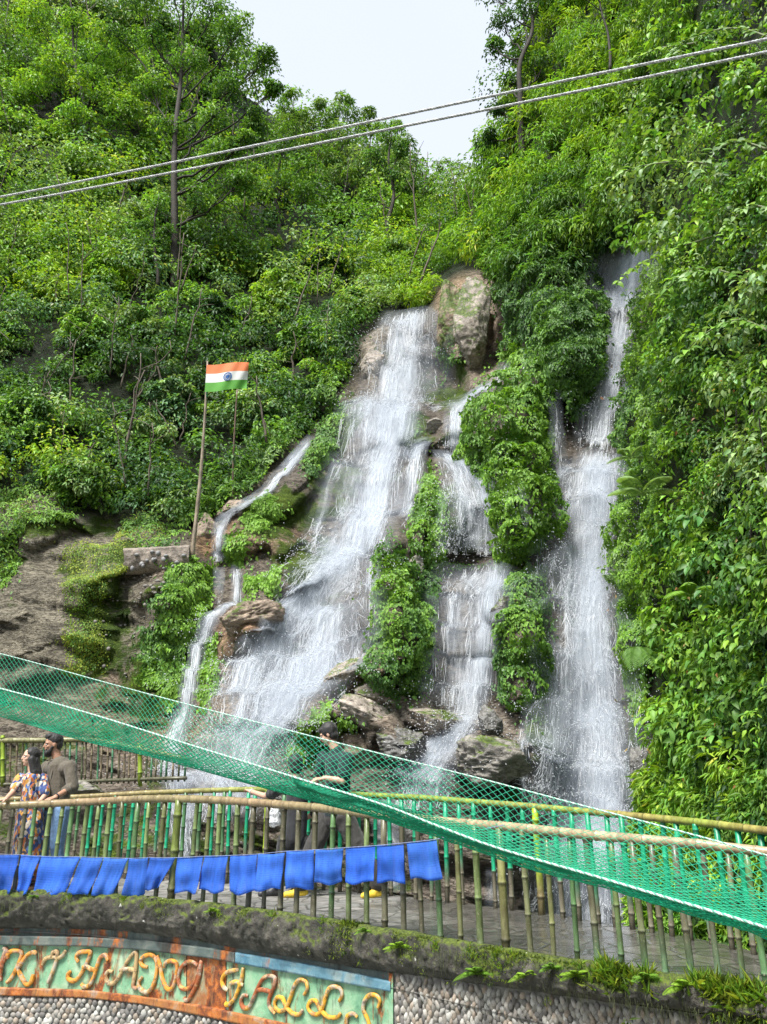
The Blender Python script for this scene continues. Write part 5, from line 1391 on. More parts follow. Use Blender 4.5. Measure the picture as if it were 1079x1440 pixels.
def head(mb, c, f, s=1.0, tilt=0.0):
    """skull, jaw, nose, ears, chin; f = facing direction"""
    f = unit(np.asarray(f, float)); up = unit(np.array([0, 0, 1.0]) - f * f[2]); sd = np.cross(f, up)
    M = np.stack([f, sd, up], 1)
    P = lambda a, b, z: np.asarray(c) + M @ (np.array([a, b, z]) * s)
    ell(mb, P(-.008, 0, .025), np.array([.098, .077, .098]) * s, M)
    ell(mb, P(.018, 0, -.035), np.array([.070, .062, .078]) * s, M)
    ell(mb, P(.048, 0, -.088), np.array([.030, .030, .020]) * s, M)          # chin
    cap_mesh(mb, P(.092, 0, .012), .009 * s, P(.101, 0, -.022), .013 * s)     # nose
    ell(mb, P(.083, 0, -.050), np.array([.013, .024, .008]) * s, M)           # lips
    for e in (-1, 1):
        ell(mb, P(-.008, e * .078, -.008), np.array([.018, .008, .030]) * s, M)    # ears
        ell(mb, P(.072, e * .036, .022), np.array([.018, .026, .008]) * s, M)      # brow
        ell(mb, P(.055, e * .042, -.022), np.array([.024, .020, .020]) * s, M)     # cheeks
    return P, M
def eyes(P, M, s, parent, body, iris=(.03, .015, .01)):
    mw = plain('eye_white', (.7, .68, .65), .2, 50, .05, 0); mi = plain('eye_iris', iris, .15, 50, .05, 0)
    for e in (-1, 1):
        mb = MB(); ell(mb, P(.077, e * .034, .003), np.array([.011, .013, .0075]) * s, M, 12, 8); o = mb.build('eye', mw, parent)
        mb = MB(); ell(mb, P(.086, e * .034, .003), np.array([.004, .006, .006]) * s, M, 10, 6); mb.build('iris', mi, o).matrix_parent_inverse = Matrix.Translation(-parent.location)
        mb = MB(); cap_mesh(mb, P(.090, e * .018, .024), .003 * s, P(.080, e * .052, .024), .0025 * s, 8, 3); mb.build('eyebrow', M_HAIR, parent)
def hand(mb, w, d, n, s=1.0, curl=.5, side=1):
    """w wrist, d finger direction, n back-of-hand normal"""
    d = unit(np.asarray(d, float)); n = unit(np.asarray(n, float) - d * np.dot(n, d)); x = np.cross(d, n) * side
    w = np.asarray(w, float)
    for k in np.linspace(-1, 1, 4):
        cap_mesh(mb, w + x * .020 * k * s, .016 * s, w + (d * .075 + x * .029 * k) * s, .0125 * s, 10, 3)
    for k, (o, L_) in enumerate(((-.030, .068), (-.010, .078), (.010, .073), (.029, .056))):
        p = w + (d * .082 + x * o) * s; r_ = (.0088 - .0006 * (k == 3)) * s
        a = 0.0
        for j, fr in enumerate((.45, .32, .25)):
            a += curl * (.5 + .35 * j) * (1 + .12 * k)
            q = p + (d * math.cos(a) - n * math.sin(a)) * L_ * fr * s
            cap_mesh(mb, p, r_ * (1 - .08 * j), q, r_ * (.92 - .1 * j), 8, 3); p = q
    p = w + (d * .018 - x * .026) * s; q = p + (d * .030 - x * .030 - n * .012) * s; t2 = q + (d * .030 - x * .006 - n * .016 * curl) * s
    cap_mesh(mb, p, .014 * s, q, .0105 * s, 8, 3); cap_mesh(mb, q, .0105 * s, t2, .0085 * s, 8, 3)
def limb(mb, J, rad, extra=0.0):
    for a, b, ra, rb in zip(J[:-1], J[1:], rad[:-1], rad[1:]): cap_mesh(mb, a, ra + extra, b, rb + extra)
def foot(mb, an, d, s=1.0, e=0.0):
    d = unit(np.asarray(d, float)); a = np.asarray(an, float)
    cap_mesh(mb, a + np.array([0, 0, -.045]) - d * .03, .036 * s + e, a + np.array([0, 0, -.055]) + d * .10, .030 * s + e)
    cap_mesh(mb, a, .038 * s + e, a + np.array([0, 0, -.05]) + d * .06, .034 * s + e)
    cap_mesh(mb, a + np.array([0, 0, -.055]) + d * .10, .031 * s + e, a + np.array([0, 0, -.062]) + d * .17, .022 * s + e)
PX = lambda u, v, Y: at(float(u), float(v), float(Y))

def man_left():
    Y = 10.05
    root = empty('person', (float(PX(78, 1200, Y)[0]), Y, 0.0), 'bearded man in olive shirt and light jeans standing beside the woman, looking left', 'person')
    f = np.array([-.86, -.42, -.08])
    hc = PX(75, 1047, Y); sk = MB(); P, M = head(sk, hc, f, 1.04)
    nk = PX(81, 1068, Y + .02); ch = PX(84, 1088, Y + .02); wa = PX(82, 1122, Y + .02); hp = PX(80, 1136, Y + .02)
    cap_mesh(sk, hc + np.array([.02, .01, -.06]), .056, nk, .062)
    cap_mesh(sk, ch, .13, wa, .12); cap_mesh(sk, wa, .12, hp, .125)
    sN, eN, wN = PX(99, 1078, Y - .15), PX(102, 1107, Y - .20), PX(78, 1121, Y - .44)
    sF, eF, wF = PX(66, 1078, Y + .17), PX(56, 1104, Y + .2), PX(50, 1128, Y + .02)
    limb(sk, [sN, eN, wN], [.052, .042, .029]); limb(sk, [sF, eF, wF], [.052, .042, .029])
    hand(sk, wN, PX(66, 1125, Y - .52) - wN, (0, -.3, 1), 1.05, .45, -1); hand(sk, wF, (-.7, -.3, -.6), (-.3, -1, .3), 1.05, .5, 1)
    aN, kN, hN = PX(82, 1240, Y - .06), PX(80, 1190, Y - .10), PX(86, 1142, Y - .08)
    aF, kF, hF = PX(58, 1240, Y + .06), PX(60, 1190, Y + .08), PX(72, 1142, Y + .1)
    aN[2] = aF[2] = .085
    limb(sk, [hN, kN, aN], [.085, .055, .038]); limb(sk, [hF, kF, aF], [.085, .055, .038])
    foot(sk, aN, (-.8, -.5, 0)); foot(sk, aF, (-.8, -.5, 0))
    b = fuse(sk, 'body', SK1, root, .0075, 3)
    eyes(P, M, 1.04, root, b)
    # shirt
    mb = MB(); cap_mesh(mb, PX(84, 1080, Y), .138, PX(83, 1104, Y), .142); cap_mesh(mb, PX(83, 1104, Y), .14, PX(81, 1130, Y), .148)
    cap_mesh(mb, sN * .75 + ch * .25, .085, sF * .75 + ch * .25, .085); cap_mesh(mb, nk + np.array([0, 0, -.03]), .074, ch, .12)
    limb(mb, [sN, eN, eN * .72 + wN * .28], [.076, .066, .058]); limb(mb, [sF, eF, eF * .72 + wF * .28], [.072, .066, .058])
    shirt = cloth_mat('olive_shirt_cloth', (.115, .098, .072), .85, 45)
    so = fuse(mb, 'shirt', shirt, root, .010, 3, .012, 9)
    mb = MB(); cap_mesh(mb, nk + np.array([-.045, -.055, -.012]), .020, nk + np.array([.06, -.04, .004]), .020, 8, 3); cap_mesh(mb, nk + np.array([-.045, -.055, -.012]), .018, nk + np.array([-.07, -.02, -.05]), .014, 8, 3)
    mb.build('collar', shirt, root)
    mb = MB(); q = np.array([sN * .35 + sF * .2 + ch * .45 + np.array([-.05, -.14, .0]), wa + np.array([-.09, -.115, 0]), hp + np.array([-.09, -.12, -.03])]); tube(mb, q, .006, 6); mb.build('placket', shirt, root)
    mb = MB(); tube(mb, np.array([eN * .70 + wN * .30 + unit(wN - eN) * x for x in (0, .035)]), .062, 14); mb.build('cuff', shirt, root)
    # jeans
    jn = cloth_mat('light_denim', (.15, .27, .46), .8, 40); mb = MB()
    cap_mesh(mb, hp, .135, (hN + hF) / 2, .135); limb(mb, [hN, kN, aN + np.array([0, 0, .03])], [.105, .078, .060]); limb(mb, [hF, kF, aF + np.array([0, 0, .03])], [.105, .078, .060])
    fuse(mb, 'jeans', jn, root, .010, 3, .010, 10)
    sh = cloth_mat('dark_shoe_leather', (.04, .03, .025), .5)
    for a in (aN, aF): mb = MB(); foot(mb, a, (-.8, -.5, 0), 1.0, .010); fuse(mb, 'shoe', sh, root, .008, 2)
    # hair and beard
    hm = MB(); ell(hm, P(-.020, 0, .052), np.array([.094, .084, .088]) * 1.04, M); ell(hm, P(.035, 0, .098), np.array([.062, .064, .036]) * 1.04, M); ell(hm, P(-.055, 0, .0), np.array([.055, .074, .070]) * 1.04, M)
    fuse(hm, 'hair', M_HAIR, root, .008, 2, .006, 40)
    bm = MB(); ell(bm, P(.050, 0, -.095), np.array([.050, .050, .048]) * 1.05, M); 
    for e in (-1, 1): cap_mesh(bm, P(.010, e * .066, -.030), .016, P(.040, e * .045, -.085), .026); cap_mesh(bm, P(.088, 0, -.036), .007, P(.070, e * .034, -.052), .007)
    fuse(bm, 'beard', M_HAIR, root, .007, 2, .005, 40)
    mb = MB(); T = unit(wN - eN); A = unit(np.cross(T, [0, 0, 1.0])); B = np.cross(T, A); th = np.linspace(0, 2 * math.pi, 15)
    tube(mb, np.array([wN - T * .02 + (A * math.cos(x) + B * math.sin(x)) * .034 for x in th]), .008, 6, caps=False); mb.build('watch', M_HAIR, root)
man_left()

def woman_left():
    Y = 9.85
    root = empty('person', (float(PX(44, 1200, Y)[0]), Y, 0.0), 'woman with long black hair in a patterned dress beside the bearded man, looking left', 'person')
    f = np.array([-.80, -.60, 0.0])
    hc = PX(43, 1065, Y); sk = MB(); P, M = head(sk, hc, f, .93)
    nk = PX(46, 1086, Y); ch = PX(45, 1100, Y); wa = PX(44, 1130, Y); hp = PX(42, 1146, Y)
    cap_mesh(sk, hc + np.array([.01, 0, -.05]), .046, nk, .050); cap_mesh(sk, ch, .105, wa, .09); cap_mesh(sk, wa, .09, hp, .12)
    sF, eF, wF = PX(29, 1095, Y + .02), PX(18, 1114, Y - .12), PX(8, 1124, Y - .42)
    sN, eN, wN = PX(60, 1095, Y + .05), PX(64, 1118, Y - .05), PX(52, 1132, Y - .22)
    limb(sk, [sF, eF, wF], [.042, .034, .024]); limb(sk, [sN, eN, wN], [.042, .034, .024])
    hand(sk, wF, (-.55, -.75, -.1), (0, -.1, 1), .92, .5, 1); hand(sk, wN, (-.85, -.4, -.2), (-.3, -1, .4), .92, .6, -1)
    aN, kN, hN = PX(54, 1244, Y), PX(52, 1196, Y - .03), PX(50, 1152, Y)
    aF, kF, hF = PX(30, 1244, Y + .04), PX(32, 1196, Y + .02), PX(36, 1152, Y + .03)
    aN[2] = aF[2] = .08
    limb(sk, [hN, kN, aN], [.08, .05, .034]); limb(sk, [hF, kF, aF], [.08, .05, .034]); foot(sk, aN, (-.7, -.7, 0), .9); foot(sk, aF, (-.7, -.7, 0), .9)
    b = fuse(sk, 'body', SK2, root, .007, 3); eyes(P, M, .93, root, b)
    def pat(t, pos):
        v = t.node('TexVoronoi', Vector=t.mapping(t.node('VectorMath', _operation='ADD', i0=pos, i1=t.node('VectorMath', _operation='SCALE', i0=t.noise(pos, 6, 2, out=1), Scale=.10).outputs[0]).outputs[0], (1.4, 1.4, .8)), Scale=26.0).outputs['Color']
        return t.ramp(t.node('SeparateColor', Color=v).outputs[0], [(0, (.03, .06, .20)), (.22, (.50, .15, .05)), (.40, (.62, .55, .45)), (.56, (.06, .05, .06)), (.72, (.60, .30, .06)), (.86, (.12, .20, .42))], 'CONSTANT')
    dr = cloth_mat('patterned_dress_cloth', (1, 1, 1), .8, 50, pat); mb = MB()
    cap_mesh(mb, ch + np.array([0, 0, .02]), .112, PX(44, 1122, Y), .104); cap_mesh(mb, PX(44, 1122, Y), .104, hp, .145); cap_mesh(mb, hp, .145, PX(42, 1215, Y), .20)
    cap_mesh(mb, sF * .8 + ch * .2, .062, sN * .8 + ch * .2, .062); limb(mb, [sF, sF * .35 + eF * .65], [.058, .062]); limb(mb, [sN, sN * .2 + eN * .8], [.058, .062])
    fuse(mb, 'dress', dr, root, .010, 3, .016, 8)
    hm = MB(); ell(hm, P(-.024, 0, .036), np.array([.096, .084, .098]) * .95, M); ell(hm, P(-.06, 0, -.05), np.array([.05, .075, .09]) * .95, M)
    for k, (a, b_, z) in enumerate(((-.05, .05, 0), (-.07, 0, 0), (-.05, -.05, 0), (.0, -.072, 0))):
        p = P(a, b_, -.03); q = p + np.array([.06, .01, -.17]); w = q + np.array([.03, -.03, -.17])
        cap_mesh(hm, p, .040, q, .040); cap_mesh(hm, q, .040, w, .022)
    fuse(hm, 'hair', M_HAIR, root, .008, 2, .007, 28)
    for a in (aN, aF): mb = MB(); foot(mb, a, (-.7, -.7, 0), .9, .006); fuse(mb, 'sandal', cloth_mat('tan_sandal', (.25, .14, .07), .6), root, .008, 2)
woman_left()

BLK = cloth_mat('black_cotton', (.020, .021, .024), .85, 50)
def person_black():
    Y = 9.55
    root = empty('person', (float(PX(410, 1240, Y)[0]), Y, 0.0), 'person in black seen from behind, one bare arm stretched along the rail', 'person')
    f = np.array([-.35, .93, -.25]); hc = PX(415, 1077, Y + .05); sk = MB(); P, M = head(sk, hc, f, 1.0)
    nk = PX(418, 1100, Y); ch = PX(419, 1122, Y); wa = PX(416, 1158, Y - .02); hp = PX(413, 1180, Y - .02)
    cap_mesh(sk, hc + np.array([0, -.02, -.07]), .052, nk, .058); cap_mesh(sk, ch, .12, wa, .115); cap_mesh(sk, wa, .115, hp, .12)
    sL, eL, wL = PX(397, 1108, Y + .05), PX(374, 1120, Y + .38), PX(353, 1113, Y + .66)
    sR, eR, wR = PX(440, 1110, Y), PX(446, 1140, Y + .10), PX(432, 1150, Y + .26)
    limb(sk, [sL, eL, wL], [.048, .038, .027]); limb(sk, [sR, eR, wR], [.048, .038, .027])
    hand(sk, wL, PX(344, 1108, Y + .78) - wL, (0, 0, 1), 1.0, .5, -1); hand(sk, wR, (-.6, .5, -.3), (0, .3, 1), 1.0, .6, 1)
    aL, kL, hL = PX(388, 1256, Y - .12), PX(396, 1218, Y - .02), PX(402, 1185, Y)
    aR, kR, hR = PX(420, 1256, Y + .02), PX(424, 1218, Y + .02), PX(425, 1185, Y)
    aL[2] = aR[2] = .085
    limb(sk, [hL, kL, aL], [.085, .055, .038]); limb(sk, [hR, kR, aR], [.085, .055, .038]); foot(sk, aL, (-.85, -.35, 0)); foot(sk, aR, (-.3, .6, 0))
    fuse(sk, 'body', SK2, root, .0075, 3)
    mb = MB(); cap_mesh(mb, PX(419, 1114, Y), .128, PX(417, 1150, Y), .134); cap_mesh(mb, PX(417, 1150, Y), .134, hp, .14); cap_mesh(mb, nk, .075, ch, .115)
    cap_mesh(mb, sL, .075, sR, .075); limb(mb, [sL, sL * .35 + eL * .65], [.066, .062]); limb(mb, [sR, eR, eR * .7 + wR * .3], [.066, .058, .05])
    fuse(mb, 'shirt', BLK, root, .010, 3, .014, 8)
    mb = MB(); cap_mesh(mb, hp, .135, (hL + hR) / 2, .13); limb(mb, [hL, kL, aL + np.array([0, 0, .03])], [.100, .078, .062]); limb(mb, [hR, kR, aR + np.array([0, 0, .03])], [.100, .078, .062])
    fuse(mb, 'trousers', BLK, root, .010, 3, .012, 9)
    hm = MB(); ell(hm, P(-.022, 0, .030), np.array([.106, .090, .106]), M); ell(hm, P(-.05, 0, -.045), np.array([.06, .076, .06]), M); fuse(hm, 'hair', M_HAIR, root, .008, 2, .006, 30)
    sh = cloth_mat('black_trainer', (.03, .03, .033), .5)
    for a, d in ((aL, (-.85, -.35, 0)), (aR, (-.3, .6, 0))): mb = MB(); foot(mb, a, d, 1.0, .012); fuse(mb, 'shoe', sh, root, .008, 2)
    mb = MB(); T = unit(wL - eL); A = unit(np.cross(T, [0, 0, 1.0])); B = np.cross(T, A); th = np.linspace(0, 2 * math.pi, 15)
    tube(mb, np.array([wL - T * .03 + (A * math.cos(x) + B * math.sin(x)) * .031 for x in th]), .008, 6, caps=False); mb.build('bracelet', plain('steel', (.6, .6, .58), .3, 40, .1, .1), root)
    # clear carrier bag hanging from the rail
    t = NT('clear_plastic'); g = t.node('BsdfPrincipled'); g.inputs['Base Color'].default_value = (.85, .88, .9, 1); g.inputs['Roughness'].default_value = .15
    n = t.noise(t.geo(), 18, 5, .7, 1.5); t.l.new(t.bump(n, 1., .03), g.inputs['Normal'])
    m = t.done(t.node('MixShader', Fac=t.ramp(n, [(.40, .25), (.60, .95)]), i1=t.node('BsdfTransparent').outputs[0], i2=g.outputs[0]).outputs[0])
    c = PX(385, 1150, Y + .2); mb = MB(); ell(mb, c, (.085, .05, .11), None, 20, 14); cap_mesh(mb, c + np.array([0, 0, .08]), .04, c + np.array([-.01, .03, .15]), .012)
    o = fuse(mb, 'plastic_bag', m, None, .010, 2, .03, 11); tag(o, 'crumpled clear plastic bag hanging beside the person in black', 'plastic bag')
person_black()

def person_teal():
    Y = 9.3
    root = empty('person', (float(PX(475, 1250, Y)[0]), Y, 0.0), 'black-haired person in dark teal shirt standing with legs apart behind the net', 'person')
    f = np.array([-.93, .10, -.38]); hc = PX(462, 1033, Y); sk = MB(); P, M = head(sk, hc, f, 1.03)
    nk = PX(472, 1054, Y); ch = PX(475, 1080, Y); wa = PX(474, 1122, Y); hp = PX(472, 1146, Y)
    cap_mesh(sk, hc + np.array([.03, 0, -.06]), .055, nk, .060); cap_mesh(sk, ch, .13, wa, .118); cap_mesh(sk, wa, .118, hp, .125)
    sN, eN, wN = PX(488, 1068, Y - .16), PX(482, 1098, Y - .22), PX(456, 1094, Y - .18)
    sF, eF, wF = PX(456, 1066, Y + .16), PX(450, 1094, Y + .22), PX(436, 1104, Y + .10)
    limb(sk, [sN, eN, wN], [.052, .041, .029]); limb(sk, [sF, eF, wF], [.052, .041, .029])
    hand(sk, wN, (-.9, .1, -.15), (0, -.3, 1), 1.03, .6, -1); hand(sk, wF, (-.8, .1, .3), (0, -.3, 1), 1.03, .6, 1)
    hL, kL, aL = PX(460, 1150, Y + .06), PX(438, 1200, Y + .05), PX(424, 1250, Y + .04)
    hR, kR, aR = PX(484, 1150, Y - .05), PX(510, 1200, Y - .05), PX(532, 1250, Y - .02)
    aL[2] = aR[2] = .085
    limb(sk, [hL, kL, aL], [.09, .058, .038]); limb(sk, [hR, kR, aR], [.09, .058, .038]); foot(sk, aL, (-.9, -.2, 0)); foot(sk, aR, (-.9, -.35, 0))
    b = fuse(sk, 'body', SK2, root, .0075, 3); eyes(P, M, 1.03, root, b)
    te = cloth_mat('dark_teal_cotton', (.008, .022, .026), .85, 50)
    mb = MB(); cap_mesh(mb, PX(475, 1074, Y), .142, PX(475, 1108, Y), .14); cap_mesh(mb, PX(475, 1108, Y), .14, PX(473, 1140, Y), .15); cap_mesh(mb, nk + np.array([0, 0, -.03]), .078, ch, .12)
    cap_mesh(mb, sN * .8 + ch * .2, .085, sF * .8 + ch * .2, .085); limb(mb, [sN, sN * .3 + eN * .7], [.078, .074]); limb(mb, [sF, sF * .3 + eF * .7], [.078, .074])
    fuse(mb, 'shirt', te, root, .010, 3, .014, 8)
    mb = MB(); cap_mesh(mb, hp, .14, (hL + hR) / 2, .13); limb(mb, [hL, kL, aL + np.array([0, 0, .05])], [.115, .10, .085]); limb(mb, [hR, kR, aR + np.array([0, 0, .05])], [.115, .10, .085])
    fuse(mb, 'trousers', cloth_mat('charcoal_trousers_cloth', (.045, .042, .038), .85, 50), root, .010, 3, .014, 8)
    hm = MB(); ell(hm, P(-.020, 0, .038), np.array([.104, .090, .104]), M); ell(hm, P(.045, 0, .07), np.array([.050, .070, .040]), M); ell(hm, P(-.05, 0, -.03), np.array([.06, .078, .06]), M); fuse(hm, 'hair', M_HAIR, root, .008, 2, .006, 30)
    sh = cloth_mat('yellow_shoe', (.75, .52, .03), .6)
    for a, d in ((aL, (-.9, -.2, 0)), (aR, (-.9, -.35, 0))):
        mb = MB(); foot(mb, a, d, 1.0, .012); so = fuse(mb, 'shoe', sh, root, .008, 2)
        d = unit(np.array(d)); mb = MB(); q = np.array(a) + np.array([0, 0, -.078]); cap_mesh(mb, q - d * .05, .038, q + d * .16, .030)
        V = mb.v[0]; V[:, 2] = np.clip(V[:, 2], .003, .022); mb.build('sole', plain('white_rubber', (.7, .7, .66), .6, 30, .15), root)
person_teal()
# ------------------------------------------------------------------ flagpoles and flag
def flagpole():
    b, tp = PX(269, 792, 15.35), PX(292, 508, 14.9)
    root = empty('flagpole', b, 'tall thin weathered bamboo pole leaning right with the tricolour flag at its top', 'flagpole')
    mb = MB(); s = np.linspace(0, 1, 22)[:, None]; P = b * (1 - s) + tp * s + np.array([.05, 0, 0]) * np.sin(s * math.pi)
    d = np.linalg.norm(tp - b); tube(mb, P, np.linspace(.050, .018, 22) * (1 + .10 * (np.arange(22) % 3 == 0)), 8, np.array([.36, .30, .22]) * (1 - .35 * (np.arange(22) % 3 == 0))[:, None])
    mb.build('pole', M_BAM, root)
    mb = MB(); tube(mb, np.array([P[-5] + [.02, -.02, 0], P[-4] + [.022, -.022, 0], P[-3] + [.02, -.02, 0]]), .012, 6, (.02, .35, .25)); mb.build('lashing', M_ROPE, root)
    b2, t2 = PX(327, 716, 17.4), PX(334, 548, 17.0)
    mb = MB(); s = np.linspace(0, 1, 16)[:, None]; tube(mb, b2 * (1 - s) + t2 * s + np.array([-.03, 0, 0]) * np.sin(s * 3), np.linspace(.026, .016, 16), 7, (.20, .13, .10))
    tag(mb.build('thin_pole', M_BAM), 'second thinner dark pole standing among leaves right of the flagpole', 'pole')
    # the flag: saffron, white, green with a blue wheel of 24 spokes
    q = np.array([(291, 513), (350, 509), (347, 546), (288, 551)], float)
    t = NT('flag_cloth'); uv = t.node('UVMap').outputs[0]; sx = t.node('SeparateXYZ', Vector=uv)
    y = sx.outputs[1]
    c = t.ramp(y, [(0, (.12, .42, .05)), (.333, (.82, .84, .82)), (.667, (.86, .27, .10))], 'CONSTANT')
    n = t.noise(t.mapping(uv, (5, 3, 1)), 1, 3)
    c = t.mix(t.ramp(n, [(.35, 0.), (.7, .35)]), c, t.mix(1., c, (.8, .8, .8, 1), 'MULTIPLY'))
    p = t.principled(c, .7); tr = t.node('BsdfTranslucent', Color=c).outputs[0]; m = t.done(t.node('MixShader', Fac=.35, i1=p, i2=tr).outputs[0])
    f = empty('national_flag', PX(291, 530, 14.9), 'saffron, white and green flag with a blue wheel, flying from the pole', 'flag')
    def fp(a, b_, dy=0.0):
        U = (q[0, 0] * (1 - a) + q[1, 0] * a) * (1 - b_) + (q[3, 0] * (1 - a) + q[2, 0] * a) * b_
        V = (q[0, 1] * (1 - a) + q[1, 1] * a) * (1 - b_) + (q[3, 1] * (1 - a) + q[2, 1] * a) * b_ + .8 * np.sin(a * 7)
        return at(U, V, 14.88 + .05 * np.sin(a * 6 + b_ * 2.5) * a + .02 * np.sin(a * 17 + b_ * 5) * a + dy)
    a, b_ = np.meshgrid(np.linspace(0, 1, 33), np.linspace(0, 1, 22))
    mb = MB(); uvv = np.stack([a.ravel() + 1e-4, 1 - b_.ravel()], -1)
    mb.add(fp(a, b_).reshape(-1, 3), grid_faces(33, 22), (1, 1, 1), uvv); mb.add(fp(a, b_, .004).reshape(-1, 3), grid_faces(33, 22)[:, ::-1], (1, 1, 1), uvv)
    mb.build('cloth', m, f)
    mb = MB(); th = np.linspace(0, 2 * math.pi, 41); R_ = .145; asp = .66
    cx, cy_ = .52, .5
    tube(mb, fp(cx + R_ * asp * np.cos(th), cy_ + R_ * np.sin(th), -.006), .0075, 4, caps=False)
    for k in range(24):
        x = k * math.pi / 12; s = np.linspace(.02, R_, 3); tube(mb, fp(cx + s * asp * math.cos(x), cy_ + s * math.sin(x), -.006), .0030, 4)
    th = np.linspace(0, 2 * math.pi, 13); tube(mb, fp(cx + .02 * asp * np.cos(th), cy_ + .02 * np.sin(th), -.006), .009, 4, caps=False)
    mb.build('wheel_emblem', plain('navy_print', (.03, .16, .48), .7, 40, .1), f)
flagpole()

# ------------------------------------------------------------------ rocks that stand free of the wall
def rock_mat(name, c, moss=.0, wet=.0):
    t = NT(name); pos = t.geo(); n = t.noise(pos, 3.2, 7, .66, .5); n2 = t.noise(pos, 15, 4, .65)
    cr = t.ramp(t.noise(t.mapping(pos, (1, 1, 2.6), (R(15), R(-20), 0)), 5, 5, .6, 1.2), [(.45, 1.), (.49, .35), (.53, 1.)])
    cc = t.mix(t.ramp(n, [(.32, 0.), (.68, 1.)]), tuple(x * .45 for x in c) + (1,), tuple(min(1, x * 1.35) for x in c) + (1,))
    cc = t.mix(.85, cc, t.mix(1., cc, cr, 'MULTIPLY'))
    z = t.node('SeparateXYZ', Vector=t.node('NewGeometry').outputs['Normal']).outputs[2]
    mo = t.ramp(t.math('ADD', t.math('MULTIPLY', z, .15), t.noise(pos, 2.5, 6, .7)), [(.72 - moss, 0.), (.80 - moss, 1.)])
    cc = t.mix(mo, cc, t.ramp(n2, [(.35, (.03, .05, .01)), (.65, (.11, .16, .02))]))
    return t.done(t.principled(cc, .75 - .5 * wet, t.bump(t.math('ADD', n, t.math('MULTIPLY', n2, .4)), .9, .06)))
def boulder(u, v, wpx, hpx, Yo, mat, label, seed, depth=.8, sharp=.35, rot=0.0, Y=None, group=None):
    r = np.random.default_rng(seed)
    Yc = (float(S(u, v)[1]) if Y is None else Y) + Yo; Yc += .42 * wpx * Yc / 1180; c = PX(u, v, Yc); m = Yc / 1180
    n1, n2 = 96, 64
    th = np.linspace(0, 2 * math.pi, n1 + 1)[:-1]; ph = np.linspace(.02, math.pi - .02, n2)
    D = np.array([[math.sin(a) * math.cos(b), math.sin(a) * math.sin(b), math.cos(a)] for a in ph for b in th])
    off = r.uniform(0, 50, 3)
    # facetted: clip by a few random planes, then rough
    rad = np.ones(len(D))
    for k in range(20):
        pn = unit(r.normal(size=3)); h = r.uniform(.50, .88); dt = D @ pn
        rad = np.minimum(rad, np.where(dt > .05, h / np.maximum(dt, .05), 9))
    rad = rad * (1 + sharp * .30 * fbm(D * 1.6 + off, 4, seed) + .13 * fbm(D * np.array([wpx, wpx * depth, hpx * 2.0]) / 9.0 + off, 4, seed + 1, ridged=True))
    V = D * rad[:, None] * np.array([wpx * m, wpx * m * depth, hpx * m]) * 1.30
    cr, sr = math.cos(rot), math.sin(rot); V[:, [0, 2]] = np.stack([V[:, 0] * cr - V[:, 2] * sr, V[:, 0] * sr + V[:, 2] * cr], -1)
    i = np.arange(n2 - 1)[:, None] * n1; j = np.arange(n1)[None]; k = (j + 1) % n1
    mb = MB(); mb.add(V, np.stack([i + j, i + j + n1, i + k + n1, i + k], -1).reshape(-1, 4))
    mb.f.append(np.arange(n1)[None]); mb.f.append(((n2 - 1) * n1 + np.arange(n1))[::-1][None])
    o = mb.build('boulder', mat); o.location = Vector([float(x) for x in c]); return tag(o, label, 'boulder', group)
RP, RB, RG, RW = rock_mat('pinkish_rock', (.37, .32, .27), .12), rock_mat('brown_rock', (.29, .225, .17), .14), rock_mat('grey_rock', (.28, .26, .23), .14), rock_mat('wet_dark_rock', (.15, .145, .135), .12, .8)
boulder(664, 460, 32, 84, -.55, rock_mat('grey_tan_rock', (.33, .285, .24), .22), 'tall pinkish grey rock face right of the top of the main waterfall', 1, .9, .3, .05)
boulder(632, 448, 25, 66, -.3, rock_mat('mossy_brown_rock', (.30, .23, .16), .28), 'brown mossy rock wall between the main waterfall top and the pinkish face', 2, .8, .3, .04)
boulder(524, 508, 17, 30, .0, RP, 'pale rounded rock at the left edge of the upper main waterfall', 3)
boulder(347, 876, 44, 22, .22, RB, 'smooth reddish brown boulder between the thin left cascade and the wide apron', 5, 1, .3, .35)
boulder(330, 720, 30, 15, -.05, RB, 'flat brown rock that the thin cascade slips over', 6, 1, .3, .1)
boulder(286, 752, 18, 30, -.15, RB, 'upright brown rock just right of the foot of the flagpole', 10, .8, .2, -.1)
boulder(583, 800, 15, 22, -.3, RG, 'broken rock showing through the ivy near the top of the central buttress', 12, 1, .5)
boulder(486, 948, 28, 15, -.1, RP, 'pale ledge below the wide apron, upper left of the lower rocks', 13, 1, .4, .5)
boulder(540, 975, 40, 22, -.1, RP, 'pale cracked boulder under the central ivy', 14, 1, .6, -.3)
boulder(512, 1008, 48, 21, -.15, RP, 'long pale sloping slab across the lower rocks', 15, 1, .4, -.35)
boulder(500, 1050, 40, 26, -.2, RB, 'brown undercut boulder below the pale slab', 16, 1, .4)
boulder(568, 1048, 36, 20, .0, RW, 'dark wet boulder with trickles between slab and middle cascade', 17, 1, .4)
boulder(607, 1012, 44, 19, -.05, RP, 'pale flat rock at the foot of the middle cascade', 18, 1, .3, -.1)
boulder(690, 1070, 48, 32, -.25, RG, 'large mossy boulder between the middle cascade and the right waterfall', 19, 1, .4)
boulder(688, 1020, 17, 22, -.3, RW, 'small round wet boulder at the foot of the narrow ivy strip', 20, 1, .2)
boulder(706, 868, 14, 30, -.15, RW, 'dark rounded rock beside the ivy strip right of the middle cascade', 22, .9, .3)
boulder(902, 1094, 20, 44, -.1, RW, 'black wet rock at the right foot of the right waterfall', 23, 1, .3)
boulder(612, 600, 18, 13, -.3, RG, 'small dark ledge rock between the main falls and middle cascade', 24, 1, .4)
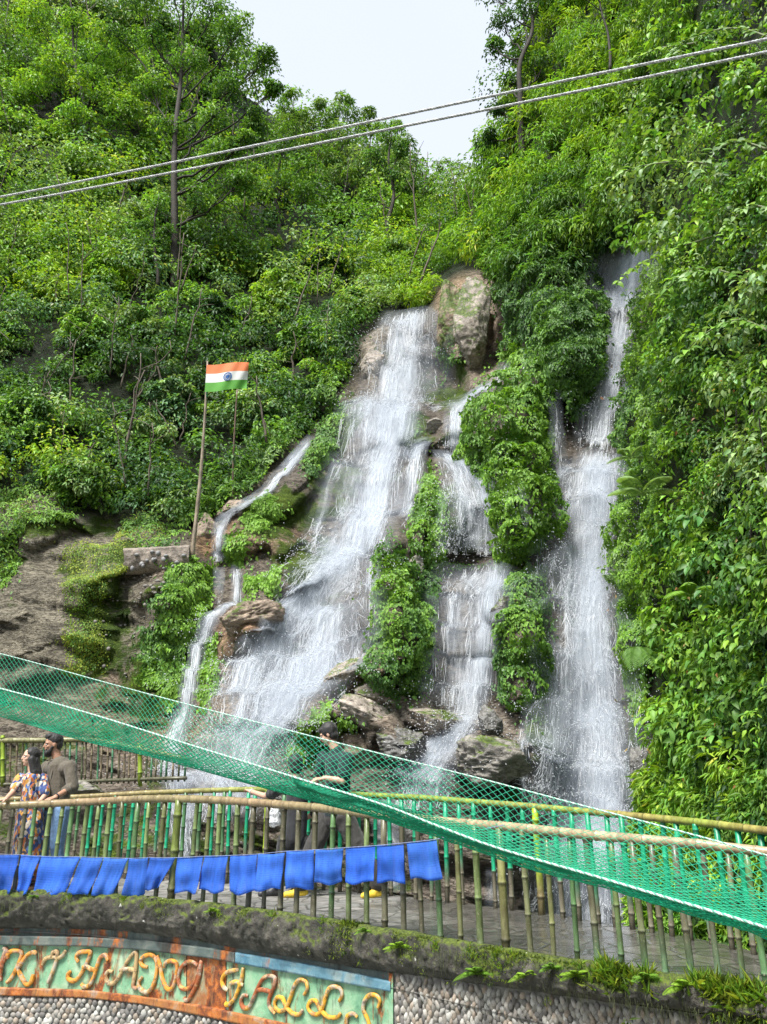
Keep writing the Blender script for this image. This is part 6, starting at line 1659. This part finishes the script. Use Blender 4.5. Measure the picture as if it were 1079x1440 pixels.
boulder(110, 1110, 30, 12, -.1, RG, 'low rock behind the couple near the back railing', 30, 1, .4, 0, 12.5)
boulder(330, 1140, 60, 40, .4, RB, 'reddish boulder in the splash below the apron, behind the bridge', 31)
boulder(590, 1200, 60, 60, .3, RW, 'wet boulder behind the bridge pickets below the middle cascade', 32)
# concrete ledge with set stones
def ledge():
    P = lambda u, v, Y: PX(u, v, Y)
    m = rock_mat('rough_concrete', (.30, .255, .21), .0)
    mb = MB(); n = 60
    u = np.linspace(174, 266, n); w = np.linspace(0, 1, 18)
    U = np.repeat(u[:, None], 18, 1); V = (772 - (u - 174) * .05)[:, None] * (1 - w) + (800 + (u - 174) * -.02 + 8)[:, None] * w
    Yf = S(U, V)[..., 1].min() + .1
    G = at(U, V, Yf + .25 * w[None] ** 3); top = at(U[:, :1], V[:, :1] - 1, Yf + 1.2)
    G = np.concatenate([top, G], 1); G += .03 * fbm(G * 6, 4, 4)[..., None]
    mb.add(G.reshape(-1, 3), grid_faces(19, n)); o = mb.build('concrete_ledge', m); tag(o, 'rough concrete ledge studded with pebbles, left of the flagpole foot', 'ledge')
    r = np.random.default_rng(3); mst = plain('grey_stone', (.28, .28, .28), .7, 12, .3, .4, .02)
    for _ in range(15):
        mb = MB(); c = P(r.uniform(186, 262), r.uniform(774, 800), Yf - .01); ell(mb, c, r.uniform(.03, .06, 3), None, 10, 7); mb.build('set_stone', mst, o)
    
ledge()
def scatter_stones():
    r = np.random.default_rng(9); mb = MB()
    for _ in range(110):
        u, v = r.uniform(110, 290), r.uniform(800, 1030)
        if r.random() < .5: u, v = r.normal(215, 26), r.uniform(800, 930)
        p = S(u, v); n = SN(u, v); s = r.uniform(.02, .05); ell(mb, p + n * s * .4, np.array([s, s * .8, s * .7]) * r.uniform(.7, 1.3, 3), None, 8, 6, )
    o = mb.build('loose_stones', plain('pale_stone', (.30, .28, .25), .8, 9, .4, .5, .02)); tag(o, kind='stuff')
scatter_stones()

# ------------------------------------------------------------------ trees
def tree(name, label, cat, base, top, r0, clusters, leaf, W, cols, seed, per=420, mat=None, shape='leaf', drop=.4, group=None, bend=.4, flat=.75, amp=.28, sub=5, hem=-.4, lr=1.0):
    """clusters rows: u, v, radius px, dY ; base/top = (u, v, Y)"""
    r = np.random.default_rng(seed)
    b = PX(*base); t_ = PX(*top); root = empty(name, b, label, cat, group)
    n = 26; s = np.linspace(0, 1, n)[:, None]
    ax = b * (1 - s) + t_ * s
    ax = ax + np.stack([vnoise(np.hstack([s * 3, s * 0 + seed, s * 0]), 1), vnoise(np.hstack([s * 3, s * 0, s * 0 + seed]), 2), 0 * s[:, 0]], -1) * bend * np.sin(s * math.pi * .9)
    mb = MB(); tube(mb, ax, r0 * (1 - .88 * s[:, 0]) + .01, 9)
    C, Rr = [], []
    for (u, v, rp, dY) in clusters:
        Yc = base[2] * .5 + top[2] * .5 + dY; c = PX(u, v, Yc); m = Yc / 1180
        z = np.clip((c[2] - b[2]) * .82 - rp * m * .2, (t_[2] - b[2]) * .18, (t_[2] - b[2]) * .96) / (t_[2] - b[2])
        i = int(z * (n - 1)); p = ax[i]
        k = np.linspace(0, 1, 9)[:, None]; q = p * (1 - k) + c * k + np.array([0, 0, -.12]) * np.linalg.norm(c - p) * np.sin(k * math.pi) + .05 * np.linalg.norm(c - p) * r.normal(0, .4, (9, 3)) * np.sin(k * math.pi)
        rb = max(.012, r0 * .42 * (1 - z * .7)); tube(mb, q, rb * (1 - .8 * k[:, 0]) + .008, 6)
        for j in range(sub):
            d = unit(r.normal(size=3) + np.array([0, 0, .2])); e = c + d * rp * m * r.uniform(.35, .95) * np.array([1, 1, .7])
            kk = np.linspace(0, 1, 5)[:, None]; st = q[r.integers(5, 9)]; tube(mb, st * (1 - kk) + e * kk + r.normal(0, .03, (5, 3)) * np.sin(kk * 3.1), rb * .35 * (1 - .7 * kk[:, 0]) + .004, 5)
            C.append(e); Rr.append(rp * m * r.uniform(.42, .72))
    mb.build('trunk', M_BARK, root)
    C, Rr = np.array(C), np.array(Rr); cl = pick(r, cols, len(C)) * np.exp(r.normal(0, .15, len(C)))[:, None]
    mb = MB(); Ym = base[2] * .5 + top[2] * .5
    blob_leaves(mb, C, Rr, max(20, int(per / sub)), leaf * Ym / 1180, W, cl, r, shape, flat, hem, None, drop, amp)
    mb.build('crown', mat or M_LEAF, root, sm=False)
    return root
CULL[0] = False
tree('tree', 'tall slender dark-trunked tree rising above the left hillside into the sky', 'tree', (245, 415, 25.5), (262, -60, 27), .17,
     [(300, 15, 48, 0), (248, -20, 50, 0), (335, 48, 40, -.6), (368, 92, 34, -1), (330, 128, 42, -1), (296, 176, 44, -.4), (268, 96, 36, .6), (226, 62, 42, .5), (200, 12, 44, 0), (214, 128, 36, .6), (240, 196, 40, 0),
      (312, 222, 44, -.8), (356, 176, 30, -1), (384, 128, 18, -1.2), (288, 286, 38, -.6), (232, 300, 34, .2), (334, 258, 34, -1), (176, 60, 34, .3), (290, -50, 60, 0), (340, 200, 26, -1.3)],
     7.5, .45, [MID, DEEP, MID, BRIGHT], 101, 900, flat=.7, sub=7)
tree('tree', 'broad bright green tree left of the tall slender one, crown cut by the picture top', 'tree', (125, 262, 31), (96, -10, 31), .16,
     [(60, 44, 52, 0), (112, 30, 50, 0), (150, 62, 46, 0), (88, 104, 52, -.5), (46, 130, 42, 0), (138, 132, 48, -.5), (176, 92, 40, .3), (170, 166, 42, -.4), (100, 168, 42, -1), (190, 210, 34, 0), (70, 190, 30, 0), (150, 210, 30, 0)],
     7.5, .5, [BRIGHT, LIME, BRIGHT, MID], 102, 900, flat=.7, sub=7)
tree('tree', 'pale green tree at the upper left corner of the picture', 'tree', (20, 250, 33), (10, -30, 34), .15,
     [(8, 50, 44, 0), (22, 110, 44, 0), (-20, 90, 46, 0), (4, 170, 42, 0), (-40, 30, 50, 0), (30, 200, 34, 0), (-60, 150, 50, 0)], 7, .4, [PALE, BRIGHT, LIME], 103, 800, sub=7)
tree('tree', 'slim young tree low between the tall tree and the left bushes', 'tree', (222, 404, 25), (224, 270, 25.3), .07,
     [(222, 290, 22, 0), (206, 316, 18, 0), (240, 322, 18, 0), (222, 345, 16, 0)], 7, .4, [DEEP, MID], 104, 260, bend=.15)
tree('tree', 'dark round tree on the ridge right of the tall tree', 'tree', (392, 330, 32), (398, 190, 33), .14,
     [(398, 208, 34, 0), (372, 232, 34, 0), (424, 236, 34, 0), (396, 262, 38, -.6), (360, 280, 32, -.6), (432, 282, 30, -.4)], 6.5, .5, [DEEP, MID, MID], 105, 420)
for k, (u, vt, vb, w) in enumerate([(410, 128, 280, 30), (446, 138, 290, 32), (484, 134, 300, 30), (520, 152, 300, 28), (556, 172, 310, 26)]):
    tree('bamboo_clump', ['feathery bamboo clump at the left end of the ridge, beside the tall tree', 'second feathery bamboo clump from the left on the ridge', 'middle one of the feathery bamboo clumps on the ridge', 'fourth feathery bamboo clump from the left on the ridge', 'rightmost feathery bamboo clump on the ridge, against the sky'][k], 'bamboo',
         (u, vb, 40), (u + 4, vt + 10, 41), .05, [(u + dx, v, w * q, 0) for dx, v, q in ((0, vt + 8, .5), (-12, vt + 30, .7), (14, vt + 34, .7), (0, vt + 60, 1), (-18, vt + 84, .9), (18, vt + 90, .9), (0, vt + 118, 1))],
         9, .2, [PALE, BRIGHT, MID], 110 + k, 420, drop=.8, group='bamboo clumps on the ridge', flat=1.1)
tree('tree', 'dark tree standing at the right end of the ridge beside the sky gap', 'tree', (545, 330, 33), (548, 180, 34), .12,
     [(548, 190, 22, 0), (562, 214, 24, 0), (530, 222, 24, 0), (550, 250, 28, 0), (572, 262, 20, 0), (524, 276, 24, 0)], 6.5, .5, [DEEP, MID], 120, 380)
tree('tree', 'small pale hazy tree in the saddle below the sky', 'tree', (628, 300, 42), (632, 222, 42), .09,
     [(620, 232, 16, 0), (642, 238, 18, 0), (606, 252, 16, 0), (630, 262, 20, 0), (656, 262, 18, 0), (600, 276, 16, 0)], 6, .4, [PALE, PALE, BRIGHT], 121, 240)
tree('tree', 'dark overhanging tree at the left edge of the right slope, against the sky', 'tree', (742, 250, 22), (724, -60, 23), .13,
     [(692, -10, 34, 0), (706, 34, 34, 0), (690, 62, 24, 0), (724, 78, 34, 0), (736, 20, 38, 0), (716, 118, 26, 0), (704, 156, 20, 0), (690, 198, 20, 0), (700, 232, 22, 0), (724, 180, 28, 0), (760, -20, 50, 0), (760, 100, 40, 0)],
     8.5, .42, [DEEP, DARK, MID], 122, 420, drop=.9, bend=.6)
tree('tree', 'pale bare-stemmed tree leaning out high on the right slope', 'tree', (858, 98, 16), (838, -40, 16.5), .035, [(832, -30, 26, 0), (850, -60, 34, 0), (815, -14, 18, 0)], 12, .3, [BRIGHT, LIME], 123, 160)
for k, (u, v, w, lab, cols) in enumerate([
   (60, 400, 52, 'bright yellow-green bush at the left edge of the hillside', [LIME, BRIGHT]), (150, 390, 44, 'bright leafy bush left of the tall trunk', [LIME, BRIGHT]), (120, 470, 40, 'mid-green rounded bush below the bright ones on the left', [MID, BRIGHT]),
   (200, 470, 46, 'pale leafy bush below the foot of the tall tree', [PALE, MID]), (330, 360, 40, 'light green bush right of the tall trunk', [BRIGHT, LIME]), (395, 420, 46, 'lime bush in the centre of the hillside', [LIME, BRIGHT]),
   (450, 380, 44, 'dark glossy tree-like bush above the main waterfall', [DEEP, DARK]), (430, 480, 40, 'mid-green bush left of the top of the main waterfall', [MID, BRIGHT]), (560, 370, 40, 'yellowish bush just above the top of the main waterfall', [BRIGHT, PALE]),
   (40, 590, 46, 'dark spreading bush above the left rock face', [DEEP, MID]), (200, 620, 46, 'pale dense shrub left of the flagpole', [PALE, MID]), (360, 580, 42, 'leafy shrub right of the flag', [MID, PALE]), (110, 670, 40, 'broad drooping shrub hanging over the left rock face', [MID, PALE]),
   (240, 560, 40, 'greyish green shrub behind the upper flagpole', [PALE, BLUE]), (500, 430, 30, 'small dark bush touching the left lip of the main waterfall', [DEEP, MID]), (460, 240, 36, 'bright bush under the bamboo on the ridge', [LIME, BRIGHT]), (585, 300, 36, 'bright bush in the saddle left of the sky gap', [LIME, BRIGHT]), (300, 440, 36, 'dark bush at the foot of the tall tree', [DEEP, DARK])]):
    Yb = float(S(u, v)[1])
    tree('bush', lab, 'bush', (u, v + w * .8, Yb - .2), (u, v - w * .5, Yb - .6), .05, [(u + dx * w, v + dy * w, w * q, -.5 - .4 * q) for dx, dy, q in ((0, -.45, .55), (-.5, -.1, .55), (.5, -.15, .55), (0, .15, .65), (-.35, .5, .5), (.4, .5, .5))],
         8.5 if k % 2 else 8, .48, cols, 130 + k, 480, drop=.6, bend=.1)

# ------------------------------------------------------------------ ferns, vines, kerb plants
def frond(mb, p, d, L_, w, r, col, droop=.8, pinn=30):
    d = unit(np.asarray(d, float)); s = np.linspace(0, 1, pinn)[:, None]
    ax = p + d * L_ * s + np.array([0, 0, -1.0]) * L_ * droop * s ** 2 * .6
    T = unit(np.gradient(ax, axis=0)); side = unit(np.cross(T, UPV)); N_ = np.cross(side, T)
    tube(mb, ax, .0035 * (L_ / .6) * (1 - .7 * s[:, 0]), 4, np.array(col) * .8)
    ln = w * np.sin(np.clip(s * .93 + .07, 0, 1)[:, 0] * math.pi) ** .7
    for e in (-1, 1):
        cards(mb, ax, N_ + .1 * r.normal(size=(pinn, 3)), side * e + T * .45 - UPV * .18, ln + .002, ln * .0 + L_ / pinn * .85, np.repeat(np.array(col)[None], pinn, 0) * r.uniform(.85, 1.15, (pinn, 1)), r)
def fern(u, v, L_, label, seed, n=7, off=.25, col=BRIGHT, spreadv=(0, -.5, .3), Y=None, group=None, P=None, droop=.9, wide=1.3):
    r = np.random.default_rng(seed)
    p = (S(u, v) + SN(u, v) * off if Y is None else PX(u, v, Y)) if P is None else np.asarray(P)
    mb = MB()
    for k in range(n):
        a = -wide + 2 * wide * k / max(1, n - 1) + r.normal(0, .15); frond(mb, p, np.array([math.sin(a), -.5, .55 * math.cos(a) + .1]) + np.array(spreadv) * .4, L_ * r.uniform(.75, 1.1), L_ * .2, r, np.array(col) * r.uniform(.85, 1.2), droop)
    o = mb.build('fern', M_LEAF, sm=False); return tag(o, label, 'fern', group)
fern(962, 925, .85, 'large fern drooping beside the right waterfall, low on the leafy wall', 201, 5, .6, MID, (-.3, -.3, -.9), droop=1.4, wide=.45)
fern(965, 700, .8, 'arching fern high on the leafy wall right of the fall', 202, 4, .6, PALE, (-.5, -.3, .1))
fern(930, 650, .6, 'pale fern beside the ledge of the right waterfall', 203, 4, .5, PALE, (-.5, -.3, 0))
fern(1040, 850, .5, 'small bright fern among large leaves at the right edge', 204, 5, .5, BRIGHT)
fern(300, 700, .4, 'bright broad fern by the thin cascade', 205, 6, .3, LIME)
# aerial roots on the right
mb = MB(); rv = np.random.default_rng(8)
for k in range(16):
    u = rv.uniform(1020, 1090); v0 = rv.uniform(560, 620); v1 = rv.uniform(720, 830); Yc = float(S(u, 680)[1]) - rv.uniform(.55, .9)
    s = np.linspace(0, 1, 14); P = at(u + s * rv.uniform(0, 22) + 3 * np.sin(s * 5 + k), v0 + (v1 - v0) * s, Yc + 0 * s); tube(mb, P, rv.uniform(.003, .010), 5, (.22, .13, .08))
tag(mb.build('hanging_roots', M_BARK), 'bundle of thin reddish brown roots hanging at the right edge', 'roots')
# leafy branches reaching out from the right wall
def branch(pts, Yb, n, leafpx, cols, seed, label):
    r = np.random.default_rng(seed); q = spline(pts, 24); Y = np.linspace(Yb[0], Yb[1], 24); P = at(q[:, 0], q[:, 1], Y)
    root = empty('leafy_branch', P[0], label, 'branch'); mb = MB(); tube(mb, P, np.linspace(.014, .004, 24), 6, (.6, .8, .5)); mb.build('stem', M_STEM, root)
    i = r.integers(3, 24, n); b = P[i] + r.normal(0, .01, (n, 3)); T = np.stack([r.normal(0, .6, n), r.normal(0, .5, n) - .3, -r.uniform(.4, 1.1, n)], -1) + unit(P[-1] - P[0]) * .5
    Nn = unit(np.stack([r.normal(0, .3, n), -.8 + r.normal(0, .25, n), .7 + r.normal(0, .25, n)], -1)); L_ = leafpx * Y[i] / 1150 * r.uniform(.7, 1.25, n)
    T = T - Nn * (T * Nn).sum(-1, keepdims=True)
    mb = MB(); cards(mb, b, Nn, T, L_ * .85, L_ * .42, pick(r, cols, n) * np.exp(r.normal(0, .18, n))[:, None], r, 'big', .2); mb.build('leaves', M_GLOSS, root, sm=True)
branch([(1000, 230), (940, 228), (880, 240), (840, 262)], (7.2, 8.2), 46, 20, [BRIGHT, LIME, PALE], 301, 'bright leafy branch reaching left under the cables on the right')
branch([(1010, 330), (950, 350), (900, 372), (868, 396)], (8, 9.5), 50, 18, [BRIGHT, LIME], 302, 'thin branch of bright leaves hanging before the top of the right waterfall')
branch([(1079, 210), (1040, 200), (1000, 215), (980, 250)], (5.8, 6.2), 44, 28, [PALE, MID, (.2, .3, .14)], 303, 'branch of broad pale leaves at the upper right')
branch([(1100, 300), (1060, 290), (1030, 310), (1012, 345)], (5.6, 6.0), 40, 26, [PALE, BRIGHT], 304, 'drooping branch with broad leaves at the right edge, below the pale one')
branch([(1060, 400), (1010, 380), (960, 390), (925, 420)], (6.6, 7.8), 60, 24, [MID, BRIGHT, PALE], 305, 'leafy branch halfway up the right edge, pointing at the waterfall')
branch([(1090, 470), (1040, 450), (990, 470), (960, 500)], (6.0, 7.0), 50, 24, [BRIGHT, MID], 306, 'leafy branch below the halfway one on the right')
branch([(980, 60), (920, 70), (880, 95), (860, 130)], (8.5, 10), 60, 20, [LIME, BRIGHT], 307, 'yellow-green branch hanging behind the cables on the right')
branch([(1100, 60), (1040, 40), (980, 50), (940, 80)], (6, 7.5), 80, 24, [PALE, PALE, MID], 308, 'silvery leaved branch at the top right corner')
# plants rooted in the mossy kerb
def kerbP(u, dz=.02, off=.12):
    r_ = 0; vb = np.interp(u, [0, 237, 370, 515, 675, 840, 1079], [1260, 1267, 1286, 1311, 1337, 1364, 1403]); rr_ = rr(u, vb); Y = float(near_Y(rr_)) - off
    return np.array([rr_ * Y, Y, dz])
KF = [(512, .02, .18, .10, 'small fern on the kerb above the last painted letters'), (560, -.05, .18, .15, 'fern tuft on the kerb edge where the painted panel ends'), (668, -.12, .185, .20, 'spiky fern hanging from the kerb face, first right of the panel'), (738, -.08, .18, .16, 'fern on the kerb right of the thick bamboo post'),
      (775, .0, .18, .13, 'little upright fern on the kerb beside a round leaf'), (806, -.02, .18, .16, 'double fern on the kerb in the middle of the right half'), (905, .03, .17, .16, 'bright fern tuft on the right part of the kerb'), (960, .02, .17, .18, 'leafy fern near the right end of the kerb'), (50, .0, .18, .10, 'tiny fern on the left end of the kerb'), (300, .0, .18, .11, 'small fern on the kerb below the middle cloths')]
for k, (u, dz, off, L_, lab) in enumerate(KF): fern(0, 0, L_, lab, 400 + k, 9, 0, LIME if k % 2 else BRIGHT, (0, -.3, .3), None, 'ferns on the mossy kerb', kerbP(u, dz, off), .7)
def kerb_moss():
    r = np.random.default_rng(55); mb = MB()
    n = 30000; u = r.uniform(-120, 1240, n)
    P = np.array([0.0, 0, 0]) + np.stack([np.interp(u, np.arange(-130, 1260, 10), [kerbP(x)[k] for x in np.arange(-130, 1260, 10)]) for k in range(3)], -1)
    w = r.random(n) ** 1.5; 
    P[:, 1] += .10 - .17 * np.minimum(w * 2.2, 1); P[:, 2] = .035 - np.maximum(w - .45, 0) * .45
    k = fbm(P * 3.0, 4, 5); keep = k - .34 * w + .15 * (u > 560) - .10 * (u < 200) > -.02; P, u, w = P[keep], u[keep], w[keep]; n = len(P)
    big = (fbm(P * 1.7 + 9, 2, 6) > .05) & (u > 480)
    T = np.stack([r.normal(0, .6, n), -.5 + r.normal(0, .4, n), np.where(w < .4, .9, -.5) + r.normal(0, .4, n)], -1)
    L_ = r.uniform(.010, .030, n) * np.where(big, 1.8, 1.0) * np.where(u > 860, 1.5, 1.0)
    cols = pick(r, [(.07, .12, .015), (.15, .21, .02), (.045, .075, .012), (.26, .32, .03)], n, [.3, .3, .25, .15]) * r.uniform(.7, 1.2, n)[:, None]
    cards(mb, P, unit(r.normal(size=(n, 3)) + np.array([0, -1, .6])), T, L_, L_ * .22, cols, r)
    # grass tufts, mostly right
    for g in range(80):
        ug = r.uniform(620, 1180) if g < 60 else r.uniform(0, 620); c = kerbP(ug, r.uniform(-.06, .03), .14 + .03 * r.random()); m = 34
        T = np.stack([r.normal(0, .55, m), -.45 + r.normal(0, .3, m), 1 + r.normal(0, .35, m)], -1); q = c + r.normal(0, .018, (m, 3))
        s = (.05 + .07 * (ug > 820)) * r.uniform(.7, 1.3); cards(mb, q, unit(r.normal(size=(m, 3)) + [0, -1, .5]), T, s * r.uniform(.5, 1, m), s * .09, pick(r, [BRIGHT, LIME, YEL], m) * r.uniform(.7, 1.1, m)[:, None], r, droop=.35)
    o = mb.build('kerb_moss', M_LEAF, sm=False); tag(o, kind='stuff')
    # fine roots and dry stems hanging down the kerb face
    mb = MB()
    for g in range(900):
        ug = r.uniform(-60, 1200); c = kerbP(ug, r.uniform(-.10, .03), .175 + .02 * r.random()); m = 5; s = np.linspace(0, 1, m)[:, None]
        q = c + np.array([0, -.02, -1]) * s * r.uniform(.03, .13) + np.cumsum(r.normal(0, .006, (m, 3)), 0); tube(mb, q, .0012, 3, np.array([.30, .28, .20]) * r.uniform(.3, 1.1))
    o = mb.build('kerb_rootlets', M_STEM); tag(o, kind='stuff')
kerb_moss()

# light damp air over the gorge
def haze():
    m = bpy.data.materials.new('damp_air'); m.use_nodes = True; nt = m.node_tree; nt.nodes.clear()
    o = nt.nodes.new('ShaderNodeOutputMaterial'); v = nt.nodes.new('ShaderNodeVolumePrincipled')
    v.inputs['Color'].default_value = (.86, .92, 1, 1); v.inputs['Density'].default_value = HAZE; v.inputs['Anisotropy'].default_value = .2
    nt.links.new(v.outputs[0], o.inputs['Volume'])
    mb = MB(); box(mb, (-420, -420, -5.0), (420, 420, 85)); ob = mb.build('haze', m, sm=False); tag(ob, kind='stuff')
